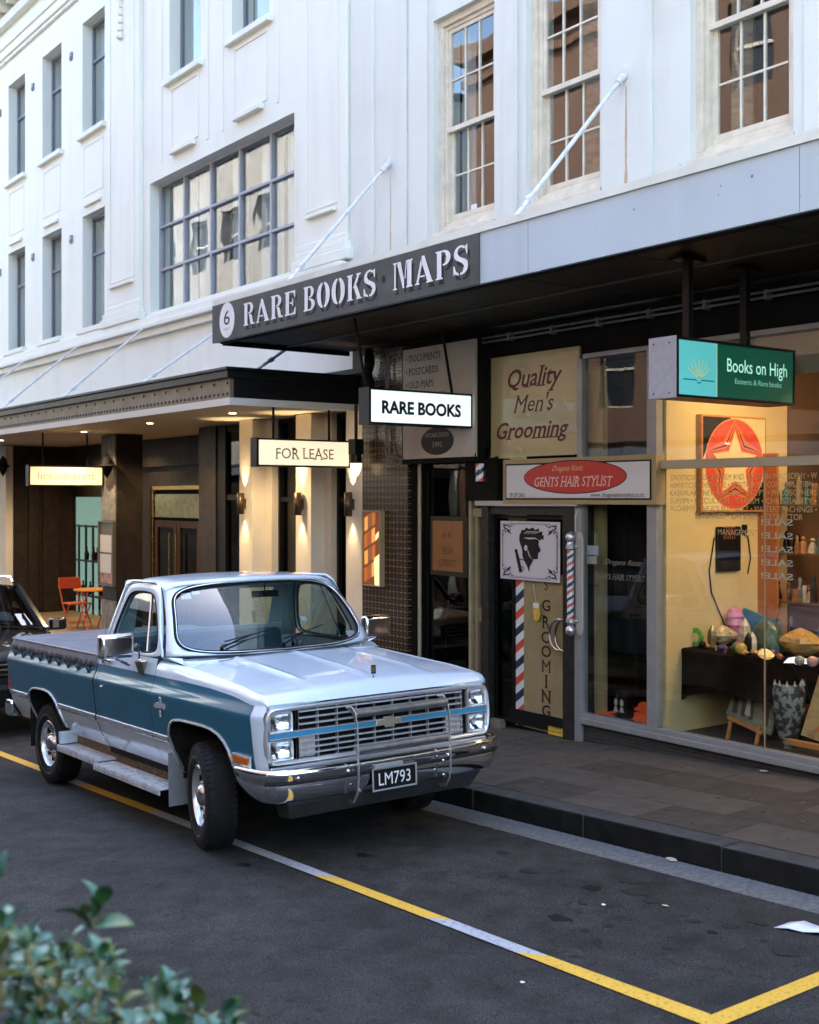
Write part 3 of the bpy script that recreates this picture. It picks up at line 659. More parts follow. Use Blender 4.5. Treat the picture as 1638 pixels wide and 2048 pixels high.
# fat-faced stencil capitals for the fascia board (unit cap height)
def arc(cx, cy, rx, ry, a0, a1, n=10): return [(cx + rx * math.cos(R(a0 + (a1 - a0) * i / n)), cy + ry * math.sin(R(a0 + (a1 - a0) * i / n))) for i in range(n + 1)]
def cres(cx, cy, ro, ri, a0, a1, n=12): return arc(cx, cy, ro[0], ro[1], a0, a1, n) + arc(cx, cy, ri[0], ri[1], a1, a0, n)
def stem(x0, x1, y0=0, y1=1, s=.06):
    return [(x0 - s, y0), (x1 + s, y0), (x1 + s, y0 + .035), (x1, y0 + .07), (x1, y1 - .07), (x1 + s, y1 - .035), (x1 + s, y1), (x0 - s, y1), (x0 - s, y1 - .035), (x0, y1 - .07), (x0, y0 + .07), (x0 - s, y0 + .035)]
SG = {
 'R': ([stem(.08, .27), [(.33, .93), (.33, 1.0)] + arc(.38, .75, .26, .25, 90, -90, 12) + [(.33, .5), (.33, .55)] + arc(.38, .75, .08, .19, -90, 90, 8), [(.36, .47), (.5, .47), (.56, .38), (.62, .1), (.68, .07), (.72, .07), (.72, 0), (.52, 0), (.46, .06), (.40, .35)]], .76),
 'A': ([[(.30, 1.0), (.42, 1.0), (.76, .05), (.80, .05), (.80, 0), (.50, 0), (.50, .05), (.55, .05), (.49, .24), (.30, .78)], [(.26, .88), (.31, .70), (.15, .05), (.20, .05), (.20, 0), (0, 0), (0, .05), (.06, .05)], [(.22, .24), (.44, .24), (.43, .30), (.24, .30)]], .83),
 'E': ([stem(.08, .27), [(.32, 1), (.62, 1), (.62, .72), (.58, .72), (.52, .92), (.32, .94)], [(.32, 0), (.64, 0), (.64, .30), (.60, .30), (.53, .08), (.32, .06)], [(.32, .47), (.44, .47), (.46, .36), (.50, .36), (.50, .66), (.46, .66), (.44, .53), (.32, .53)]], .70),
 'B': ([stem(.08, .27), [(.32, .94), (.32, 1.0)] + arc(.38, .76, .24, .24, 90, -90, 12) + [(.32, .52), (.32, .57)] + arc(.38, .76, .07, .18, -90, 90, 8), [(.32, .44), (.32, .49)] + arc(.38, .245, .29, .245, 90, -90, 12) + [(.32, 0), (.32, .06)] + arc(.38, .245, .10, .18, -90, 90, 8)], .74),
 'O': ([cres(.34, .5, (.34, .52), (.12, .44), 96, 264, 16), cres(.38, .5, (.34, .52), (.12, .44), -84, 84, 16)], .76),
 'K': ([stem(.08, .27), [(.32, .45), (.55, .93), (.50, .95), (.50, 1), (.74, 1), (.74, .95), (.66, .93), (.46, .52)], [(.36, .50), (.52, .56), (.72, .07), (.78, .05), (.78, 0), (.50, 0), (.50, .05), (.54, .07), (.42, .36)]], .80),
 'S': ([arc(.32, .72, .28, .29, 35, 180, 10) + [(.06, .60), (.14, .52), (.36, .40), (.46, .28), (.40, .10), (.30, .055)] + [(.30, -.01)] + arc(.32, .26, .30, .27, -85, 20, 8) + [(.60, .42), (.52, .50), (.28, .62), (.18, .76), (.22, .90), (.34, .945), (.44, .88)], [(.02, .33), (.06, .33), (.12, .14), (.24, .06), (.24, -.01), (.12, .02), (.07, .06), (.02, 0)], [(.50, .88), (.55, .68), (.59, .68), (.59, 1.0), (.55, 1.0), (.50, .94)]], .68),
 'M': ([stem(.06, .13, 0, 1, .06), [(.20, 1), (.36, 1), (.52, .30), (.52, 0), (.46, 0), (.22, .86)], stem(.66, .86, 0, 1, .05), [(.54, .34), (.58, .34), (.64, .96), (.60, .96)]], .96),
 'P': ([stem(.08, .27), [(.33, .93), (.33, 1.0)] + arc(.38, .73, .28, .27, 90, -90, 12) + [(.33, .46), (.33, .52)] + arc(.38, .73, .09, .20, -90, 90, 8)], .70),
}
def stencil(word, gap=.06):
    out = []; x = 0
    for ch in word:
        if ch == ' ': x += .5; continue
        ps, w_ = SG[ch]; out += [[(px + x, py) for px, py in p] for p in ps]; x += w_ + gap
    return out

# ---------------------------------------------------------------- shop building (6-8)
SX0 = PX1 + .004
shop = thing('shop_building', 'pale rendered corner building with paned sash windows above dark shopfronts', 'building', (-6, 8.1, 0))
W1, W2, W3, W4 = (-10.42, -9.39), (-8.90, -7.87), (-6.80, -5.76), (-4.6, -3.56)
SW = (5.25, 7.62)
sh = [(a, b, *SW) for a, b in (W1, W2, W3, W4)]
part('wall', wall_mb(SX0, 2.5, 4.12, 13.2, 8.12, 8.5, sh), WHITE2, shop, fixn=False)
part('wall_strip', MB().box(SX0, -11.52, 8.06, 8.118, 4.6, 13.2).box(-11.52, -10.9, 8.09, 8.118, 4.6, 13.2), WHITE2, shop, bevel=.004)
part('wall_strip', MB().box(-9.22, -9.02, 8.085, 8.118, 4.6, 13.2).box(-7.83, -7.22, 8.09, 8.118, 4.6, 13.2).box(-5.64, -5.5, 8.085, 8.118, 4.6, 13.2).box(-10.85, -10.52, 8.10, 8.118, 4.6, 13.2), WHITE2, shop, bevel=.004)
part('back_wall', MB().box(SX0, 2.5, 13.3, 13.5, -1, 13.2), BLKM, shop)
part('roof', MB().box(SX0, 2.5, 8.5, 13.3, 13.0, 13.2), BLKM, shop)
part('party_wall', MB().box(SX0, SX0 + .1, 8.5, 13.3, -1, 13).box(2.4, 2.5, 8.12, 13.3, -1, 13), BLKM, shop)
part('floor_slab', MB().box(SX0 + .1, 2.4, 8.5, 13.3, 3.95, 4.1).box(SX0 + .1, 2.4, 8.5, 13.3, 8.2, 8.3), ROOM, shop)
BLINDW = mat('inner_blind', (.34, .24, .16), .8, var=.3, vs=3, stretch=(2, 2, 8))
part('room_lining', MB().box(SX0, 2.4, 9.2, 9.25, 4.1, 8.2), mat('room_brown', (.10, .06, .04), .9), shop)
def sash(a, b, ylo=8.24):
    z0, z1 = SW; zm = 6.40
    f = frame_rect(MB(), a, b, z0, z1, 8.19, 8.34, .075)
    frame_rect(f, a + .075, b - .075, z0 + .075, z1 - .075, 8.225, 8.33, .04)
    f = part('window', f, TRIMW, shop, bevel=.006)
    part('sill', MB().box(a - .02, b + .02, 8.08, 8.22, z0 - .07, z0 - .005), TRIMW, f, bevel=.008)
    x0, x1 = a + .115, b - .115
    for (c, d, y, nm) in ((zm - .03, z1 - .115, 8.245, 'upper_sash'), (z0 + .115, zm + .02, 8.285, 'lower_sash')):
        s_ = frame_rect(MB(), x0, x1, c, d, y, y + .04, .045)
        if nm == 'upper_sash': s_.box(x0, x1, y - .02, y, c - .004, c + .05)
        s_.box(x0 + .045, x1 - .045, y, y + .04, c + .045, c + (.10 if nm == 'lower_sash' else .05))
        wd = (x1 - x0 - .09) / 3; hd = (d - c - .09) / 2
        for i in (1, 2): s_.box(x0 + .045 + wd * i - .011, x0 + .045 + wd * i + .011, y + .004, y + .034, c + (.1 if nm == 'lower_sash' else .05), d - .045)
        for i in range(3): s_.box(x0 + .045 + wd * i + .011, x0 + .045 + wd * (i + 1) - .011, y + .004, y + .034, c + .045 + hd - .011, c + .045 + hd + .011)
        sf = part(nm, s_, TRIMW, f, bevel=.003, segs=1)
        for i in range(3):
            for j in range(2):
                mb = MB().box(x0 + .045 + wd * i + .012, x0 + .045 + wd * (i + 1) - .012, y + .017, y + .021, c + .05 + (0 if j == 0 else hd + .008), c + .045 + hd * (j + 1) - (.012 if j == 0 else .002))
                part('pane', mb, GLASSR, sf)
    return f
for (a, b) in (W1, W2, W3, W4): sash(a, b)
for (a, b, mt) in ((-8.5, -8.2, BLINDW), (-6.7, -6.4, BLINDW), (-10.35, -10.1, CUR)):
    part('curtain', curtain(a, b, SW[0], SW[1], 8.5, .04, .12), mt, shop, smooth=True)
# little hood above the third window
part('window_hood', MB().box(-6.95, -5.5, 7.55, 8.1, 7.72, 7.80).box(-6.9, -5.5, 7.6, 8.1, 7.80, 7.88), [mat('rusty_hood', (.10, .05, .03), .8, var=.5, vs=8)], shop, bevel=.01)
part('window_sticker', MB().box(-9.98, -9.88, 8.296, 8.300, 5.40, 5.52), LETW, shop)
# rust streaks below the stay anchors (stains of their own shape)
RUST = mat('rust_stain', (.50, .37, .22), .9, var=.4, vs=10, stretch=(6, 1, .7))
for (cx_, w_, zt, zb, yy) in ((-7.52, .022, 6.1, 4.65, 8.0885), (-11.19, .009, 6.1, 5.2, 8.0885)):
    mb = MB(); pts = []
    random.seed(3)
    for i in range(13):
        t = i / 12; z = zt + (zb - zt) * t; ww = w_ * (.35 + .8 * t) * random.uniform(.7, 1.2)
        pts.append(((cx_ - ww, yy, z), (cx_ + ww, yy, z)))
    mb.grid([[p[0], p[1]] for p in pts]); part('rust_stain', mb, RUST, shop)

# ---------------------------------------------------------------- shop canopy
CX0, CX1, CY, CZ0, CZ1 = -12.03, -1.0, 6.25, 4.07, 4.53
sc_ = thing('shop_canopy', 'long street canopy with pale blue-grey fascia and dark underside', 'canopy', (-6, 7.1, 4.07))
part('fascia', MB().box(CX0 + .02, CX1, CY, CY + .04, CZ0, CZ1), FASC, sc_, bevel=.003)
jx = CX0 + 5.2
while jx < CX1: part('sheet_joint', MB().box(jx, jx + .004, CY - .0015, CY - .0005, CZ0 + .005, CZ1 - .05), mat('joint_dark', (.16, .17, .18), .8) if 'joint_dark' not in bpy.data.materials else bpy.data.materials['joint_dark'], sc_); jx += 2.44
random.seed(12)
for (u, v, s_) in ((1504, 352, .014), (1441, 372, .009), (1437, 390, .008), (1268, 419, .009), (1360, 330, .006), (1560, 300, .007), (1600, 392, .006), (1100, 470, .006), (1192, 452, .005)):
    q = at(u, v, Y=CY - .002); part('paint_chip', MB().face([(q.x + s_ * random.uniform(.6, 1.2) * math.cos(k), CY - .002, q.z + s_ * random.uniform(.6, 1.2) * math.sin(k)) for k in (0, 1, 2, 3, 4, 5)]), bpy.data.materials['joint_dark'], sc_, fixn=False)
part('top_flashing', MB().box(CX0, CX1, CY - .012, CY + .25, CZ1 + .002, CZ1 + .016).box(CX0, CX1, CY - .018, CY - .012, CZ1 - .045, CZ1 + .016), WHITE2, sc_)
part('canopy_roof', MB().box(CX0, CX1, CY + .25, 8.09, CZ1 - .04, CZ1 - .01), STEEL, sc_)
part('side_fascia', MB().box(CX0, CX0 + .04, CY + .05, 8.09, CZ0 + .22, CZ1 - .05), BLK, sc_)
part('edge_beam', MB().box(CX0 + .06, CX1, CY + .042, CY + .10, CZ0 - .012, CZ0 + .2).box(CX0 + .01, CX0 + .05, CY + .1, 8.05, CZ0 - .02, CZ0 + .1), BLKM, sc_)
x = CX0 + .06
while x < CX1 - .1:
    xe = min(x + 1.2, CX1); part('soffit_panel', MB().box(x + .006, xe - .006, CY + .105, 8.06, CZ0 + .03, CZ0 + .042), DKBR, sc_); x += 1.2
part('soffit_back', MB().box(CX0 + .06, CX1, CY + .1, 8.06, CZ0 + .046, CZ0 + .06), BLKM, sc_)
part('soffit_batten', MB().box(CX0 + .06, CX1, CY + .9, CY + .93, CZ0 + .015, CZ0 + .029), mat('batten', (.09, .08, .07), .5), sc_)
stay((-7.18, 6.4, 4.56), (-7.54, 8.09, 6.2), 'thick white stay rod with rust streak under its anchor, right of the second sash window')
stay((-10.72, 6.4, 4.56), (-11.2, 8.06, 6.2), 'thin white stay rod left of the first sash window')
# fascia sign
sg = thing('fascia_sign', 'dark grey fascia board reading RARE BOOKS MAPS with 6 in a white oval', 'sign', (-9.7, CY - .02, 4.06))
FX1 = at(957, 500, Y=CY - .02).x
part('board', MB().box(CX0, FX1, CY - .024, CY - .002, CZ0 - .005, CZ1 - .05), DGREY, sg, bevel=.002)
fy = CY - .027
SHD = mat('painted_shadow', (.022, .022, .021), .7)
def fasc_word(word, u0, u1, hgt, z):
    a = at(u0, 600, Y=fy).x; b = at(u1, 600, Y=fy).x; ps = stencil(word)
    part('painted_shadow', text_mb(ps, (a + .03, fy + .0015, z - .045), XA, hgt, width=b - a), SHD, sg, fixn=False)
    part('lettering', text_mb(ps, (a, fy, z), XA, hgt, width=b - a), LETW, sg, fixn=False)
fasc_word('RARE', 487, 591, .24, 4.175)
fasc_word('BOOKS', 607, 751, .24, 4.175)
fasc_word('MAPS', 786, 936, .24, 4.175)
p = at(767, 600, Y=fy).x
part('dot', MB().flat(arc(0, 0, .028, .035, 0, 360, 16)[:-1], (p, fy, 4.30), XA, ZA), SHD, sg, fixn=False)
a, b = at(439, 600, Y=fy).x, at(469, 600, Y=fy).x
part('number_oval', MB().flat(arc(0, 0, (b - a) / 2, .195, 0, 360, 28)[:-1], ((a + b) / 2, fy, 4.285), XA, ZA), LETW, sg, fixn=False)
part('lettering', text_mb(txt2d('6', bold=.0), ((a + b) / 2, fy - .002, 4.235), XA, .165, align='C', width=.135), SHD, sg, fixn=False)
text('HIGH ST', mat('small_print', (.35, .35, .35), .7), sg, ((a + b) / 2, fy - .002, 4.175), XA, .028, 'C')
# conduits along the wall under the soffit
GALV = mat('galvanised', (.16, .15, .14), .5, .4, var=.3, vs=12)
cd = thing('wall_conduit', 'pair of thin grey conduits along the wall under the dark canopy', 'pipe', (-7, 8, 4))
part('pipe', MB().cyl((-11.0, 8.0, 3.985), (-3, 8.0, 3.985), .011, n=8), GALV, cd, smooth=True)
part('pipe', MB().cyl((-11.0, 8.0, 3.94), (-3, 8.0, 3.94), .011, n=8), GALV, cd, smooth=True)
x = -10.9
while x < -3: part('clip', MB().box(x, x + .03, 7.985, 8.06, 3.92, 4.0), GALV, cd); x += .62
part('pipe_drop', MB().tube([(-11.02, 8.0, 3.985), (-11.1, 7.99, 3.96), (-11.12, 7.98, 3.85), (-11.10, 7.96, 3.05), (-11.09, 7.96, 2.86), (-11.02, 7.96, 2.76), (-10.9, 7.97, 2.73), (-10.5, 7.99, 2.74), (-10.3, 8.0, 2.8)], .013, 8).tube([(-11.0, 8.0, 3.94), (-11.05, 7.96, 3.9), (-11.06, 7.95, 3.0), (-11.0, 7.95, 2.82), (-10.88, 7.96, 2.78)], .012, 8), GALV, cd, smooth=True)

# ---------------------------------------------------------------- shopfronts
YF = 8.1
def X8(u): return at(u, 900, Y=YF).x
def Z8(u, v): return at(u, v, Y=YF).z
front = shop
def wallpiece(name, u0, u1, z0, z1, y0, y1, m_, bev=0): return part(name, MB().box(X8(u0), X8(u1), y0, y1, z0, z1), m_, shop, bevel=bev)
# tile column
def tile_mat(name, c1, c2, size, mort, cmort, rough=.25, second=True):
    m = bpy.data.materials.new(name); m.use_nodes = True; n = m.node_tree.nodes; l = m.node_tree.links; p = n['Principled BSDF']
    tc = n.new('ShaderNodeTexCoord'); mp = n.new('ShaderNodeMapping'); mp.inputs['Rotation'].default_value = (R(90), 0, 0); l.new(tc.outputs['Object'], mp.inputs[0])
    b = n.new('ShaderNodeTexBrick'); b.offset = 0; b.squash = 1; b.inputs['Scale'].default_value = 1; b.inputs['Brick Width'].default_value = size; b.inputs['Row Height'].default_value = size; b.inputs['Mortar Size'].default_value = mort
    b.inputs['Mortar Smooth'].default_value = .3; b.inputs['Color1'].default_value = (*c1, 1); b.inputs['Color2'].default_value = (*c2, 1); b.inputs['Mortar'].default_value = (*cmort, 1); b.inputs['Bias'].default_value = 0
    l.new(mp.outputs[0], b.inputs['Vector']); out = b.outputs[0]
    if second:
        b2 = n.new('ShaderNodeTexBrick'); b2.offset = 0; b2.inputs['Scale'].default_value = 1; b2.inputs['Brick Width'].default_value = size * 2; b2.inputs['Row Height'].default_value = size * 2; b2.inputs['Mortar Size'].default_value = mort * 2.2
        b2.inputs['Color1'].default_value = (1, 1, 1, 1); b2.inputs['Color2'].default_value = (.8, .8, .8, 1); b2.inputs['Mortar'].default_value = (.25, .25, .25, 1); l.new(mp.outputs[0], b2.inputs['Vector'])
        mx = n.new('ShaderNodeMix'); mx.data_type = 'RGBA'; mx.blend_type = 'MULTIPLY'; mx.inputs[0].default_value = 1; l.new(out, mx.inputs[6]); l.new(b2.outputs[0], mx.inputs[7]); out = mx.outputs[2]
    l.new(out, p.inputs['Base Color']); p.inputs['Roughness'].default_value = rough
    bp = n.new('ShaderNodeBump'); bp.inputs['Strength'].default_value = .6; bp.inputs['Distance'].default_value = .003; bp.invert = True
    l.new(b.outputs['Fac'], bp.inputs['Height']); l.new(bp.outputs[0], p.inputs['Normal']); return m
TILE = tile_mat('mosaic_brown', (.022, .013, .008), (.045, .024, .012), .036, .0055, (.20, .125, .055))
TILEB = tile_mat('mosaic_black', (.014, .013, .013), (.03, .028, .027), .032, .0035, (.055, .05, .045), .35, False)
part('tiled_column', MB().box(-11.636, X8(830), 8.0, 8.4, -1.2, 4.05), TILE, shop) if True else wallpiece('tiled_column', 724, 830, -1.2, 4.05, 8.0, 8.4, TILE)
wallpiece('door_jamb', 830, 838, -1.2, 3.4, 8.05, 8.5, BLKM)
part('jamb_edge', MB().cyl((X8(842), 8.08, -.6), (X8(842), 8.08, 2.80), .022, n=12), mat('worn_cream_edge', (.32, .27, .18), .4, var=.2), shop, smooth=True)
part('bulkhead', MB().box(X8(832), X8(980), 8.05, 8.5, 2.86, 4.06).box(X8(980), X8(1301), 8.16, 8.5, 3.66, 4.06).box(X8(1301), 0, 8.1, 8.5, 3.70, 4.06), BLKM, shop)
# glazed entrance panel 6-8
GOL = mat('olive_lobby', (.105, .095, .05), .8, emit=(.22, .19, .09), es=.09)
part('lobby_back', MB().box(-11.2, -9.0, 8.9, 8.95, -.6, 3.0), mat('lobby_dark', (.03, .025, .015), .8), shop)
part('lobby_upper', MB().box(X8(835), X8(942), 8.84, 8.9, 1.6, 2.9), GOL, shop)
pf = part('glazed_panel', MB().box(X8(846), X8(849), 8.14, 8.2, -.5, 2.86).box(X8(932), X8(936), 8.14, 8.2, -.5, 2.86), BLK, shop)
part('pane', MB().box(X8(849), X8(932), 8.165, 8.171, -.5, 2.86), GLASSD, pf)
pl = thing('address_plaque', 'orange plaque reading 6-8 HIGH STREET on the dark glazed door panel', 'sign', (X8(892), 8.12, 1.5))
a, b, c, d = X8(862), X8(922), Z8(892, 1143), Z8(892, 1042)
part('backing', MB().box(a - .06, b + .06, 8.135, 8.160, c - .05, d + .05), mat('plaque_back', (.035, .032, .02), .6), pl, bevel=.003)
part('plate', MB().box(a, b, 8.122, 8.133, c, d), mat('plaque_orange', (.22, .09, .018), .5, var=.1, vs=9), pl, bevel=.002)
BRN = mat('letter_brown', (.07, .02, .008), .6)
text('6-8', BRN, pl, ((a + b) / 2, 8.119, d - .18), XA, .058, 'C', serif=True, width=.13)
text('HIGH', BRN, pl, ((a + b) / 2, 8.119, d - .36), XA, .075, 'C', serif=True, width=.20)
text('STREET', BRN, pl, ((a + b) / 2, 8.119, d - .49), XA, .072, 'C', serif=True, width=.30)
# cream framed door right of it
CRM = mat('old_cream_frame', (.26, .22, .13), .5, var=.15, vs=6)
a, b = X8(940), X8(976)
dr = part('panelled_door', MB().box(a, a + .045, 8.08, 8.2, -.5, 2.86).box(a + .05, b, 8.10, 8.2, 2.13, 2.22).box(a + .06, a + .10, 8.12, 8.2, -.5, 2.13).box(a + .1, b, 8.13, 8.19, 1.02, 1.17), CRM, shop, bevel=.004)
part('door_leaf', MB().box(a + .1, b, 8.165, 8.19, -.5, 1.02).box(a + .1, b, 8.165, 8.19, 1.17, 2.13).box(a + .05, b, 8.165, 8.19, 2.22, 2.86), mat('door_dark', (.03, .018, .012), .4), dr)
part('pane', MB().box(a + .12, b, 8.155, 8.160, 1.2, 2.08), GLASSD, dr)
part('kick_panel', MB().box(a + .12, b, 8.14, 8.16, 1.04, 1.155), CREAMP, dr)
# half-hidden lantern and barber pole on the wall above
BP = {}
def stripes(mb, cx, cy, z0, z1, r, pitch=.075, turns_h=.14, n=20, per=4):
    """barber stripes as wrapped bands: material index 0 white 1 red 2 navy"""
    rows = int((z1 - z0) / .012)
    def mm(i, j):
        ph = ((i * .012) / turns_h + -j / n * 1.0) % 1.0
        return 1 if ph < .25 else 0 if ph < .5 else 2 if ph < .75 else 0
    mb.grid([[(cx + r * math.cos(2 * PI * j / n), cy + r * math.sin(2 * PI * j / n), z0 + i * .012) for j in range(n)] for i in range(rows + 1)], mm, closed=True)
    return mb
RED = mat('barber_red', (.50, .06, .035), .4); NAVY = mat('barber_navy', (.010, .022, .06), .4); BWH = mat('barber_white', (.55, .60, .62), .4)
SILV = mat('satin_silver', (.50, .50, .52), .3, .8)
p = at(961, 945, Y=7.85)
t = thing('small_barber_pole', 'small tilted barber pole in a black bracket under the white notice board corner', 'barber pole', p)
q = part('striped_tube', stripes(MB(), p.x, p.y, p.z - .09, p.z + .1, .05, turns_h=.2), [BWH, RED, NAVY], t, smooth=True)
part('bracket', MB().tube([(p.x - .08, p.y, p.z + .2), (p.x - .09, p.y, p.z - .05), (p.x - .03, p.y, p.z - .12), (p.x + .05, p.y, p.z - .12), (p.x + .07, p.y, p.z + .1)], .008, 6).cyl((p.x, p.y, p.z + .1), (p.x, 8.08, p.z + .16), .012), BLKM, t)
p = at(958, 880, Y=8.0)
t = thing('wall_floodlight', 'small pipe arm with round end beside the white notice board', 'lamp', p)
part('arm', MB().tube([(p.x + .02, p.y, p.z + .48), (p.x + .01, p.y - .02, p.z + .1), (p.x, p.y - .02, p.z + .02)], .014, 8), GALV, t, smooth=True)
part('head', MB().lathe([(0, -.05), (.03, -.04), (.035, 0), (.02, .04), (0, .05)], (p.x, p.y - .02, p.z), 'z', 12), mat('lamp_cream', (.3, .28, .24), .5), t, smooth=True)

# ------------- barber's door
STP = mat('dark_granite', (.030, .027, .024), .35, var=.6, vs=16, vdet=8, col2=(.008, .007, .006), spec=.3)
def zp(x_, y_=8.1): return zpave(x_, y_)
xa, xb, xc, xd, xe = X8(974), X8(988), X8(1137), X8(1159), X8(1173)
part('door_surround', MB().box(xa, xb, 8.02, 8.3, zp(xa) - .2, 2.245).box(xc, xd, 8.02, 8.3, zp(xc) - .2, 2.245).box(xb, xc, 8.04, 8.3, 2.16, 2.245), STP, shop, bevel=.004)
part('lintel_strip', MB().box(X8(968), X8(1173), 7.97, 8.1, 2.25, 2.30), mat('lintel_grey', (.33, .33, .34), .5), shop, bevel=.003)
bd = thing('barber_door', 'dark glass barber shop door with striped band and cream GROOMING panel', 'door', (X8(1060), 8.1, .05))
x0, x1 = xb + .004, xc - .004; zb_ = zp(xb) + .03
part('door_frame', frame_rect(MB(), x0, x1, zb_ + .05, 2.155, 8.10, 8.15, .035), BLK, bd)
part('door_glass', MB().box(x0 + .036, x1 - .036, 8.12, 8.13, zb_ + .085, 2.12), GLASSD, bd)
part('bottom_rail', MB().box(x0 + .25, x1 - .04, 8.09, 8.10, zb_ + .055, zb_ + .2), BLK, bd)
part('floor_block', MB().box(x0, x0 + .16, 8.04, 8.12, zp(x0), zp(x0) + .09), mat('door_block', (.16, .13, .10), .6), bd, bevel=.004)
# striped band as separate slanted stripes
sx0, sx1 = X8(1030), X8(1046); zt, zl = 1.58, Z8(1038, 1452); k = 0; z = zl - .1
cols = [NAVY, BWH, RED, BWH]
while z < zt:
    z2 = z + .083; dz = .085
    pts = [(sx0, 8.112, z), (sx1, 8.112, z + dz), (sx1, 8.112, min(z2 + dz, zt + .05)), (sx0, 8.112, z2)]
    pts = [(a_, b_, max(zl, c_)) for a_, b_, c_ in pts]
    part('stripe', MB().face(pts), cols[k % 4], bd, fixn=False); z = z2; k += 1
part('stripe_backing', MB().box(X8(1022), sx0, 8.114, 8.118, zl, zt), BLKM, bd)
OCH = mat('ochre_panel', (.24, .19, .095), .6, var=.1, vs=5)
part('cream_panel', MB().box(sx1, X8(1137), 8.112, 8.117, zl, zt), OCH, bd)
DBR = mat('letter_dark_brown', (.030, .012, .012), .6)
cxl = X8(1091)
for ch, v in zip('GROOMING', (1222, 1255, 1286, 1314, 1344, 1374, 1404, 1433)):
    text(ch, DBR, bd, (cxl, 8.109, Z8(1091, v)), XA, .115, 'C', serif=True, bold=0 if ch == 'M' else .015, sx=1.15)
text('S', DBR, bd, (cxl, 8.109, Z8(1091, 1180)), XA, .10, 'C', serif=True)
# curved double handle
hx, hz = X8(1130), Z8(1120, 1268)
for (dx, rr) in ((0, .155), (.05, .12)):
    pts = [(hx - dx * .0 + rr * math.cos(R(a_)) * .95 - .0 + dx, 8.03, hz + .15 * math.sin(R(a_))) for a_ in range(75, 290, 14)]
    pts = [(hx + dx, 8.10, pts[0][2])] + pts + [(hx + dx, 8.10, pts[-1][2])]
    part('handle', MB().tube(pts, .0135, 10), mat('steel_handle', (.6, .6, .6), .2, 1.) if dx == 0 else bpy.data.materials['steel_handle'], bd, smooth=True)
# poster with a man's head in profile (generic)
po = thing('barber_poster', 'white poster with black profile of a man, scissors and comb on barber door', 'poster', (X8(1066), 8.06, 1.6))
a, b, c, d = X8(1006), X8(1125), Z8(1066, 1161), Z8(1066, 1043)
part('sheet', MB().box(a, b, 8.066, 8.072, c, d), mat('poster_white', (.50, .49, .54), .6), po)
W_, H_ = b - a, d - c; yp = 8.063
head = [(.37, .02), (.50, .02), (.52, .08), (.52, .14), (.56, .235), (.60, .24), (.64, .23), (.65, .27), (.655, .30), (.65, .33), (.66, .345), (.65, .37), (.66, .39), (.695, .42), (.675, .47), (.655, .50), (.66, .55), (.665, .60), (.65, .66), (.70, .64), (.73, .72), (.72, .78), (.68, .81), (.62, .86), (.52, .90), (.44, .88), (.37, .83), (.335, .74), (.33, .66), (.345, .58), (.37, .50), (.38, .42), (.375, .36), (.38, .30), (.44, .25)]
head = [(x_ * W_, y_ * H_) for x_, y_ in [(.50, .14), (.51, .235), (.56, .33), (.575, .37), (.60, .365), (.64, .37), (.65, .40), (.645, .43), (.655, .445), (.65, .465), (.66, .48), (.695, .51), (.675, .57), (.655, .61), (.665, .66), (.655, .70), (.69, .68), (.70, .72), (.735, .69), (.745, .78), (.72, .77), (.72, .84), (.67, .83), (.66, .89), (.60, .86), (.56, .905), (.50, .87), (.45, .90), (.42, .855), (.37, .855), (.36, .81), (.335, .77), (.33, .68), (.35, .61), (.375, .54), (.385, .47), (.38, .42), (.41, .34), (.46, .25)]]
part('head_print', MB().flat(head, (a, yp, c), XA, ZA), LETB, po, fixn=False)
pw = MB()
pw.flat([(x_ * W_, y_ * H_) for x_, y_ in arc(.445, .55, .028, .05, 0, 360, 12)[:-1]], (a, yp - .0015, c), XA, ZA)
pw.flat([(x_ * W_, y_ * H_) for x_, y_ in [(.40, .72), (.50, .70), (.60, .71), (.66, .69), (.60, .73), (.50, .725)]], (a, yp - .0015, c), XA, ZA)
pw.flat([(x_ * W_, y_ * H_) for x_, y_ in [(.47, .51), (.50, .42), (.555, .355), (.51, .43), (.485, .51)]], (a, yp - .0015, c), XA, ZA)
for i in range(4): pw.flat([(x_ * W_, y_ * H_) for x_, y_ in [(.40 + .055 * i, .78), (.47 + .06 * i, .835), (.52 + .06 * i, .84), (.475 + .06 * i, .82)]], (a, yp - .0015, c), XA, ZA)
part('head_highlights', pw, bpy.data.materials['poster_white'], po, fixn=False)
sc2 = MB()
def seg2(x0_, y0_, x1_, y1_, w_):
    dx, dy = x1_ - x0_, y1_ - y0_; L_ = math.hypot(dx, dy); nx, ny = -dy / L_ * w_ / 2, dx / L_ * w_ / 2
    return [((x0_ + nx) * W_, (y0_ + ny) * H_), ((x1_ + nx) * W_, (y1_ + ny) * H_), ((x1_ - nx) * W_, (y1_ - ny) * H_), ((x0_ - nx) * W_, (y0_ - ny) * H_)]
sc2.flat(seg2(.27, .52, .30, .40, .05), (a, yp, c), XA, ZA); sc2.flat(seg2(.30, .40, .36, .13, .055), (a, yp, c), XA, ZA)
for i in range(7): sc2.flat(seg2(.265 + .004 * i, .51 - .018 * i, .295 + .004 * i, .515 - .018 * i, .006), (a, yp, c), XA, ZA)
sc2.flat(seg2(.33, .36, .46, .33, .018), (a, yp - .001, c), XA, ZA)
for (ex, ey) in ((.485, .335), (.385, .20)):
    sc2.flat([(x_ * W_, y_ * H_) for x_, y_ in cres(ex, ey, (.028, .035), (.016, .022), 0, 350, 14)], (a, yp - .001, c), XA, ZA)
part('scissors_and_comb_print', sc2, LETB, po, fixn=False)
bo = MB()
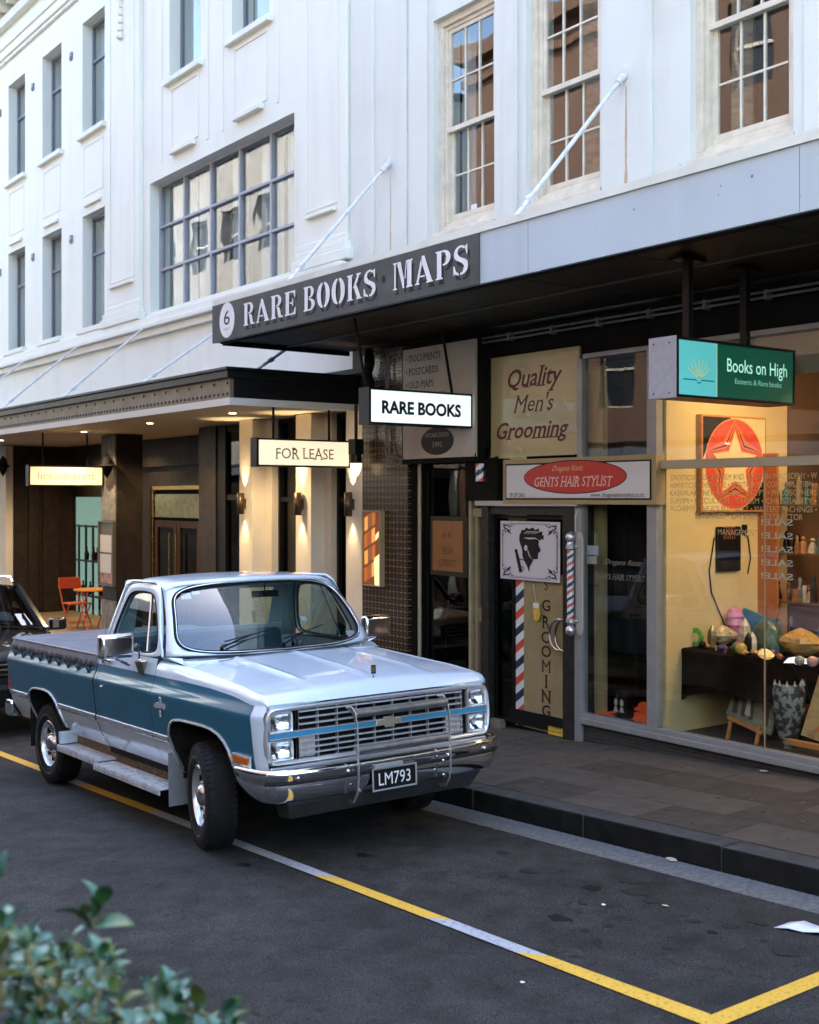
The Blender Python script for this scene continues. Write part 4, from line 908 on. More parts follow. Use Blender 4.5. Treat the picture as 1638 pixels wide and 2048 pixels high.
for (m_, w_) in ((.035, .007), (.055, .004)):
    for (p0, p1) in (((m_ + .12, m_), (1 - m_ - .12, m_)), ((m_ + .12, 1 - m_), (1 - m_ - .12, 1 - m_)), ((m_, m_ + .12), (m_, 1 - m_ - .12)), ((1 - m_, m_ + .12), (1 - m_, 1 - m_ - .12))):
        bo.flat(seg2(*p0, *p1, w_), (a, yp, c), XA, ZA)
for (sx_, sy_, ox, oy) in ((1, 1, 0, 0), (-1, 1, 1, 0), (1, -1, 0, 1), (-1, -1, 1, 1)):
    for (cx_, cy_, ro, a0, a1) in ((.10, .10, .045, 90, 330), (.17, .075, .03, 0, 250), (.075, .18, .03, 180, 430), (.16, .15, .022, -60, 200), (.06, .06, .02, 0, 340), (.215, .055, .02, 0, 200), (.055, .24, .02, 90, 300)):
        bo.flat([((ox + sx_ * x_) * W_, (oy + sy_ * y_) * H_) for x_, y_ in cres(cx_, cy_, (ro, ro), (ro * .5, ro * .5), a0, a1, 10)], (a, yp, c), XA, ZA)
    bo.flat([((ox + sx_ * x_) * W_, (oy + sy_ * y_) * H_) for x_, y_ in ((.09, .11), (.16, .16), (.2, .23), (.13, .19))], (a, yp - .0006, c), XA, ZA)
part('ornament_border', bo, LETB, po, fixn=False)
# hanging yellow hand tag, yellow step sticker
p = at(1073, 1220, Y=8.08)
t = thing('yellow_hand_tag', 'small yellow mitt-shaped tag hanging on a cord inside the barber door', 'tag', p)
part('mitt', MB().prism([(-.045, .07), (-.05, -.02), (-.035, -.1), (0, -.115), (.04, -.1), (.055, -.03), (.045, .0), (.045, .075), (.015, .08), (.0, .09), (-.02, .08)], (p.x, 8.075, p.z), XA, ZA, (0, .015, 0)), mat('yellow_plastic', (.55, .36, .05), .4, var=.3, vs=20), t, bevel=.004)
part('mitt_top', MB().box(p.x - .04, p.x + .04, 8.070, 8.073, p.z + .02, p.z + .068), BWH, t)
part('cord', MB().tube([(p.x - .01, 8.08, p.z + .08), (p.x - .03, 8.075, p.z + .2), (p.x - .04, 8.075, p.z + .26)], .002, 5), BWH, t)
t = thing('yellow_door_sign', 'small yellow sign low on the barber door', 'sign', (X8(1119), 8.08, .1))
a, b, c, d = X8(1101), X8(1138), Z8(1119, 1471), Z8(1119, 1455)
part('plate', MB().box(a, b, 8.07, 8.078, c, d), mat('caution_yellow', (.62, .42, .06), .5), t)
text('SLIPPERY', LETB, t, ((a + b) / 2 - .03, 8.068, c + .06), XA, .022, 'C', width=.18); text('WHEN WET', LETB, t, ((a + b) / 2 - .03, 8.068, c + .025), XA, .022, 'C', width=.18)
part('symbol', MB().box(b - .05, b - .01, 8.066, 8.069, c + .02, d - .02), LETB, t)
# main barber pole
p = at(1143, 1166, Y=7.93)
t = thing('barber_pole', 'tall barber pole with silver ball ends, red, white and navy stripes, beside the barber door', 'barber pole', p)
zt_, zb2 = at(1143, 1098, Y=7.93).z, at(1143, 1238, Y=7.93).z
part('striped_tube', stripes(MB(), p.x - .015, 7.93, zb2, zt_, .033, turns_h=.13), [BWH, RED, NAVY], t, smooth=True)
for nm, z_, s_ in (('top_cap', zt_, 1), ('bottom_cap', zb2, -1)):
    part(nm, MB().lathe([(0, 0), (.042, 0), (.043, .03 * s_), (.032, .045 * s_), (.028, .065 * s_), (.042, .085 * s_), (.046, .11 * s_), (.042, .135 * s_), (.025, .155 * s_), (0, .165 * s_)], (p.x - .015, 7.93, z_), 'z', 18), SILV, t, smooth=True)
bk = [(-.045, -.42), (-.03, -.47), (0, -.49), (.03, -.47), (.045, -.42), (.045, .42), (.03, .47), (0, .49), (-.03, .47), (-.045, .42)]
part('back_plate', MB().prism(bk, (p.x + .03, 8.0, (zt_ + zb2) / 2), XA, ZA, (0, .018, 0)), mat('plate_cream', (.36, .34, .31), .4), t, bevel=.004)
part('mount', MB().cyl((p.x - .01, 7.95, zt_ + .02), (p.x + .01, 8.0, zt_ + .02), .015).cyl((p.x - .01, 7.95, zb2 - .02), (p.x + .01, 8.0, zb2 - .02), .015), SILV, t)
part('wire', MB().tube([(p.x, 7.98, zt_ + .16), (p.x - .02, 8.0, zt_ + .3), (p.x - .01, 8.02, zt_ + .37)], .003, 5), BWH, t)

# ------------- hairdresser window, frames, stallriser
fr = part('shopfront_frame', MB(), ALU, shop) if False else None
HZ = 3.645
def vpost(u0, u1, z0, z1, y0=8.03, y1=8.12, nm='frame_post', m_=ALU): return part(nm, MB().box(X8(u0), X8(u1), y0, y1, z0, z1), m_, shop, bevel=.003)
SILLB, SILLT = .205, .30
vpost(1159, 1173, zp(xd) - .05, 2.248)
vpost(1164, 1174, 2.302, HZ)
vpost(1304, 1323, SILLT, HZ + .04)
part('sill_frame', MB().box(X8(1173), 0.5, 8.03, 8.12, SILLB, SILLT).box(X8(1173), .5, 8.0, 8.03, SILLB, SILLB + .05), ALU, shop, bevel=.004)
part('head_frame', MB().box(X8(1174), X8(1304), 8.04, 8.12, HZ, HZ + .045).box(X8(1323), .5, 8.04, 8.12, HZ, HZ + .045), ALU, shop, bevel=.003)
part('stallriser', MB().box(X8(1159), .5, 8.06, 8.3, -.6, SILLB), TILEB, shop)
part('transom_bar', MB().box(X8(1323), .5, 8.02, 8.12, 2.585, 2.66), mat('champagne_frame', (.36, .32, .24), .4, .3), shop, bevel=.003)
part('glazing_joint', MB().box(X8(1534), X8(1535.4), 8.06, 8.072, SILLT, 2.585), mat('silicone', (.28, .2, .12), .4), shop)
p2 = part('shop_glass', MB().box(X8(1173) + .002, X8(1304) - .002, 8.075, 8.081, SILLT, 2.7).box(X8(1174) + .002, X8(1304) - .002, 8.075, 8.081, 2.7, HZ), GLASS, shop)
part('shop_glass', MB().box(X8(1323) + .002, X8(1534), 8.075, 8.081, SILLT, 2.585), GLASS, shop)
part('shop_glass', MB().box(X8(1535.4), .4, 8.075, 8.081, SILLT, 2.585), GLASS, shop)
part('shop_glass', MB().box(X8(1323) + .002, .4, 8.075, 8.081, 2.66, HZ), GLASS, shop)
part('blind_strip', MB().box(X8(1323), .4, 8.16, 8.18, 3.32, HZ), mat('blind_beige', (.20, .17, .13), .7, var=.1), shop)
part('party_partition', MB().box(X8(1304) + .02, X8(1323) - .02, 8.13, 12, -.2, 3.95), BLKM, shop)
# upper cream board and transom zone
a, b = X8(982), X8(1158)
qs = thing('grooming_sign', "cream square sign reading Quality Men's Grooming in dark red italics", 'sign', ((a + b) / 2, 8.1, 2.7))
QC = mat('sign_cream', (.35, .29, .15), .25, var=.05, vs=3, coat=.6)
part('board', MB().box(a, b, 8.10, 8.13, Z8(982, 916), Z8(982, 717)), QC, qs)
DRED = mat('letter_maroon', (.10, .012, .015), .5)
zc = Z8(982, 717)
text('Quality', DRED, qs, (X8(1016), 8.097, Z8(1070, 770)), XA, .185, 'L', serif=True, bold=.015, shear=.3, width=X8(1125) - X8(1016))
text("Men's", DRED, qs, (X8(1027), 8.097, Z8(1070, 821)), XA, .165, 'L', serif=True, shear=.3, width=X8(1108) - X8(1027))
text('Grooming', DRED, qs, (X8(994), 8.097, Z8(1070, 874)), XA, .17, 'L', serif=True, bold=.015, shear=.3, width=X8(1138) - X8(994))
part('dark_infill', MB().box(X8(942), X8(1005), 8.02, 8.2, 2.302, Z8(982, 916) - .01), BLKM, shop)
part('transom_back', MB().box(X8(1174), X8(1304), 8.6, 8.65, 2.302, HZ), mat('back_black', (.02, .018, .015), .8), shop)
# GENTS HAIR STYLIST box sign
gs = thing('hair_stylist_sign', 'long white sign with a red oval reading GENTS HAIR STYLIST above the barber door', 'sign', (X8(1157), 8.0, 2.3))
a, b, c, d = X8(1005), X8(1310), 2.305, Z8(1157, 913)
a, b = at(1005, 960, Y=7.96).x, at(1311, 960, Y=7.96).x; c, d = at(1157, 1009, Y=7.96).z, at(1157, 914, Y=7.96).z
part('box', MB().box(a, b, 7.965, 8.09, c, d), mat('sign_tan_frame', (.28, .20, .10), .5), gs, bevel=.004)
part('black_border', MB().box(a + .05, b - .05, 7.959, 7.964, c + .045, d - .045), BLK, gs)
SWH = mat('sign_white', (.50, .50, .52), .35)
part('white_face', MB().box(a + .065, b - .065, 7.954, 7.958, c + .06, d - .06), SWH, gs, bevel=.002)
SRED = mat('sign_red', (.40, .022, .018), .35)
ox, oz = (a + b) / 2, (c + d) / 2 + .037
part('oval_rim', MB().flat(arc(0, 0, .685, .160, 0, 360, 48)[:-1], (ox, 7.952, oz), XA, ZA), BLK, gs, fixn=False)
part('red_oval', MB().flat(arc(0, 0, .675, .151, 0, 360, 48)[:-1], (ox, 7.9505, oz), XA, ZA), SRED, gs, fixn=False)
PINK = mat('letter_pale_pink', (.62, .45, .40), .5)
text('GENTS HAIR STYLIST', PINK, gs, (ox - .005, 7.9485, oz - .085), XA, .092, 'C', serif=True, shear=.25, width=1.04)
text('Dragana Ristic', mat('letter_gold_script', (.60, .38, .16), .5), gs, (ox - .07, 7.9485, oz + .06), XA, .055, 'C', shear=.5, width=.42)
text('09 307 2662', LETB, gs, (a + .12, 7.9505, c + .072), XA, .042, 'L', width=.22)
text('www. draganahairstylist.co.nz', LETB, gs, (b - .12, 7.9505, c + .072), XA, .042, 'R', width=.66)
# documents notice board
dc = thing('documents_sign', 'tall white notice board listing DOCUMENTS, POSTCARDS, OLD MAPS behind the lit RARE BOOKS sign', 'sign', (X8(876), 7.95, 2.8))
a, b = at(805, 800, Y=7.9).x, at(949, 800, Y=7.9).x; c, d = at(805, 919, Y=7.9).z, at(805, 701, Y=7.9).z
part('board', MB().box(a, b, 7.905, 7.94, c, d), mat('notice_white', (.36, .33, .29), .6, var=.08, vs=4), dc, bevel=.004)
part('back_box', MB().box(a - .06, b + .01, 7.94, 8.04, c - .05, d + .04), BLKM, dc)
zt_ = d
for i, s_ in enumerate(('• DOCUMENTS', '• POSTCARDS', '• OLD MAPS', '• PHOTOGRAPHS')):
    text(s_, DBR if i else DBR, dc, (a + .06, 7.902, at(820, 722 + 26.3 * i, Y=7.9).z - .015), XA, .078, 'L', serif=True, width=(.62, .58, .50, .70)[i])
oc = at(874, 882, Y=7.9)
part('oval', MB().flat(arc(0, 0, .285, .15, 0, 360, 36)[:-1], (oc.x, 7.902, oc.z), XA, ZA), BLK, dc, fixn=False)
part('fascia_chips', MB(), FASC, sc_) if False else None
GR = mat('letter_silver', (.30, .28, .25), .5)
text('ESTABLISHED', GR, dc, (oc.x, 7.900, oc.z + .045), XA, .045, 'C', serif=True, width=.40)
text('1991', GR, dc, (oc.x, 7.900, oc.z - .065), XA, .06, 'C', serif=True, width=.16)
# drain cowl / cable bundle at the canopy corner
p = at(738, 730, Y=7.9)
t = thing('downpipe', 'black knotted downpipe where the two canopies meet', 'pipe', p)
part('pipe', MB().tube([(p.x, 7.9, 4.05), (p.x + .03, 7.88, 3.9), (p.x - .02, 7.9, 3.78), (p.x + .04, 7.88, 3.6), (p.x + .06, 7.92, 3.4)], [.05, .07, .05, .06, .05], 10), BLK, t, smooth=True)

# ---------------------------------------------------------------- hanging lightbox signs
def lightbox(name, label, Xs, y0, y1, z0, z1, th, soff, cap_m=BLK, cat='sign', rodpos=(.12, .82), lean=0.0, post=False):
    t = thing(name, label, cat, (Xs - th / 2, (y0 + y1) / 2, z0))
    mb = MB().box(Xs - th, Xs - .004, y0, y1, z0, z1)
    part('housing', mb, BLK, t, bevel=.003)
    part('rim', frame_rect_x(MB(), Xs - .004, Xs + .012, y0, y1, z0, z1, .018), BLK, t)
    part('end_cap', MB().box(Xs - th + .002, Xs + .008, y0 - .008, y0 - .001, z0 - .006, z1 + .006), cap_m, t, bevel=.001)
    for k in rodpos:
        yy = y0 + (y1 - y0) * k
        if post: part('post', MB().box(Xs - th * .62, Xs - th * .38, yy - .025, yy + .025, z1, soff).box(Xs - th * .75, Xs - th * .25, yy - .13, yy + .13, soff - .02, soff), BLK, t)
        else: part('hanger', MB().bar((Xs - th / 2, yy - lean, soff), (Xs - th / 2, yy, z1), .022, .02), BLKM, t)
    return t
def frame_rect_x(mb, x0, x1, y0, y1, z0, z1, w_):
    mb.box(x0, x1, y0, y1, z0, z0 + w_); mb.box(x0, x1, y0, y1, z1 - w_, z1); mb.box(x0, x1, y0, y0 + w_, z0 + w_, z1 - w_); mb.box(x0, x1, y1 - w_, y1, z0 + w_, z1 - w_); return mb
# RARE BOOKS
Xs = -9.5; A, B = at(738, 842, X=Xs), at(944, 790, X=Xs); z1_ = at(741, 779, X=Xs).z; z0_ = at(741, 843, X=Xs).z
t = lightbox('rare_books_lightbox', 'white illuminated hanging sign reading RARE BOOKS in black', Xs, A.y, B.y, z0_ - .02, z1_ + .02, .17, 4.08, mat('cap_grey', (.04, .04, .04), .6), lean=.14, rodpos=(.02, .85))
part('lit_face', MB().box(Xs - .003, Xs + .003, A.y + .018, B.y - .018, z0_, z1_), emis('sign_light_white', (.78, .93, .95), 1.05), t)
text('RARE BOOKS', LETB, t, (Xs + .0045, (A.y + B.y) / 2 - .0, (z0_ + z1_) / 2 - .064), YA, .124, 'C', width=1.0, bold=.04)
# FOR LEASE
Xs = -11.83; A, B = at(514, 905, X=Xs), at(700, 905, X=Xs); z1_ = at(515, 879, X=Xs).z; z0_ = at(515, 929, X=Xs).z
t = lightbox('for_lease_lightbox', 'warm illuminated hanging sign reading FOR LEASE', Xs, A.y, B.y, z0_ - .02, z1_ + .02, .14, 3.44, rodpos=(.2, .8))
part('lit_face', MB().box(Xs - .003, Xs + .003, A.y + .018, B.y - .018, z0_, z1_), emis('sign_light_warm', (1, .84, .58), .92), t)
text('FOR LEASE', mat('letter_olive', (.10, .08, .03), .6), t, (Xs + .0045, (A.y + B.y) / 2, (z0_ + z1_) / 2 - .065), YA, .125, 'C', serif=True, width=.80)
# hotel sign
Xs = -19.3; A, B = at(58, 950, X=Xs), at(206, 950, X=Xs); z1_ = at(60, 933, X=Xs).z; z0_ = at(60, 969, X=Xs).z
t = lightbox('hotel_lightbox', 'warm illuminated hanging sign with thin gold lettering beside the hotel pillar', Xs, A.y, B.y, z0_ - .02, z1_ + .02, .14, 3.44, rodpos=(.2, .8))
part('lit_face', MB().box(Xs - .003, Xs + .003, A.y + .018, B.y - .018, z0_, z1_), emis('sign_light_hotel', (1, .80, .50), .52), t)
text('hoteldebrett', mat('letter_gold', (.10, .055, .01), .6), t, (Xs + .0045, (A.y + B.y) / 2, (z0_ + z1_) / 2 - .06), YA, .13, 'C', width=.98, bold=-.008)
# Books on High
Xs = -5.62; A, B = at(1352, 740, X=Xs), at(1588, 740, X=Xs); z1_ = at(1352, 675, X=Xs).z; z0_ = at(1352, 793, X=Xs).z
CAPM = mat('cap_light', (.27, .26, .28), .6, var=.1, vs=20)
t = lightbox('bookshop_lightbox', 'green and turquoise illuminated hanging sign above the bookshop window', Xs, A.y, B.y, z0_ - .0, z1_ + .01, .25, 4.08, CAPM, rodpos=(.20, .68), post=True)
bpy.data.objects
ysp = at(1433, 740, X=Xs).y
part('lit_face', MB().box(Xs - .003, Xs + .003, A.y + .018, ysp, z0_ + .018, z1_ - .01), emis('sign_turquoise', (.12, .58, .58), .55), t)
part('lit_face', MB().box(Xs - .003, Xs + .003, ysp + .002, B.y - .018, z0_ + .018, z1_ - .01), emis('sign_green', (.002, .10, .055), .34), t)
part('divider', MB().box(Xs - .003, Xs + .004, ysp - .002, ysp + .004, z0_ + .018, z1_ - .01), emis('divider_glow', (.6, .7, .4), .5), t)
PALE = emis('letter_pale_green', (.45, .9, .75), .8)
cy = (ysp + B.y) / 2
text('Books on High', PALE, t, (Xs + .005, cy + .01, z1_ - .205), YA, .105, 'C', width=.72)
text('Esoteric & Rare books', emis('letter_dim_green', (.25, .65, .5), .6), t, (Xs + .005, cy + .02, z1_ - .29), YA, .042, 'C', width=.56)
gl = MB(); cyb = (A.y + ysp) / 2 + .02; zb3 = z0_ + .13
for k in range(7):
    an = R(35 + 110 * k / 6); p0 = Vector((Xs + .005, cyb + .03 * math.cos(an), zb3 + .03 * math.sin(an))); p1 = Vector((Xs + .005, cyb + .15 * math.cos(an), zb3 + .15 * math.sin(an)))
    n_ = Vector((0, -math.sin(an), math.cos(an))) * .004; gl.face([p0 - n_, p0 + n_, p1 + n_, p1 - n_])
part('book_ray_logo', gl, mat('logo_gold', (.35, .40, .15), .5, emit=(.5, .45, .12), es=.06), t, fixn=False)
gl = MB()
for (y0_, y1_, zz0, zz1) in ((-.17, -.03, 0, 0), (.03, .17, 0, 0), (-.03, -.015, 0, -.02), (.015, .03, -.02, 0), (-.015, .015, -.02, -.02)):
    gl.face([(Xs + .005, cyb + y0_, zb3 + zz0 - .004), (Xs + .005, cyb + y1_, zb3 + zz1 - .004), (Xs + .005, cyb + y1_, zb3 + zz1 + .004), (Xs + .005, cyb + y0_, zb3 + zz0 + .004)])
part('book_line_logo', gl, mat('logo_teal', (.01, .12, .12), .5), t, fixn=False)
mb = MB()
for dy in (.045, .0):
    for dz_ in (.03, z1_ - z0_ - .03): mb.lathe([(0, -.003), (.006, -.002), (.007, 0)], (Xs - .2 + dy * 3.2, A.y - .008, z0_ + dz_), 'y', 8)
part('cap_screw', mb, BLKM, t)
# lit picture box on the tiles
a, b = at(726, 1095, Y=7.94).x, at(760, 1095, Y=7.94).x; c, d = at(742, 1170, Y=7.94).z, at(742, 1023, Y=7.94).z
t = thing('lit_picture_box', 'glowing orange picture box of old book spines on the tiled column', 'sign', ((a + b) / 2, 7.95, c))
part('box_frame', frame_rect(MB(), a - .012, b + .012, c - .012, d + .012, 7.93, 7.998, .014), mat('box_frame', (.3, .22, .12), .4), t)
random.seed(11); xx = a; k = 0
part('picture_ground', MB().box(a, b, 7.95, 7.955, c, d), emis('spine_dark', (.28, .07, .02), .35), t)
spm = [emis('spine_a', (.75, .22, .04), .45), emis('spine_b', (.55, .13, .03), .4), emis('spine_c', (1, .45, .10), .7), emis('spine_d', (.4, .14, .05), .4)]
W_, H_ = b - a, d - c
for rr in range(5):
    zz = rr * .23
    for q_ in range(3):
        x0_ = .03 + q_ * .22 + .02 * (rr % 2); pts = [(x0_ * W_, (zz + .02 + x0_ * .18) * H_), ((x0_ + .2) * W_, (zz + .02 + (x0_ + .2) * .18) * H_), ((x0_ + .2) * W_, min(.99, zz + .21 + (x0_ + .2) * .18) * H_), (x0_ * W_, min(.99, zz + .21 + x0_ * .18) * H_)]
        if max(p_[1] for p_ in pts) - min(p_[1] for p_ in pts) < .1 * H_: continue
        part('spine_print', MB().flat(pts, (a, 7.9485, c), XA, ZA), spm[(rr * 2 + q_) % 4], t, fixn=False)
GLOW = emis('picture_glow', (1, .72, .35), 1.3)
part('bright_patch', MB().flat([(.66 * W_, 0), (.97 * W_, 0), (.97 * W_, .44 * H_), (.62 * W_, .36 * H_)], (a, 7.9470, c), XA, ZA), GLOW, t, fixn=False)
part('bright_patch', MB().flat([(.70 * W_, .6 * H_), (.9 * W_, .66 * H_), (.9 * W_, .74 * H_), (.70 * W_, .68 * H_)], (a, 7.9470, c), XA, ZA), GLOW, t, fixn=False)
# ---------------------------------------------------------------- inside the barber's window
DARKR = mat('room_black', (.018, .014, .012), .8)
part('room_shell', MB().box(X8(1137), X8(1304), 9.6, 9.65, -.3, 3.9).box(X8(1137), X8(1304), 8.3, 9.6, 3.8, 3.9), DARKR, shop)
part('display_floor', MB().box(X8(1174), X8(1304), 8.13, 9.6, .18, .27), mat('dark_floor', (.05, .03, .02), .5), shop)
part('inner_wall', MB().box(at(1160, 0, Y=8.3).x, at(1206, 0, Y=8.3).x, 8.3, 8.36, .27, 3.6), mat('wall_ochre', (.26, .21, .11), .7), shop)
p = at(1255, 1200, Y=8.6)
t = thing('black_drape', 'black cloth draped on a stand inside the hairdresser window', 'cloth', (p.x, 8.7, .27))
rows = []
for i in range(9):
    z = 2.35 - i * .19; r_ = .22 + .05 * math.sin(i * .9) + .015 * i
    rows.append([(p.x + r_ * (1 + .12 * math.sin(j * 1.9 + i * .3)) * math.cos(2 * PI * j / 26), 8.72 + .14 * (1 + .15 * math.sin(j * 2.3)) * math.sin(2 * PI * j / 26), z) for j in range(26)])
part('cloth', MB().grid(rows, closed=True), mat('drape_black', (.012, .010, .011), .9), t, smooth=True)
part('stand', MB().cyl((p.x, 8.72, .27), (p.x, 8.72, 2.3), .02), BLK, t)
p = at(1250, 1440, Y=8.35)
t = thing('printed_tin', 'small black tin with two pale portraits on the floor of the hairdresser window', 'tin', (p.x, 8.35, .27))
part('tin', MB().lathe([(0, .0), (.085, 0), (.085, .23), (.07, .25), (0, .25)], (p.x, 8.35, .27), 'z', 24), BLK, t, smooth=True)
mb = MB()
for ex in (-.035, .04): mb.flat(arc(ex, .14, .022, .034, 0, 360, 12)[:-1], (p.x, 8.262, .27), XA, ZA); mb.flat([(ex - .03, .05), (ex + .03, .05), (ex + .012, .10), (ex - .012, .10)], (p.x, 8.262, .27), XA, ZA)
part('portrait_print', mb, mat('portrait_grey', (.35, .34, .32), .6), t, fixn=False)
rc = MB(); random.seed(5); rows = []
for i in range(8):
    rows.append([(X8(1178) + j * .1, 8.14 + i * .1, .275 + .02 * math.sin(j * 1.3 + i) + .015 * math.sin(i * 2.1 + j * .5) + (.03 if i > 5 else 0)) for j in range(8)])
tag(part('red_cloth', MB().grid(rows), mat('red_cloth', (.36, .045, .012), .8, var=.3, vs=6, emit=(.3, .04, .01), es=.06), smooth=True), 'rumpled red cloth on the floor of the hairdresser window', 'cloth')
t = thing('window_notice', 'small white notice taped inside the hairdresser window by the frame', 'notice', (X8(1187), 8.09, 1.6))
a, b = X8(1176), X8(1199)
part('notice_top', MB().box(a, b, 8.083, 8.086, Z8(1187, 1110), Z8(1187, 1091)), mat('notice_blue', (.35, .42, .48), .6), t)
part('notice_sheet', MB().box(a, b - .02, 8.083, 8.086, Z8(1187, 1128), Z8(1187, 1112)), mat('notice_sheet', (.40, .36, .30), .6), t)
FAINT = mat('faint_letter', (.16, .14, .12), .6)
gx = (X8(1204) + X8(1298)) / 2
text('Dragana Ristic', FAINT, shop, (gx, 8.073, Z8(1250, 1130)), XA, .05, 'C', shear=.5, width=.46, name='window_lettering')
text('GENTS HAIR STYLIST', FAINT, shop, (gx - .04, 8.073, Z8(1250, 1160)), XA, .05, 'C', serif=True, shear=.25, width=.62, name='window_lettering')
text('www.d', LETB, shop, (X8(1180), 8.073, Z8(1190, 1173)), XA, .035, 'L', name='window_lettering')

# ---------------------------------------------------------------- inside the bookshop
XW = X8(1323) + .03
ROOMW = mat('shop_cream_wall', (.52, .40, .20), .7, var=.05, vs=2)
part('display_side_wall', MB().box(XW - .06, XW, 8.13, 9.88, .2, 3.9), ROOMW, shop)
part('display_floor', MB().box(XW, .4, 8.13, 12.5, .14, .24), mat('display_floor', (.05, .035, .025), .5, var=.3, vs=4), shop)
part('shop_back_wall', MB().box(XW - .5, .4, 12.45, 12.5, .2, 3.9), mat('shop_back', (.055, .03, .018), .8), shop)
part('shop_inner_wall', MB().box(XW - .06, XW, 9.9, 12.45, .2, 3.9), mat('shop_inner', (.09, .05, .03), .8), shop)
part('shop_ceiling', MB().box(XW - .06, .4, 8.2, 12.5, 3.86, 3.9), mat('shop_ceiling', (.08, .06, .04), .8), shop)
part('end_wall', MB().box(.3, .4, 8.2, 12.5, .2, 3.9), BLKM, shop)
def area(loc, tgt, power, size, col):
    L_ = bpy.data.lights.new('lamp', 'AREA'); L_.energy = power; L_.color = col; L_.size = size
    o = bpy.data.objects.new('lamp_light', L_); COL.objects.link(o); o.location = loc; o.rotation_euler = (Vector(tgt) - Vector(loc)).to_track_quat('-Z', 'Y').to_euler(); return o
under(area((XW + .75, 8.65, 3.82), (XW, 8.95, 2.4), 3.0, .35, (1, .64, .28)), shop)
under(area((XW + 1.4, 8.6, 3.8), (XW + .2, 9.0, 1.0), 2.6, .4, (1, .68, .34)), shop)
under(area((XW + 2.2, 8.9, 3.8), (XW + 1.5, 8.8, .9), 5, .4, (1, .74, .42)), shop)
under(area((XW + 3.0, 10.6, 3.7), (XW + 2.4, 11.2, 1.4), 9, .5, (1, .50, .18)), shop)
under(area((XW + 1.9, 9.2, 3.2), (XW + 1.5, 9.6, 1.3), 3, .3, (1, .62, .30)), shop)
part('wall_panel_edge', MB().box(XW, XW + .012, 9.70, 9.72, .3, 2.6), mat('edge_line', (.12, .08, .04), .7), shop)
# star picture
st = thing('star_picture', 'square canvas with a red patterned circle and a cream star on the bookshop side wall', 'picture', (XW + .03, 9.05, 2.2))
A, B = at(1405, 930, X=XW + .07), at(1534, 930, X=XW + .07); c, d = at(1470, 1024, X=XW + .07).z, at(1470, 832, X=XW + .07).z
S_ = B.y - A.y; Hs = d - c
WOODO = mat('orange_wood', (.40, .16, .04), .5, var=.2, vs=5)
part('frame', MB().box(XW + .001, XW + .06, A.y, B.y, c, d), WOODO, st, bevel=.003)
def sflat(poly, z_, m_, nm='painted_shape'): return part(nm, MB().face([(XW + z_, A.y + x_ * S_, c + y_ * Hs) for x_, y_ in poly]), m_, st, fixn=False)
CRE = mat('canvas_cream', (.55, .46, .24), .7, var=.06, vs=9); SR = mat('star_red', (.48, .045, .02), .7, var=.2, vs=18); SO = mat('star_orange', (.62, .22, .05), .7); SD = mat('star_maroon', (.10, .015, .012), .7)
sflat([(.02, .02), (.98, .02), (.98, .98), (.02, .98)], .061, CRE)
sflat([(.02, .55), (.02, .98), (.45, .98), (.25, .85), (.1, .7)], .0615, BLKM); sflat([(.98, .4), (.98, .02), (.6, .02), (.8, .15), (.92, .28)], .0615, BLKM)
sflat(arc(.5, .5, .455, .475, 0, 360, 56)[:-1], .062, SO); sflat(arc(.5, .5, .445, .462, 0, 360, 56)[:-1], .0625, SR)
def star(ro, ri, cy_=.49): return [(.5 + (ro if i % 2 == 0 else ri) * math.sin(2 * PI * i / 10) * .98, cy_ + (ro if i % 2 == 0 else ri) * math.cos(2 * PI * i / 10)) for i in range(10)]
for i, (ro, ri, m_) in enumerate(((.462, .300, SO), (.455, .288, SR), (.452, .272, SO), (.448, .260, SD), (.435, .232, SO), (.425, .220, SR), (.37, .182, SO), (.345, .166, CRE))):
    sflat(star(ro, ri), .063 + .0006 * i, m_)
part('light_patch', MB().box(XW + .067, XW + .0675, A.y + .34 * S_, A.y + .42 * S_, c + .70 * Hs, c + .72 * Hs), LETW, st)
# black rounded panel and cable
A = at(1435, 1097, X=XW + .03); B = at(1483, 1097, X=XW + .03); c, d = at(1459, 1143, X=XW + .03).z, at(1459, 1053, X=XW + .03).z
t = thing('black_wall_panel', 'black rounded panel with faint gold print hanging on the cream side wall', 'picture', (XW, (A.y + B.y) / 2, c))
part('panel', MB().box(XW + .001, XW + .03, A.y, B.y, c, d), BLK, t, bevel=.022, segs=4)
mb = MB(); random.seed(6)
for i in range(6): mb.cyl((XW + .032, A.y + .09 + i * .03, c + .3), (XW + .033, A.y + .09 + i * .03 + random.uniform(-.01, .01), c + .40), .003, n=5).lathe([(0, 0), (.012, .01), (0, .02)], (XW + .034, A.y + .09 + i * .03, c + .40), 'z', 6)
part('flower_print', mb, mat('faded_rose', (.35, .12, .06), .6), t)
part('cable', MB().tube([(XW + .01, B.y - .03, d - .03), (XW + .012, B.y + .12, d - .1), (XW + .012, B.y + .16, d - .3), (XW + .01, B.y + .12, d - .45)], .006, 6).tube([(XW + .01, A.y - .02, d - .1), (XW + .01, A.y - .09, d - .4), (XW + .01, A.y - .06, d - .6), (XW + .012, A.y + .12, d - .9), (XW + .014, A.y + .22, d - 1.05)], .006, 6), BLKM, t, smooth=True)
part('socket', MB().box(XW, XW + .02, B.y + .04, B.y + .10, c + .35, c + .43), BLK, t)
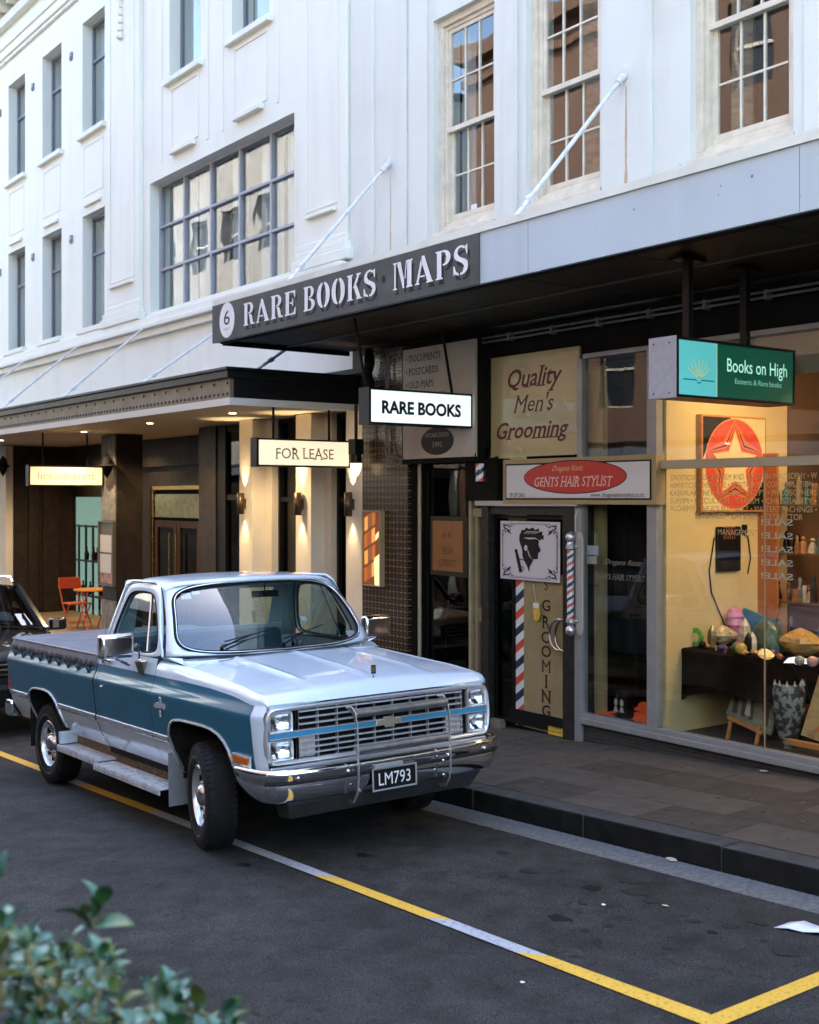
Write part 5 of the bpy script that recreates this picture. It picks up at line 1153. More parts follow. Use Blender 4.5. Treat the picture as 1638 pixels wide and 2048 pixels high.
# gold lettering on the window
GOLDL = mat('window_gold', (.36, .28, .14), .5)
rowsT = [(952, 'GNOSTICISM • ESOTERICISM AND • EASTERN PHILOSOPHY • W'), (968, 'HERMETICISM • HYPNOSIS • MEDITATION • CONTEMPLATION •'), (984, 'KABBALAH • NEW ORIGINS • EGYPT • PHILOSOPHERS'), (1000, 'SUFISM • OCCULTISM • TAOISM • CHRISTIANITY •'), (1016, 'ALCHEMY • THE FOURTH WAY • MASTER TEACHINGS •'), (1031, 'TEACHINGS • CRYSTALS • EXTRACTOR'), (1063, 'MANAGEMENT')]
for i, (v, s_) in enumerate(rowsT):
    u0, u1 = (1345, 1638) if i < 5 else ((1392, 1610) if i == 5 else (1440, 1520))
    a, b = X8(u0), X8(u1)
    text(s_, GOLDL, shop, (a, 8.072, Z8(1480, v) - .03), XA, .05, 'L', width=b - a, name='window_lettering')
for i in range(5):
    v = 1042 + 27 * i; ps = [[(-x_, y_) for x_, y_ in q] for q in txt2d('SALE!', bold=.02)]
    xs_ = X8(1588) - .0
    part('window_lettering', text_mb(ps, (xs_, 8.085, Z8(1560, v) - .035), XA, .052, align='R', width=.30), mat('sale_white', (.42, .39, .32), .6) if i == 0 else bpy.data.materials['sale_white'], shop, fixn=False)

# table with black cloth and stones
TX, TY, TZ = at(1500, 1290, Y=9.0).x + .10, 9.0, at(1500, 1300, Y=8.7).z
tb = thing('display_table', 'round display table under a dark brown draped cloth', 'table', (TX, TY, .24))
CL = mat('dark_brown_cloth', (.008, .004, .003), .85, var=.4, vs=5, spec=.1)
n = 60; rows = []
for i, (rr, z_) in enumerate(((0, TZ), (.5, TZ), (.86, TZ), (.885, TZ - .012), (.89, TZ - .06), (.9, TZ - .22), (.92, TZ - .44))):
    row = []
    for j in range(n):
        an = 2 * PI * j / n; f_ = max(0, i - 3) * .018 * math.sin(an * 11 + 1.5 * math.sin(an * 3)); zz = z_ - (max(0, i - 4) * .05 * (math.sin(an * 2.0 + .6) + .3 * math.sin(an * 5)) if i > 4 else 0)
        row.append((TX + (rr + f_) * math.cos(an), TY + (rr + f_) * .82 * math.sin(an), zz))
    rows.append(row)
part('tablecloth', MB().grid(rows, closed=True), CL, tb, smooth=True, angle=60)
for (dx, dy) in ((-.62, -.35), (.62, -.35), (-.6, .35), (.6, .35)): part('leg', MB().box(TX + dx - .04, TX + dx + .04, TY + dy - .04, TY + dy + .04, .24, TZ - .02), BLK, tb)
def crystal(name, label, u, v, Y, shape, m_, sc=1., cat='crystal', lift=0):
    p_ = at(u, v, Y=Y); z_ = TZ + .002 + lift
    base = Vector((p_.x, Y, z_)); random.seed(hash(name) % 97 if False else len(name) * 7 + int(u))
    mb = MB()
    if shape == 'ball': mb.lathe([(0, 0)] + [(sc * math.sin(R(a_)), sc - sc * math.cos(R(a_))) for a_ in range(15, 180, 15)] + [(0, 2 * sc)], base, 'z', 20)
    elif shape == 'point': mb.lathe([(0, 0), (sc * .34, 0), (sc * .38, sc * .9), (sc * .30, sc * 1.3), (0, sc * 1.75)], base, 'z', 6)
    elif shape == 'rock':
        rows_ = []
        for i in range(7):
            t_ = i / 6; r_ = sc * math.sin(PI * (.12 + .85 * t_)) * 1.0
            rows_.append([(base.x + r_ * random.uniform(.82, 1.12) * math.cos(2 * PI * j / 11), base.y + r_ * .8 * random.uniform(.82, 1.12) * math.sin(2 * PI * j / 11), base.z + sc * 1.15 * t_ + random.uniform(-.02, .02) * sc * (0 < i < 6)) for j in range(11)])
        mb.grid(rows_, closed=True); mb.face(rows_[-1]); mb.face(rows_[0])
    elif shape == 'slice':
        mb.lathe([(sc * .5, -.012), (sc, -.012), (sc, .012), (sc * .5, .012), (sc * .5, -.012)], base + Vector((0, 0, sc)), 'y', 26)
    elif shape == 'cone':
        mb.lathe([(0, 0), (sc * .25, sc * .0), (sc * .38, sc * 1.0), (sc * .5, sc * 1.1), (sc * .42, sc * 1.45), (sc * .5, sc * 1.6), (sc * .36, sc * 2.0), (0, sc * 2.2)], base, 'z', 14)
    elif shape == 'bowl':
        for k in range(6):
            an = 2 * PI * k / 6; mb.hexa([base + Vector((sc * .35 * math.cos(an - .5), sc * .35 * math.sin(an - .5), 0)), base + Vector((sc * 1.3 * math.cos(an), sc * 1.3 * math.sin(an), .0)), base + Vector((sc * .35 * math.cos(an + .5), sc * .35 * math.sin(an + .5), 0)), base + Vector((0, 0, .01)),
                base + Vector((sc * .3 * math.cos(an - .5), sc * .3 * math.sin(an - .5), sc * .5)), base + Vector((sc * .9 * math.cos(an), sc * .9 * math.sin(an), sc * .35)), base + Vector((sc * .3 * math.cos(an + .5), sc * .3 * math.sin(an + .5), sc * .5)), base + Vector((0, 0, sc * .55))])
    elif shape == 'dome':
        rows_ = []
        for i in range(8):
            t_ = i / 7; r_ = sc * (1 - t_ ** 2.4) ** .5 if i < 7 else .01
            rows_.append([(base.x + r_ * (1 + .05 * math.sin(j * 3)) * math.cos(2 * PI * j / 20), base.y + r_ * .7 * math.sin(2 * PI * j / 20), base.z + sc * 1.75 * t_) for j in range(20)])
        mb.grid(rows_, closed=True)
    o = part(name, mb, m_, smooth=shape not in ('point', 'rock', 'bowl'), org=base, merge=1e-5)
    return tag(o, label, cat, 'crystals and stones on the display table')
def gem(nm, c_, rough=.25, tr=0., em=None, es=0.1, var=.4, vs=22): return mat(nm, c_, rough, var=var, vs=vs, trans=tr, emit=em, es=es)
crystal('agate_slice', 'green ringed agate slice standing at the left end of the table', 1391, 1275, 8.50, 'slice', gem('agate_green', (.10, .30, .05), .2), .085)
crystal('obsidian_ball', 'black glossy ball in front of the green agate slice', 1404, 1280, 8.42, 'ball', BLK, .036)
crystal('smoky_point', 'brown pointed crystal just right of the green agate slice', 1424, 1280, 8.60, 'point', gem('smoky', (.16, .11, .05), .2), .115)
crystal('quartz_cluster', 'large clear pale quartz cluster behind the pointed crystals', 1445, 1270, 8.85, 'rock', gem('quartz', (.45, .36, .22), .2), .15)
crystal('quartz_point', 'pale upright quartz point near the middle of the table', 1490, 1270, 8.7, 'point', gem('quartz_b', (.45, .37, .28), .15), .16)
crystal('pink_figure', 'pink glossy stacked figure on a pale cone', 1470, 1262, 8.95, 'cone', gem('pink_gloss', (.55, .20, .36), .2, var=.2), .16)
crystal('citrine_rock', 'small orange crystal lump behind the yellow ball', 1474, 1282, 8.5, 'rock', gem('citrine', (.42, .13, .02), .3), .055)
crystal('yellow_ball', 'yellow translucent ball at the front of the table', 1482, 1290, 8.36, 'ball', gem('yellow_ball', (.38, .26, .04), .15), .052)
crystal('white_wand', 'slender white wand between dark stones', 1505, 1280, 8.48, 'point', gem('wand', (.50, .44, .36), .3), .11)
crystal('dark_wand', 'slender black wand left of the white wand', 1497, 1280, 8.45, 'point', BLK, .11)
crystal('green_geode', 'large dark green geode dome on the table', 1534, 1275, 8.72, 'dome', gem('geode', (.045, .075, .045), .35, var=.8, vs=40), .16)
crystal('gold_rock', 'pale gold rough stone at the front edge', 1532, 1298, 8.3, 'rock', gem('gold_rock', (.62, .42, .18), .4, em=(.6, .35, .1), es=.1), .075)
crystal('amber_slab', 'large amber coloured mottled stone at the right of the table', 1602, 1290, 8.75, 'rock', gem('amber', (.38, .22, .07), .3), .2)
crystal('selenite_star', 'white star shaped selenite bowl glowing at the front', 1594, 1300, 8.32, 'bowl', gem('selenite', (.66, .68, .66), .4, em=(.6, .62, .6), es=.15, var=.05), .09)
crystal('clear_ball', 'small clear grey ball in front of the white star bowl', 1599, 1305, 8.2, 'ball', gem('clear', (.30, .28, .24), .1), .04)
crystal('pink_ball', 'dusty pink ball right of the white star bowl', 1625, 1305, 8.2, 'ball', gem('pinkb', (.50, .26, .20), .2, var=.1), .045)
crystal('purple_cluster', 'small dark purple cluster at the front left of the table', 1445, 1290, 8.4, 'rock', gem('purple', (.06, .03, .08), .3), .06)
crystal('salt_lamp', 'orange glowing lump behind the table stones at the right', 1617, 1262, 9.15, 'rock', emis('salt', (1, .16, .04), .5), .10, cat='lamp')
p = at(1508, 1240, Y=9.05)
t = thing('blue_pouch', 'bright blue printed pouch standing among the crystals', 'pouch', (p.x, 9.05, TZ))
part('pouch', MB().hexa([(p.x - .16, 9.0, TZ + .08), (p.x + .2, 9.0, TZ + .06), (p.x + .2, 9.05, TZ + .06), (p.x - .16, 9.05, TZ + .08), (p.x - .11, 9.03, TZ + .33), (p.x + .22, 9.03, TZ + .24), (p.x + .22, 9.07, TZ + .24), (p.x - .11, 9.07, TZ + .33)]), mat('blue_print', (.01, .13, .22), .4, var=.3, vs=18), t, bevel=.008)
part('stand', MB().box(p.x - .05, p.x + .08, 9.02, 9.05, TZ, TZ + .09), BLK, t)
random.seed(63); EX = [('small amber pebble', (.45, .22, .05)), ('small white pebble', (.5, .46, .40)), ('small violet pebble', (.12, .05, .16)), ('small rust red pebble', (.30, .07, .03)), ('small green pebble', (.07, .16, .05)), ('small grey pebble', (.16, .15, .14))]
WHERE = ['beside the black ball', 'in front of the brown crystal', 'by the quartz cluster foot', 'before the pink figure', 'left of the yellow ball', 'right of the yellow ball', 'under the white wand', 'before the green geode', 'left of the gold stone', 'right of the gold stone', 'before the amber stone', 'beside the pink ball', 'behind the yellow ball', 'beside the star bowl', 'behind the gold stone', 'at the table front edge']
for i, wh in enumerate(WHERE):
    nm_, c_ = EX[i % 6]; u_ = (1412, 1432, 1450, 1466, 1474, 1492, 1508, 1524, 1519, 1548, 1580, 1634, 1488, 1612, 1545, 1560)[i]
    crystal('pebble', nm_ + ' ' + wh, u_, 1290, random.uniform(8.32, 8.62) + .02, random.choice(('ball', 'rock', 'rock', 'point')), gem('pebble_%d' % i, c_, .2), random.uniform(.022, .045))
# low items under the table
p = at(1497, 1450, Y=8.42)
t = thing('carved_picture', 'grey stone-like picture with carved standing figures tilted back on a small wooden easel', 'picture', (p.x, 8.45, .24))
def tl(x_, z_, d_=0): return (p.x + x_, 8.42 + .22 * (z_ - .34) + d_, z_ + .0)
PICG = mat('carved_grey', (.15, .14, .10), .7, var=.35, vs=14, bump=.4, bs=30)
q0 = [(-.26, .44), (.22, .33), (.30, .78), (-.16, .86)]
mb = MB().hexa([tl(x_, z_) for x_, z_ in q0] + [tl(x_, z_, .03) for x_, z_ in q0]); part('slab', mb, PICG, t, bevel=.004)
mb = MB(); 
for i, (fx, hh) in enumerate(((-.17, .30), (-.08, .27), (.0, .31), (.16, .28))):
    zb0 = .475 - .2 * (fx + .2) * 1.0; mb.face([tl(fx - .02, zb0, -.004), tl(fx + .03, zb0 - .005, -.004), tl(fx + .025, zb0 + hh * .75, -.004), tl(fx - .015, zb0 + hh * .76, -.004)]); mb.face([tl(fx - .012, zb0 + hh * .78, -.004), tl(fx + .02, zb0 + hh * .77, -.004), tl(fx + .018, zb0 + hh * .95, -.004), tl(fx - .01, zb0 + hh * .96, -.004)])
part('carved_figures', mb, mat('carved_dark', (.05, .045, .04), .7), t, fixn=False)
part('white_robe_print', MB().face([tl(-.06, .47, -.006), tl(.0, .455, -.006), tl(-.015, .62, -.006), tl(-.045, .62, -.006)]), mat('robe', (.35, .33, .30), .7), t, fixn=False)
part('easel_ledge', MB().bar((p.x - .2, 8.40, .43), (p.x + .16, 8.40, .345), .03, .03), WOODO, t, bevel=.003)
for q_ in (-.17, .13): part('easel_leg', MB().bar((p.x + q_, 8.40, .40), (p.x + q_ - .02, 8.38, .24), .022, .03), WOODO, t)
p = at(1577, 1465, Y=8.5)
t = thing('patterned_vase', 'grey vase with black carved relief figures on the display floor', 'vase', (p.x, 8.5, .24))
VS = mat('vase_grey', (.20, .20, .19), .5, var=.9, vs=16, thr=(.47, .53), col2=(.02, .02, .02))
part('body', MB().lathe([(0, 0), (.05, 0), (.06, .03), (.10, .17), (.135, .32), (.135, .48), (.12, .54), (.10, .54), (.11, .47), (.0, .40)], (p.x, 8.5, .24), 'z', 28), VS, t, smooth=True)
mb = MB()
for k in range(12):
    an = 2 * PI * k / 12; mb.lathe([(0, 0), (.017, 0), (0, .05)], (p.x + .12 * math.cos(an), 8.5 + .12 * math.sin(an), .77), 'z', 4)
part('rim_points', mb, mat('vase_pale', (.3, .3, .28), .5), t)
p = at(1630, 1450, Y=8.5)
t = thing('papyrus_picture', 'tan papyrus picture with orange strokes leaning at the right edge of the window', 'picture', (p.x, 8.5, .24))
part('sheet', MB().hexa([(p.x - .1, 8.45, .38), (p.x + .4, 8.45, .30), (p.x + .4, 8.47, .30), (p.x - .1, 8.47, .38), (p.x + .0, 8.58, .92), (p.x + .5, 8.58, .86), (p.x + .5, 8.60, .86), (p.x + .0, 8.60, .92)]), mat('papyrus', (.33, .22, .09), .8, var=.3, vs=9), t)
part('stroke_print', MB().face([(p.x + .0, 8.46, .42), (p.x + .04, 8.46, .42), (p.x + .25, 8.52, .62), (p.x + .22, 8.52, .64)]).face([(p.x + .06, 8.456, .38), (p.x + .1, 8.456, .38), (p.x + .3, 8.50, .55), (p.x + .27, 8.50, .57)]), mat('orange_stroke', (.42, .12, .03), .7), t, fixn=False)
part('easel_ledge', MB().box(p.x - .22, p.x + .4, 8.40, 8.45, .29, .335), WOODO, t, bevel=.003)
# shelf unit and objects at the back
X0s = at(1500, 1100, Y=9.6).x; SY = 9.6 - 10.9
sh_ = thing('shelf_unit', 'glass shelves of small figurines and jewellery behind the bookshop display table', 'shelf', (X0s + 1, 9.6, .24))
for zz in (.9, 1.35, 1.8, 2.25): part('shelf', MB().box(X0s, X0s + 2.6, 9.45, 9.8, zz, zz + .02), mat('shelf_brown', (.10, .06, .03), .4) if zz == .9 else bpy.data.materials['shelf_brown'], sh_)
for k in range(4): part('upright', MB().box(X0s + k * .85, X0s + k * .85 + .03, 9.5, 9.8, .24, 2.7), BLK, sh_)
part('orange_post', MB().box(X0s + .20, X0s + .44, 9.42, 9.45, 1.2, 2.75), mat('orange_post', (.34, .10, .025), .6), sh_)
random.seed(21); fig = [mat('fig_a', (.34, .25, .13), .5, var=.3, vs=30), mat('fig_b', (.26, .10, .04), .5, var=.3, vs=30), mat('fig_c', (.05, .13, .15), .4), mat('fig_d', (.42, .36, .26), .5, var=.3, vs=30), mat('fig_e', (.03, .02, .02), .4)]
for zz in (.92, 1.37, 1.82, 2.27):
    x = X0s + .08
    while x < X0s + 2.5:
        hh = random.uniform(.14, .30); r_ = random.uniform(.03, .055); y_ = random.uniform(9.5, 9.72)
        part('figurine', MB().lathe([(0, 0), (r_, 0), (r_ * random.uniform(.6, 1.1), hh * .35), (r_ * random.uniform(.4, .9), hh * .6), (r_ * .35, hh * .72), (r_ * .55, hh * .84), (r_ * .3, hh * .97), (0, hh)], (x, y_, zz), 'z', 9), random.choice(fig), sh_, smooth=True)
        if random.random() < .55:
            bx_ = x + random.uniform(.03, .06); bw_ = random.uniform(.02, .06); bh_ = random.uniform(.08, .2)
            part('small_box', MB().box(bx_, bx_ + bw_, 9.47, 9.50, zz, zz + bh_), random.choice(fig), sh_)
        x += random.uniform(.075, .13)
t = thing('dark_box_frame', 'dark tilted box near the ceiling at the back of the bookshop', 'box', (X0s + .6, 10.5, 2.6))
part('box', MB().hexa([(X0s + .45, 10.3, 2.78), (X0s + 1.4, 10.3, 2.74), (X0s + 1.4, 10.5, 2.74), (X0s + .45, 10.5, 2.78), (X0s + .38, 10.3, 3.12), (X0s + 1.4, 10.3, 3.10), (X0s + 1.4, 10.5, 3.10), (X0s + .38, 10.5, 3.12)]), BLK, t, bevel=.01)

# ---------------------------------------------------------------- red bistro chair and table, menu case
REDM = mat('orange_red_metal', (.55, .07, .015), .45, var=.1, vs=9)
def pvz(x_, y_): return pz(x_, y_)
c0 = at(155, 1255, Y=8.15); cxx, cyy = c0.x, 8.15; gz = tz + .002
ch = thing('bistro_chair', 'orange-red folding metal chair left of the small table on the far pavement', 'chair', (cxx, cyy, gz))
def chairpt(x_, z_, y_=0): return (cxx + x_, cyy + y_, gz + z_)
for s_ in (-.2, .2):
    part('back_leg', MB().tube([chairpt(-.42, .88, s_), chairpt(-.30, .60, s_), (chairpt(-.18, .40, s_)), chairpt(.22, 0, s_)], .013, 8), REDM, ch, smooth=True)
    part('front_leg', MB().tube([chairpt(.12, .45, s_), chairpt(-.25, 0, s_)], .013, 8), REDM, ch, smooth=True)
part('backrest', MB().box(cxx - .43, cxx - .385, cyy - .2, cyy + .2, gz + .70, gz + .90), REDM, ch, bevel=.006)
part('seat', MB().box(cxx - .2, cxx + .2, cyy - .2, cyy + .2, gz + .44, gz + .465), REDM, ch, bevel=.006)
part('stretcher', MB().cyl(chairpt(.12, .1, -.2), chairpt(.12, .1, .2), .01).cyl(chairpt(-.16, .1, -.2), chairpt(-.16, .1, .2), .01), REDM, ch, smooth=True)
tx_ = at(186, 1200, Y=8.3).x; gz2 = tz + .002
bt = thing('bistro_table', 'small orange-topped folding cafe table beside the red chair', 'table', (tx_, 8.3, gz2))
part('tabletop', MB().cyl((tx_, 8.3, gz2 + .70), (tx_, 8.3, gz2 + .73), .34, n=28), mat('table_orange', (.60, .22, .03), .4), bt, bevel=.004)
for s_ in (-.2, .2):
    part('leg', MB().tube([(tx_ - .28, 8.3 + s_, gz2), (tx_, 8.3 + s_, gz2 + .36), (tx_ + .26, 8.3 + s_, gz2 + .7)], .012, 8), REDM, bt, smooth=True)
    part('leg', MB().tube([(tx_ + .28, 8.3 + s_, gz2), (tx_, 8.3 + s_, gz2 + .36), (tx_ - .26, 8.3 + s_, gz2 + .7)], .012, 8), REDM, bt, smooth=True)
t = thing('menu_case', 'wall mounted menu case with two white sheets on the grey pillar', 'notice', (-19.3, 7.95, 1.3))
a, b = at(196, 1100, Y=7.9).x, at(224, 1100, Y=7.9).x; c, d = at(210, 1170, Y=7.9).z, at(210, 1044, Y=7.9).z
part('case', frame_rect(MB().box(a, b, 7.93, 7.96, c, d), a - .02, b + .02, c - .02, d + .02, 7.90, 7.963, .03), mat('case_bronze', (.14, .12, .09), .4, .5), t, bevel=.003)
part('sheet', MB().box(a + .03, b - .09, 7.925, 7.929, c + .55, d - .22), mat('paper_white', (.55, .55, .56), .7), t)
part('sheet', MB().box(a + .02, b - .1, 7.925, 7.929, c + .20, c + .52), bpy.data.materials['paper_white'], t)
part('poster', MB().box(a + .02, b - .05, 7.925, 7.929, c + .03, c + .19), mat('poster_pink', (.36, .22, .18), .7, var=.6, vs=9), t)
# outdoor wall lamps on pillars
for (u, lb) in ((214, 'black lantern silhouette on the grey marble pillar face'), (6, 'black wall lamp at the far left edge on the cream pillar')):
    p = at(u, 932, Y=7.85)
    t = thing('pillar_lamp', lb, 'wall lamp', p)
    part('lamp_body', MB().lathe([(0, -.22), (.07, -.10), (.09, -.02), (.16, 0), (.09, .03), (.07, .12), (0, .22)], p, 'z', 12), BLKM, t, smooth=True)
    part('arm', MB().cyl(p, (p.x, 7.96, p.z), .025), BLKM, t)

# ---------------------------------------------------------------- litter
pp = onroad(1600, 1862)
rows = [[(pp.x + -.17 + .11 * j, pp.y - .09 + .09 * i + .03 * j, zroad(pp.x - .17 + .11 * j) + .008 + .018 * (j % 2) * (1 if i else .5)) for j in range(5)] for i in range(3)]
rows = [[((q[0] - pp.x) * .68 + pp.x, (q[1] - pp.y) * .8 + pp.y, q[2]) for q in r_] for r_ in rows]
tag(part('paper_sheet', MB().grid(rows), mat('litter_paper', (.66, .68, .74), .7), smooth=True, solid=.0015), 'crumpled white sheet of paper on the road near the kerb', 'paper')
LEAFL = mat('dry_leaf', (.45, .36, .26), .8)
for (u, v, s_, m_, lb) in ((1342, 1722, .05, LEAFL, 'dry tan leaf on the gutter strip'), (1332, 1814, .026, LEAFL, 'tiny tan scrap in the middle of the parking bay'), (1207, 1812, .018, LETW, 'tiny white scrap left of the tan one in the bay'), (1045, 1968, .014, LETW, 'tiny white fleck on the road below the white line dash'), (1530, 1542, .05, LEAFL, 'dry leaf against the foot of the bookshop wall')):
    q = onroad(u, v) if v != 1542 else at(u, v - 2, Y=7.98)
    zz = zroad(q.x) + .006 if v != 1542 else zpave(q.x, 7.98) + .012
    if v == 1722: zz += .006
    random.seed(int(u)); pts = [(q.x + s_ * random.uniform(.5, 1.2) * math.cos(k * 1.05), q.y + s_ * random.uniform(.4, .9) * math.sin(k * 1.05), zz + random.uniform(0, .006)) for k in range(6)]
    mb = MB()
    c_ = (q.x, q.y, zz + .008)
    for k in range(6): mb.face([c_, pts[k], pts[(k + 1) % 6]])
    tag(part('litter_scrap', mb, m_, org=c_, solid=.001), lb, 'litter')

# ---------------------------------------------------------------- the other side of the street (seen only in reflections)
BRK = mat('orange_brick', (.165, .092, .058), .85, var=.25, vs=30, bump=.3, bs=40)
STN = mat('cream_stone', (.33, .31, .27), .8, var=.12, vs=3, bump=.2, bs=20)
WIN = mat('dark_window', (.03, .035, .04), .08)
def opp(name, label, x0_, x1_, h, m_, wm, step=2.4, ww=1.1, y=-4.2, first=4.4, corn=True):
    t = thing(name, label, 'building', ((x0_ + x1_) / 2, y, 0)); holes = []
    nb = int((x1_ - x0_ - .6) / step); off = (x1_ - x0_ - nb * step) / 2
    z = first
    while z + 2.2 < h:
        for k in range(nb): c_ = x0_ + off + step * (k + .5); holes.append((c_ - ww / 2, c_ + ww / 2, z, z + 1.9))
        z += 3.3
    part('wall', wall_mb(x0_, x1_, -3, h, y, y - .4, holes), m_, t)
    part('side_wall', MB().box(x0_, x0_ + .2, y - 9, y - .4, -3, h).box(x1_ - .2, x1_, y - 9, y - .4, -3, h), m_, t)
    part('roof', MB().box(x0_, x1_, y - 9, y - .4, h - .3, h), BLKM, t)
    if corn: part('cornice', MB().box(x0_, x1_, y, y + .35, h - .5, h - .1).box(x0_, x1_, y, y + .15, h - 1.1, h - .9).box(x0_, x1_, y, y + .15, 3.6, 3.9), m_, t)
    for hh in holes:
        f = part('window', frame_rect(MB(), hh[0], hh[1], hh[2], hh[3], y - .28, y - .2, .06).box(hh[0], hh[1], y - .28, y - .2, (hh[2] + hh[3]) / 2 - .03, (hh[2] + hh[3]) / 2 + .03), wm, t)
        part('pane', MB().box(hh[0] + .06, hh[1] - .06, y - .26, y - .25, hh[2] + .06, hh[3] - .06), WIN, f)
    part('awning', MB().box(x0_ + .2, x1_ - .2, y + .05, y + 2.2, 3.1, 3.35), STEEL, t)
    part('shopfront', MB().box(x0_ + .3, x1_ - .3, y + .01, y + .04, -2.5, 2.9), WIN, t)
    return t
opp('brick_building', 'orange brick building across the street mirrored in the sash windows', -25.2, -3, 14.6, BRK, TRIMW, 3.4, 1.0)
opp('low_building', 'low pale building across the street mirrored beside the brick one', -31, -25.3, 8.6, WHITE, STEEL)
opp('stone_building', 'cream stone building across the street mirrored in the big gridded window', -62, -31.1, 16, STN, TRIMW, 2.6, 1.2)
opp('plain_building', 'plain pale building across the street mirrored in the truck chrome', -2.9, 22, 9.5, WHITE, STEEL, 3.0, 1.2)
# ---------------------------------------------------------------- the pickup truck (local: x forward from front axle, y kerb side, z up)
SILVER = mat('silver_blue_paint', (.60, .70, .80), .32, .15, coat=1., var=.03, vs=2)
BLUE = mat('petrol_blue_paint', (.004, .110, .195), .30, .1, coat=.8, var=.08, vs=2, spec=.3)
RUB = mat('rubber', (.008, .008, .008), .75, var=.3, vs=12, spec=.25)
TRIMB = mat('bright_trim', (.72, .73, .75), .26, .7)
BLUEB = mat('grille_blue', (.03, .20, .34), .4)
UNDER = mat('underbody', (.010, .010, .010), .9)
CAB = mat('cab_vinyl', (.03, .07, .10), .6, var=.2)
TARP = mat('grey_tarp', (.15, .15, .17), .7, var=.15, vs=3, bump=.15, bs=30)
TGLASS = glass_mat('truck_glass', (.62, .74, .74), 1.95)
truck = thing('pickup_truck', 'old silver and petrol blue pickup truck with chrome bumper and grey bed cover', 'pickup truck', (-7.69, 4.885, zroad(-7.69)), rot=(0, -math.atan(.05), 0))
def K(mb):
    mb.v = [(p[0], p[1], p[2] - .022 * p[0]) for p in mb.v]; return mb
def tpart(name, mb, m_, par=None, rake=True, **k): return part(name, K(mb) if rake else mb, m_, par or truck, **k)
ORG[truck] = Vector((0, 0, 0))
def lerp(tab, x):
    if x <= tab[0][0]: return tab[0][1]
    for (a, b) in zip(tab, tab[1:]):
        if x <= b[0]: return a[1] + (b[1] - a[1]) * (x - a[0]) / max(1e-9, b[0] - a[0])
    return tab[-1][1]
PROF = [(.40, .84), (.46, .875), (.52, .92), (.58, .95), (.65, .975), (.72, .99), (.85, 1.003), (.97, 1.012), (1.02, 1.018), (1.04, 1.012), (1.075, .992), (1.12, .975), (1.16, .966), (1.21, .955), (1.28, .938)]
def yprof(z, x=0):
    y = lerp(PROF, z)
    if x > .78: y -= ((x - .78) / .12) ** 2 * .045
    return y
ARF = [(-.491, .40), (-.49, .74), (-.475, .79), (-.44, .835), (-.38, .863), (-.28, .878), (-.1, .882), (.1, .882), (.22, .872), (.32, .848), (.40, .808), (.45, .755), (.48, .69), (.492, .60), (.495, .40)]
ARR = [(-3.571, .40), (-3.57, .66), (-3.55, .72), (-3.5, .77), (-3.42, .798), (-3.3, .81), (-3.1, .81), (-3.0, .80), (-2.92, .775), (-2.85, .73), (-2.81, .66), (-2.79, .56), (-2.785, .40)]
ZPL = [(-1.9, 1.155), (-.3, 1.155), (.16, 1.148), (.5, 1.13), (.76, 1.10)]
ZTOP = [(-.77, 1.27), (-.44, 1.255), (0, 1.225), (.52, 1.19), (.80, 1.155), (.86, 1.135), (.90, 1.105)]
def hoodedge(x): return lerp([(-.8, .895), (-.44, .905), (.52, .935), (.85, .955), (.9, .945)], x)
def side(name, x0, x1, s, arch=None, bottom=.44, ztop=None, mode='bed'):
    xs = set([x0, x1]); n = int((x1 - x0) / .05) + 1
    for i in range(n + 1): xs.add(x0 + (x1 - x0) * i / n)
    if arch:
        for (a, b) in arch:
            if x0 < a < x1: xs.add(a)
        for (p, q) in zip(arch, arch[1:]):
            for t in (.33, .66):
                a = p[0] + (q[0] - p[0]) * t
                if x0 < a < x1: xs.add(a)
    xs = sorted(xs); rows = []; L = [.44, .50, .56, .62, .68, .74, .80, .86, .92, .97, 1.0, 1.02, 1.04, 1.07, 1.10]
    for x in xs:
        zb = bottom if not callable(bottom) else bottom(x)
        if arch and arch[0][0] < x < arch[-1][0]: zb = max(zb, lerp(arch, x))
        zp_ = lerp(ZPL, x); row = []
        for z in L: z = max(min(z, zp_ - .001), zb); row.append((x, s * yprof(z, x), z))
        row.append((x, s * yprof(zp_, x), zp_))
        if mode == 'fender':
            zt = lerp(ZTOP, x); ye = hoodedge(x); h = zt - zp_; y0 = yprof(zp_, x)
            for (ky, kz) in ((.12, .35), (.32, .70), (.62, .92), (1.0, 1.0)): row.append((x, s * (y0 + (ye - y0) * ky), zp_ + h * kz))
            row.append((x, s * (ye - .004), zt - .03))
        elif mode == 'door':
            for z in (1.20, 1.24, 1.28): row.append((x, s * yprof(z), z))
        else:
            for (y, z) in ((.957, 1.18), (.945, 1.205), (.90, 1.21), (.88, 1.19)): row.append((x, s * y, z))
        rows.append(row)
    nl = len(L)
    def mm(i, j):
        if mode == 'fender' and xs[i] > .775: return 0
        if j >= nl: return 0
        if L[j] < .735: return 0
        return 1
    # material by height: silver below the trim line, blue above it
    def mm2(i, j):
        if mode == 'fender' and xs[i] > .775: return 0
        if j >= nl: return 0
        z = (rows[i][j][2] + rows[i + 1][j + 1][2]) / 2
        return 1 if z > .70 else 0
    mb = MB().grid(rows, mm2)
    return tpart(name, mb, [SILVER, BLUE], smooth=True, merge=.0008, solid=.0, angle=50)
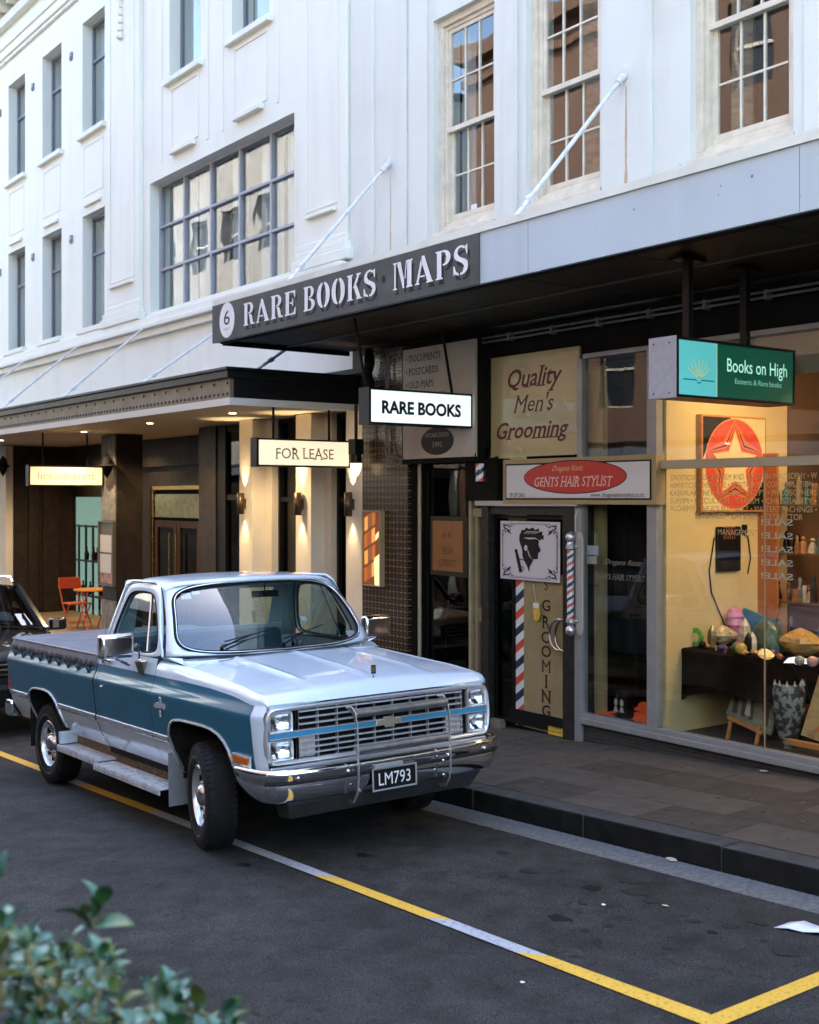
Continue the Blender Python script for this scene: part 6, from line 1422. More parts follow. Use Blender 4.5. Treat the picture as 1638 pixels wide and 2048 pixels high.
for s in (-1, 1):
    f = side('front_fender', -.765, .90, s, ARF, lambda x: .44 if x < 0 else .44 + max(0, (x - .6)) * .1, mode='fender')
    d = side('door', -1.825, -.77, s, mode='door')
    ORG[d] = Vector((0, 0, 0))
    side('cab_corner', -1.885, -1.83, s, mode='door')
    b = side('bed_side', -4.10, -1.905, s, ARR)
    # trim strip
    for (a, b_) in ((-4.09, -3.585), (-2.775, -1.91), (-1.88, -1.83), (-1.82, -.775), (-.76, -.50)):
        mb = MB(); n = max(2, int((b_ - a) / .2)); rows = []
        for i in range(n + 1):
            x = a + (b_ - a) * i / n; rows.append([(x, s * (yprof(z) + o_), z) for z, o_ in ((.672, .001), (.676, .010), (.70, .013), (.724, .010), (.728, .001))])
        tpart('side_trim', MB().grid(rows), TRIMB, smooth=True, angle=60)
    for arch in (ARF, ARR):
        pts = [(x, s * (yprof(z) + .004), z) for x, z in arch if z > .5]
        pts = [(arch[0][0], s * (yprof(.5) + .004), .5)] + pts + [(arch[-1][0], s * (yprof(.5) + .004), .5)]
        tpart('arch_trim', MB().tube(pts, .010, 6), TRIMB, smooth=True)
    # arch lips and wheel wells
    for arch in (ARF, ARR):
        rows = [[(x, s * (yprof(z) - .002), z) for x, z in arch], [(x, s * .62, z + .02) for x, z in arch]]
        tpart('wheel_well', MB().grid(rows), UNDER)
# door details
def chaikin(P, r0, it=3):
    n = len(P); Q = []
    for i in range(n):
        a, b, c = Vector(P[i - 1]), Vector(P[i]), Vector(P[(i + 1) % n])
        Q += [b + (a - b) * r0, b + (c - b) * r0]
    for _ in range(it):
        n = len(Q); N = []
        for i in range(n):
            a, b = Q[i], Q[(i + 1) % n]
            N += [a * .75 + b * .25, a * .25 + b * .75]
        Q = N
    return Q
def yg(z): return .938 - (z - 1.28) * .25
INW = [(-.765, 1.305), (-1.755, 1.305), (-1.555, 1.775), (-1.055, 1.775)]
OUTW = [(-.655, 1.282), (-1.828, 1.282), (-1.60, 1.845), (-.955, 1.845)]
for s in (-1, 1):
    d = [o for o in bpy.data.objects if o.name.startswith('door') and o.parent == truck][0 if s == -1 else 1]
    ci, co = chaikin(INW, .13), chaikin(OUTW, .11)
    # keep belt corners of the outer line square
    mb = MB(); n = len(ci)
    ri = [(p[0], s * yg(p[1]), p[1]) for p in ci]; ro = [(p[0], s * (yg(p[1]) + .002), p[1]) for p in co]
    rin = [(p[0], s * (yg(p[1]) - .03), p[1]) for p in ci]
    rows = [ro, [tuple(Vector(a).lerp(Vector(b), .5) + Vector((0, s * .004, 0))) for a, b in zip(ro, ri)], ri, rin]
    mb.grid([r_ + [r_[0]] for r_ in rows]); tpart('window_frame', mb, SILVER, d, smooth=True, angle=50)
    gk = MB(); gk.tube([(p[0], s * (yg(p[1]) - .006), p[1]) for p in ci] + [(ci[0][0], s * (yg(ci[0][1]) - .006), ci[0][1])], .011, 6, caps=False); tpart('window_seal', gk, RUB, d, smooth=True)
    g = MB().face([(p[0], s * (yg(p[1]) - .022), p[1]) for p in ci]); tpart('window_glass', g, TGLASS, d)
    v1, v2 = (-1.02, 1.31), (-1.16, 1.77)
    tpart('vent_bar', MB().bar((v1[0], s * (yg(v1[1]) - .015), v1[1]), (v2[0], s * (yg(v2[1]) - .015), v2[1]), .011, .012), TRIMB, d)
    tpart('door_handle', MB().box(-1.78, -1.60, s * .972 - .014, s * .972 + .014, 1.19, 1.212).box(-1.77, -1.73, s * .966 - .02, s * .966 + .02, 1.165, 1.22), CHROME, d, bevel=.006)
    tpart('door_lock', MB().lathe([(0, s * .014), (.014, s * .012), (.015, 0)], (-1.73, s * 1.013, .98), 'y', 12), CHROME, d, smooth=True)
    # door gap lines in black
    gp = [(-.7675, s * (yprof(z) - .004), z) for z in (.46, .6, .8, 1.0, 1.1, 1.2, 1.27)]
    tpart('door_gap', MB().tube(gp, .004, 5).tube([(-1.8275, p[1], p[2]) for p in gp], .004, 5).tube([(p[0], s * (yg(p[1]) - .001), p[1]) for p in co[len(co) // 4 + 2:] ], .0045, 5), RUB, d)
    tpart('sill_seal', MB().box(-1.8, -.70, s * .93 - .006, s * .93 + .006, 1.278, 1.286), RUB, d)
    tpart('bed_gap', MB().tube([(-1.895, s * (yprof(z) - .012), z) for z in (.46, .6, .8, 1.0, 1.04, 1.1, 1.2)], .011, 6), RUB)
# roof, rear pillars, cab back
rows = []
for i in range(13):
    t = i / 12; row = []
    for j in range(-12, 13):
        q = j / 12; y = .80 * (math.sin(q * PI / 2) * .35 + q * .65)
        xf = -.845 - .11 * (abs(y) / .75) ** 2; x = xf + (-1.68 - xf) * t
        z = 1.905 - .028 * (y / .72) ** 2 - .045 * max(0, (abs(y) - .66) / .14) ** 2 - .032 * (1 - t) ** 3 - .06 * max(0, (t - .7) / .3) ** 2
        row.append((x, y, z))
    rows.append(row)
rows.insert(0, [(p[0] + .012, p[1], p[2] - .022) for p in rows[0]]); rows.append([(p[0] - .015, p[1] * .99, p[2] - .05) for p in rows[-1]])
tpart('roof', MB().grid(rows), SILVER, smooth=True, solid=.012, angle=60)
for s in (-1, 1):
    tpart('drip_rail', MB().tube([(-.69, s * .935, 1.30), (-.80, s * .90, 1.48), (-.91, s * .845, 1.69), (-.975, s * .815, 1.815), (-1.05, s * .805, 1.855), (-1.5, s * .805, 1.858), (-1.62, s * .81, 1.82), (-1.74, s * .87, 1.55), (-1.84, s * .93, 1.30)], .011, 6), SILVER, smooth=True)
    rr = []
    for (z, xb_, xo) in ((1.28, -1.885, -1.82), (1.45, -1.85, -1.765), (1.62, -1.785, -1.70), (1.78, -1.72, -1.625), (1.86, -1.66, -1.56)):
        y = yg(min(z, 1.82)); rr.append([(xo, s * y, z), (xb_ + .02, s * (y - .005), z), (xb_, s * (y - .03), z), (xb_ - .004, s * (y - .14), z)])
    tpart('rear_pillar', MB().grid(rr), SILVER, smooth=True, angle=60, solid=.01)
def backpt(y, z): return (-1.885 + max(0, z - 1.28) * .36, y, z)
mb = MB()
for (ya, yb, za, zb_) in ((-.80, .80, 1.28, 1.40), (-.80, .80, 1.74, 1.85), (-.80, -.66, 1.40, 1.74), (.66, .80, 1.40, 1.74)):
    mb.face([backpt(ya, za), backpt(yb, za), backpt(yb, zb_), backpt(ya, zb_)])
mb.face([(-1.885, -.93, .5), (-1.885, .93, .5), (-1.885, .93, 1.28), (-1.885, -.93, 1.28)])
tpart('cab_back', mb, SILVER, solid=.01)
tpart('rear_window', MB().face([backpt(-.66, 1.40), backpt(.66, 1.40), backpt(.66, 1.74), backpt(-.66, 1.74)]), TGLASS)
# windscreen surround and glass: s across, t up
def WS(s_, t_):
    yb, yt = .875, .735; y = s_ * (yb + (yt - yb) * t_)
    xb_ = -.43 - .16 * s_ * s_; xt = -.855 - .10 * s_ * s_; zb_ = 1.312 + .012 * s_ * s_; zt = 1.842 - .035 * s_ * s_
    bow = .035 * math.sin(PI * min(1, max(0, t_)))
    return Vector((xb_ + (xt - xb_) * t_ + bow, y, zb_ + (zt - zb_) * t_ + bow * .5))
n = 64; inner = []; outer = []; mid = []
for k in range(n):
    an = 2 * PI * k / n; c_, s_ = math.cos(an), math.sin(an); e = .36
    a = math.copysign(abs(c_) ** e, c_); b = math.copysign(abs(s_) ** e, s_)
    inner.append((a, .5 + .5 * b)); m_ = max(abs(c_), abs(s_)); oa, ob = c_ / m_, s_ / m_
    outer.append((oa * 1.075, .5 + ob * (.545 if ob > 0 else .53)))
I = [tuple(WS(*p)) for p in inner]; O = [tuple(WS(*p) + Vector((-.012 if abs(p[0]) > 1.05 else 0, 0, 0))) for p in outer]
M2 = [tuple(Vector(a).lerp(Vector(b), .45) + Vector((.006, 0, .004))) for a, b in zip(I, O)]
tpart('windscreen_surround', MB().grid([O + [O[0]], M2 + [M2[0]], I + [I[0]]]), SILVER, smooth=True, solid=.01, angle=60)
wr = []
for i in range(9):
    t_ = i / 8; wr.append([tuple(WS(-1 + 2 * j / 20, t_) - Vector((.012, 0, .004))) for j in range(21)])
tpart('windscreen', MB().grid(wr), TGLASS, smooth=True)
tpart('windscreen_seal', MB().tube([tuple(Vector(p) + Vector((.002, 0, 0))) for p in I + [I[0]]], .017, 8, caps=False), RUB, smooth=True)
tpart('windscreen_bright_trim', MB().tube([tuple(Vector(p) + Vector((.018, 0, .004))) for p in I + [I[0]]], .0045, 6, caps=False), TRIMB, smooth=True)
STK = mat('sticker_white', (.5, .55, .58), .6)
for (s0, s1, t0, t1) in ((-.90, -.80, .80, .90), (-.78, -.70, .86, .92), (.80, .92, .05, .15), (.30, .37, .35, .42)):
    tpart('windscreen_sticker', MB().face([tuple(WS(a, b) - Vector((.016, 0, .004))) for a, b in ((s0, t0), (s1, t0), (s1, t1), (s0, t1))]), STK)
# pillars behind the surround, cowl
tpart('cowl', MB().grid([[(-.44 - .14 * (y / .9) ** 2 + .01, y, 1.285) for y in [-.885 + .177 * k for k in range(11)]], [(-.335 - .13 * (y / .9) ** 2, y, 1.268 + .02 * (1 - (y / .9) ** 2)) for y in [-.885 + .177 * k for k in range(11)]], [(-.30 - .13 * (y / .9) ** 2, y, 1.225) for y in [-.885 + .177 * k for k in range(11)]]]), SILVER, smooth=True, solid=.006)
tpart('cowl_vent', MB().grid([[(-.43 - .14 * (y / .9) ** 2 + .02, y, 1.291) for y in [-.6 + .12 * k for k in range(11)]], [(-.35 - .13 * (y / .9) ** 2, y, 1.281 + .015 * (1 - (y / .9) ** 2)) for y in [-.6 + .12 * k for k in range(11)]]]), BLK, smooth=True)
for s in (-1, 1):
    tpart('cowl_side', MB().face([(-.76, s * .90, 1.272), (-.42, s * .90, 1.262), (-.47, s * .88, 1.30), (-.62, s * .93, 1.30), (-.70, s * .935, 1.29)]), SILVER, solid=.004)
# hood
rows = []
xs_ = [0, .04, .1, .2, .3, .4, .5, .6, .7, .8, .88, .93, .96, .985, 1.0]
for t in xs_:
    row = []
    for j in range(-24, 25):
        q = j / 24; xr = -.305 - .13 * q * q; x = xr + (.897 - .012 * q * q - xr) * t; e = hoodedge(x) - .006; y = q * e
        z = lerp(ZTOP, x) + .004; fade = min(1, max(0, (.84 - x) / .15))
        crown = .052 * (1 - abs(q) ** 2.2) * (1 - .45 * t)
        z += crown; ay = abs(y)
        z += fade * (.012 * math.exp(-(y / .022) ** 2) + .010 * math.exp(-((ay - .50) / .018) ** 2) - .008 * (1 if ay > .50 else 0) * min(1, (ay - .5) / .05) + 0)
        if t > .94: z -= ((t - .94) / .06) ** 2 * .035
        row.append((x, y, z))
    rows.append(row)
rows.append([(p[0] + .004, p[1], 1.098) for p in rows[-1]]); rows.append([(p[0] - .02, p[1], 1.09) for p in rows[-1]])
hood = tpart('hood', MB().grid(rows), SILVER, smooth=True, solid=.012, angle=30)
oz = 1.19
tpart('hood_ornament', MB().cyl((.78, 0, oz), (.78, 0, oz + .03), .006).box(.772, .788, -.022, .022, oz + .03, oz + .095), CHROME, hood, bevel=.003)
tpart('ornament_inlay', MB().box(.7885, .790, -.014, .014, oz + .045, oz + .085), mat('ornament_dark', (.12, .07, .03), .4), hood)
# wipers
for (p0, p1, p2) in (((-.62, .05), (-.33, .20), (-.08, .26)), ((-.02, .05), (.25, .19), (.50, .26))):
    a, b, c_ = [WS(*p) + Vector((.03, 0, .012)) for p in (p0, p1, p2)]
    w_ = tpart('wiper', MB().tube([a, a.lerp(b, .5) + Vector((.01, 0, .008)), b], .007, 6).tube([WS(p1[0] - .26, p1[1] - .07) + Vector((.022, 0, .01)), b, c_], .005, 6).cyl(a - Vector((.01, 0, .02)), a + Vector((0, 0, .008)), .014), BLK, smooth=True)
# front end: grille
gx = .902
tpart('front_panel', MB().box(.70, .80, -.955, .955, .60, 1.085), UNDER)
def rring(y0, y1, z0, z1, w_, xa, xb, r=.03):
    P0 = chaikin([(y0, z0), (y1, z0), (y1, z1), (y0, z1)], .06, 2); P1 = chaikin([(y0 + w_, z0 + w_), (y1 - w_, z0 + w_), (y1 - w_, z1 - w_), (y0 + w_, z1 - w_)], .05, 2)
    mb = MB(); lo = lambda P, x_: [(x_, p[0], p[1]) for p in P] + [(x_, P[0][0], P[0][1])]
    mb.grid([lo(P0, xa), lo(P0, xb - .006), [tuple(Vector(a).lerp(Vector(b), .25) + Vector((.006, 0, 0))) for a, b in zip(lo(P0, xb - .002), lo(P1, xb - .002))], [tuple(Vector(a).lerp(Vector(b), .75) + Vector((.004, 0, 0))) for a, b in zip(lo(P0, xb - .002), lo(P1, xb - .002))], lo(P1, xb - .008), lo(P1, xa)]); return mb
gr = tpart('grille', rring(-.968, .968, .695, 1.086, .030, .86, gx + .012), TRIMB, smooth=True, angle=50)
tpart('sill_panel', MB().box(.80, .91, -.93, .93, .62, .692), TRIMB, bevel=.01)
for z in (1.043, 1.000, .958, .838, .798, .760): tpart('grille_bar', MB().hexa([(gx - .03, -.706, z - .003), (gx + .008, -.706, z - .006), (gx + .008, .706, z - .006), (gx - .03, .706, z - .003), (gx - .03, -.706, z + .003), (gx + .008, -.706, z + .006), (gx + .008, .706, z + .006), (gx - .03, .706, z + .003)]), TRIMB, gr)
for k in range(10): 
    y = -.706 + .157 * k; tpart('grille_upright', MB().box(gx - .03, gx + .001, y - .0025, y + .0025, .728, 1.058), TRIMB, gr)
tpart('blue_band', MB().box(gx - .02, gx + .010, -.936, .936, .882, .914), BLUEB, gr)
tpart('band_edge', MB().box(gx - .02, gx + .014, -.936, .936, .875, .8815).box(gx - .02, gx + .014, -.936, .936, .9145, .921), TRIMB, gr)
bow = [(-.118, -.018), (-.105, .02), (-.045, .02), (-.05, .038), (.032, .038), (.045, .02), (.118, .02), (.105, -.018), (.045, -.02), (.05, -.038), (-.032, -.038), (-.045, -.018)]
tpart('emblem', MB().prism([(p[0], p[1]) for p in bow], (gx + .012, .03, .897), YA, ZA, (.008, 0, 0)), mat('emblem_gold', (.62, .55, .42), .3, .8), gr, bevel=.003)
LENS = glass_mat('lamp_lens', (.95, .97, 1), 1.5); REFL = mat('reflector', (.85, .85, .85), .12, 1., bump=.4, bs=14)
BEZ = mat('bezel_grey', (.13, .13, .13), .4, .5)
for s in (-1, 1):
    tpart('headlamp_bezel', MB().box(.82, gx - .085, min(s * .71, s * .938), max(s * .71, s * .938), .728, 1.056), BEZ, gr)
    tpart('bezel_divider', MB().box(gx - .012, gx + .004, s * .712 - .005, s * .712 + .005, .728, 1.058), BLK, gr)
    for (z0_, z1_) in ((.925, 1.046), (.738, .862)):
        ya, yb = sorted((s * .765, s * .930))
        hl = tpart('headlight', rring(ya - .012, yb + .012, z0_ - .008, z1_ + .008, .016, gx - .02, gx + .012), TRIMB, gr, smooth=True, angle=50)
        rows = []
        for i in range(7):
            for_row = []
            for j in range(9):
                a, b = (j / 8 - .5) * 2, (i / 6 - .5) * 2; dpt = .05 * (1 - (a * a * .5 + b * b * .5)) * 1.2
                for_row.append((gx - .004 - dpt, (ya + yb) / 2 + a * (yb - ya) / 2, (z0_ + z1_) / 2 + b * (z1_ - z0_) / 2))
            rows.append(for_row)
        tpart('reflector', MB().grid(rows), REFL, hl, smooth=True)
        tpart('bulb', MB().lathe([(0, .0), (.015, .01), (.012, .03), (0, .036)], (gx - .055, (ya + yb) / 2, (z0_ + z1_) / 2), 'x', 10), mat('bulb_glass', (.6, .6, .6), .1) if 'bulb_glass' not in bpy.data.materials else bpy.data.materials['bulb_glass'], hl, smooth=True)
        rows = [[(gx + .002 + .010 * (1 - a * a) * (1 - b * b), (ya + yb) / 2 + a * (yb - ya) / 2, (z0_ + z1_) / 2 + b * (z1_ - z0_) / 2) for a in [k / 4 - 1 for k in range(9)]] for b in [k / 3 - 1 for k in range(7)]]
        tpart('lens', MB().grid(rows), LENS, hl, smooth=True)
    ya, yb = sorted((s * .565, s * .70))
    tpart('parking_lamp', MB().box(gx - .045, gx - .02, ya, yb, .735, .868), mat('lamp_clear', (.50, .44, .42), .3, .2, var=.3, vs=60, stretch=(.1, 3, .1)) if 'lamp_clear' not in bpy.data.materials else bpy.data.materials['lamp_clear'], gr)
    mk = tpart('side_marker', MB().box(.53, .775, s * 1.004 - .008, s * 1.004 + .008, .690, .758), TRIMB, bevel=.004)
    tpart('amber_lens', MB().box(.545, .76, s * 1.006 - .010, s * 1.006 + .010, .702, .746), mat('amber_lens_plastic', (.50, .10, .006), .5, spec=.15) if 'amber_lens_plastic' not in bpy.data.materials else bpy.data.materials['amber_lens_plastic'], mk, bevel=.004)
# bumper
path = [(.62, -1.045), (.74, -1.05), (.86, -1.035), (.945, -1.0), (1.0, -.93), (1.03, -.82), (1.048, -.60), (1.058, -.30), (1.06, 0)]
path = path + [(x, -y) for x, y in path[-2::-1]]
prof = [(-.05, .690), (-.012, .696), (.006, .688), (.014, .665), (.012, .640), (.002, .620), (.0, .606), (-.008, .598), (-.006, .585), (-.004, .56), (-.012, .52), (-.028, .485), (-.045, .468), (-.07, .462)]
rows = []
for i, (x, y) in enumerate(path):
    a = path[max(0, i - 1)]; b = path[min(len(path) - 1, i + 1)]; d = Vector((b[0] - a[0], b[1] - a[1], 0)).normalized(); nrm = Vector((d.y, -d.x, 0))
    k = abs(abs(y) - 0); end = .8 if i in (0, len(path) - 1) else (.3 if i in (1, len(path) - 2) else (.06 if i in (2, len(path) - 3) else 0))
    rows.append([(x + nrm.x * o_, y + nrm.y * o_, z + (end * .10 * (.69 - z) / .23)) for o_, z in prof])
bm_ = tpart('front_bumper', MB().grid(rows), CHROME, smooth=True, solid=.006, angle=38, subsurf=1)
tpart('bumper_strip', MB().tube([(x + .002, y, .602) for x, y in path[3:-3]], .009, 6), RUB, bm_, smooth=True)
for y in (-.80, -.42, .44, .80): tpart('bumper_bolt', MB().lathe([(0, .012), (.01, .011), (.016, .004), (.017, 0)], (1.066 if abs(y) < .6 else 1.044, y, .63), 'x', 12), CHROME, bm_, smooth=True)
tpart('valance', MB().hexa([(.80, -.82, .34), (.93, -.80, .345), (.93, .74, .345), (.80, .76, .34), (.80, -.86, .47), (1.0, -.86, .47), (1.0, .80, .47), (.80, .80, .47)]), mat('valance_black', (.03, .03, .03), .55, var=.2), bevel=.012)
# licence plate
lp = tpart('licence_plate', MB().box(1.066, 1.072, -.225, .135, .475, .612), BLK, bevel=.004)
tpart('plate_frame', frame_rect_x(MB(), 1.068, 1.078, -.235, .145, .465, .622, .012).box(1.064, 1.088, -.22, .02, .620, .648), mat('plate_frame', (.35, .36, .36), .35, .4), lp, bevel=.003)
part('lettering', K(text_mb(txt2d('LM793', bold=.0), (1.0735, -.045, .502), YA, .088, align='C', width=.27)), mat('plate_white', (.70, .70, .68), .5), lp, fixn=False)
# nudge bar
NB = mat('nudge_metal', (.34, .33, .32), .3, .85, var=.25, vs=9)
nb = None
for y in (-.385, .405):
    pts = [(1.0, y, 1.05), (1.07, y, 1.06), (1.115, y, 1.025), (1.135, y, .93), (1.14, y, .75), (1.135, y, .58), (1.115, y, .48), (1.07, y, .42), (1.0, y, .40)]
    inn = [(x - (.05 if 1 < i < 7 else .0), z) for i, (x, _, z) in enumerate(pts)]
    mb = MB(); poly = [(p[0], p[2]) for p in pts] + [(.985, .425), (1.064, .435), (1.106, .49), (1.125, .585), (1.129, .75), (1.124, .93), (1.104, 1.0), (1.05, 1.03)]
    mb.prism([(a, b) for a, b in poly], (0, y - .004, 0), XA, ZA, (0, .008, 0)); o = tpart('nudge_bar_plate', mb, NB)
    tpart('nudge_bar_edge', MB().tube(pts, .0038, 6), TRIMB, o, smooth=True)
    for z in (.60, .50): tpart('nudge_bolt', MB().cyl((1.085, y - .03 * (1 if y > 0 else -1), z), (1.10, y - .03 * (1 if y > 0 else -1), z), .013, n=10), CHROME, o)
tpart('nudge_bar_tube', MB().cyl((1.10, -.381, 1.018), (1.10, .401, 1.018), .030, n=20), NB, smooth=True)
tpart('nudge_bar_tube', MB().cyl((1.10, -.381, .772), (1.10, .401, .772), .027, n=20), NB, smooth=True)
# fender badge
bd_ = tpart('fender_badge', MB().box(-.66, -.50, -1.022, -1.013, .935, .955).box(-.595, -.565, -1.022, -1.012, .975, 1.015).box(-.595, -.565, -1.022, -1.012, .865, .915), TRIMB, bevel=.003)
for k in range(8): tpart('badge_letter', MB().box(-.67 + .022 * k, -.658 + .022 * k, -1.026, -1.012, .93, .962 + .006 * (k % 3)), TRIMB, bd_)
# mirrors
for s in (-1, 1):
    mr = tpart('wing_mirror', MB().box(-.955, -.865, min(s * 1.08, s * 1.36), max(s * 1.08, s * 1.36), 1.295, 1.485), CHROME, bevel=.032, segs=5, smooth=True)
    tpart('mirror_glass', MB().box(-.957, -.9555, min(s * 1.11, s * 1.33), max(s * 1.11, s * 1.33), 1.33, 1.455), GLASSD, mr)
    tpart('mirror_arm', MB().tube([(-.91, s * 1.09, 1.375), (-.93, s * 1.04, 1.385), (-.97, s * 1.005, 1.37), (-.985, s * .995, 1.33), (-.99, s * .99, 1.26)], .011, 8).tube([(-.91, s * 1.22, 1.29), (-.95, s * 1.1, 1.235), (-1.2, s * .985, 1.215)], .012, 8), CHROME, mr, smooth=True)
    mb = MB().hexa([(-1.03, s * .965, 1.13), (-.97, s * .965, 1.13), (-.98, s * .995, 1.15), (-1.02, s * .995, 1.15), (-1.06, s * .945, 1.26), (-.93, s * .945, 1.26), (-.94, s * 1.02, 1.26), (-1.05, s * 1.02, 1.26)])
    tpart('mirror_bracket', mb, mat('worn_chrome', (.50, .42, .30), .2, 1.) if s == -1 else bpy.data.materials['worn_chrome'], mr, bevel=.012)
# bed cover (tarp) with bungee loops
rows = []
n = 40
for i in range(n + 1):
    x = -4.06 + (2.14) * i / n; sag = .012 * math.sin(i * .9) ; row = []
    for (y, z) in ((-.985, 1.125), (-.975, 1.17), (-.965, 1.215), (-.93, 1.238), (-.6, 1.245), (0, 1.25), (.6, 1.245), (.93, 1.238), (.965, 1.215), (.975, 1.17), (.985, 1.125)):
        f_ = max(0, (1.21 - z) / .1); row.append((x, y + (1 if y > 0 else -1) * f_ * (.012 * math.sin(i * 1.7) + .008 * math.sin(i * 3.1)), z + (f_ * .012 * math.cos(i * .8)) + (sag * .3 if z > 1.22 else 0)))
    rows.append(row)
tarp = tpart('bed_cover', MB().grid(rows), TARP, smooth=True, solid=.005, angle=50)
tpart('cover_hem', MB().tube([(-4.06 + 2.14 * i / 20, -.969, 1.228) for i in range(21)], .007, 6), mat('hem_pale', (.36, .35, .37), .7), tarp, smooth=True)
tpart('rear_skirt', MB().grid([[(-4.062, -.96 + .12 * j, 1.23) for j in range(17)], [(-4.085, -.96 + .12 * j, 1.12) for j in range(17)]]), TARP, tarp, solid=.004)
cordm = MB(); hooks = MB()
for k in range(9):
    x = -3.93 + k * .235; cordm.tube([(x - .085, -.995, 1.135), (x, -.998, 1.075), (x + .02, -.998, 1.075), (x + .085, -.995, 1.135)], .0045, 5).tube([(x - .05, -.99, 1.17), (x + .005, -.999, 1.08), (x + .06, -.99, 1.17)], .003, 5)
    hooks.lathe([(0, -.018), (.009, -.016), (.01, 0)], (x + .01, -.99, 1.072), 'y', 8)
tpart('bungee_cord', cordm, RUB, tarp, smooth=True); tpart('cover_hook', hooks, CHROME, tarp, smooth=True)
tpart('bed_front', MB().box(-1.93, -1.905, -.94, .94, .55, 1.20), SILVER)
tg = tpart('tailgate', MB().box(-4.125, -4.09, -.93, .93, .56, 1.2), BLUE, bevel=.01)
for s in (-1, 1): tpart('tail_lamp', MB().box(-4.13, -4.085, min(s * .94, s * 1.0), max(s * .94, s * 1.0), .72, 1.06), mat('tail_red', (.45, .02, .01), .3) if s < 0 else bpy.data.materials['tail_red'], bevel=.008)
tpart('rear_bumper', MB().box(-4.32, -4.14, -.98, .98, .44, .60), CHROME, bevel=.03)
# running boards, kick plate, mud flaps
STEP = mat('step_metal', (.64, .65, .68), .40, .35, var=.25, vs=14)
RUSTK = mat('kick_plate', (.16, .10, .05), .6, .3, var=.7, vs=40)
for s in (-1, 1):
    for (x0_, x1_, yo, z) in ((-2.80, -1.86, 1.0, .335), (-1.84, -.56, 1.045, .318)):
        ya, yb = sorted((s * (yo - .20), s * yo)); rb = tpart('running_board', MB().box(x0_, x1_, ya, yb, z, z + .012).box(x0_, x1_, s * yo - .006, s * yo + .006, z - .035, z + .012), STEP, bevel=.003)
        te = MB(); nn = int((x1_ - x0_) / .045)
        for k in range(nn):
            xx = x0_ + .02 + k * .045; te.box(xx, xx + .022, s * yo - .012, s * yo + .010, z - .010, z + .022)
            for q_ in range(4): yy = s * (yo - .03 - .042 * q_); te.box(xx, xx + .02, yy - .012, yy + .012, z + .012, z + .017)
        tpart('tread_stud', te, STEP, rb, kind='stuff')
    tpart('kick_plate', MB().box(-2.75, -.6, s * .83 - .004, s * .83 + .004, .33, .47), RUSTK)
    tpart('rocker', MB().box(-1.9, -.5, min(s * .80, s * .87), max(s * .80, s * .87), .40, .47), UNDER)
    FLAP = mat('flap_grey', (.20, .21, .23), .6, var=.1, vs=5) if s < 0 else bpy.data.materials['flap_grey']
    tpart('mud_flap', MB().box(-.525, -.515, min(s * .80, s * .99), max(s * .80, s * .99), .20, .60), FLAP, bevel=.003)
    tpart('mud_flap', MB().box(-3.62, -3.61, min(s * .70, s * .96), max(s * .70, s * .96), .22, .60), RUB, bevel=.003)
    tpart('inner_fender_panel', MB().box(-2.80, -2.74, min(s * .80, s * .99), max(s * .80, s * .99), .36, .47), SILVER, bevel=.01)
tpart('chassis', MB().box(-4.0, .75, -.62, .62, .34, .72).box(-4.0, .8, -.80, .80, .60, .74), UNDER)
tpart('axle', MB().cyl((0, -.75, .36), (0, .75, .36), .05).cyl((-3.19, -.75, .43), (-3.19, .75, .43), .06), UNDER, rake=False)
# cab interior
tpart('cab_floor', MB().box(-1.87, -.5, -.9, .9, .56, .62).box(-.56, -.46, -.88, .88, .60, 1.26), UNDER)
tpart('dashboard', MB().box(-.78, -.52, -.82, .82, 1.02, 1.262), CAB, bevel=.03)
st_ = tpart('bench_seat', MB().box(-1.70, -1.15, -.75, .75, .72, .90).hexa([(-1.78, -.75, .88), (-1.62, -.75, .88), (-1.62, .75, .88), (-1.78, .75, .88), (-1.86, -.75, 1.36), (-1.76, -.75, 1.36), (-1.76, .75, 1.36), (-1.86, .75, 1.36)]), mat('seat_blue', (.04, .10, .14), .8, var=.2, vs=6), bevel=.03)
rim = [(-1.02 + .06 * math.sin(a_), -.38 + .19 * math.cos(a_), 1.20 + .17 * math.sin(a_)) for a_ in [2 * PI * k / 28 for k in range(29)]]
tpart('steering_wheel', MB().tube(rim, .013, 8, caps=False).bar((-1.02, -.56, 1.2), (-1.02, -.2, 1.2), .02, .02).cyl((-1.02, -.38, 1.2), (-.75, -.38, 1.1), .02), CAB, smooth=True)
tpart('interior_mirror', MB().box(-.93, -.91, -.02, .23, 1.70, 1.755).cyl((-.92, .1, 1.75), (-.90, .1, 1.82), .006), BLK, bevel=.01)
tpart('headlining', MB().box(-1.65, -.98, -.72, .72, 1.835, 1.84), CAB)
tpart('aerial', MB().cyl((-1.83, -.93, 1.3), (-1.76, -.93, 1.62), .0025, n=5), CHROME)
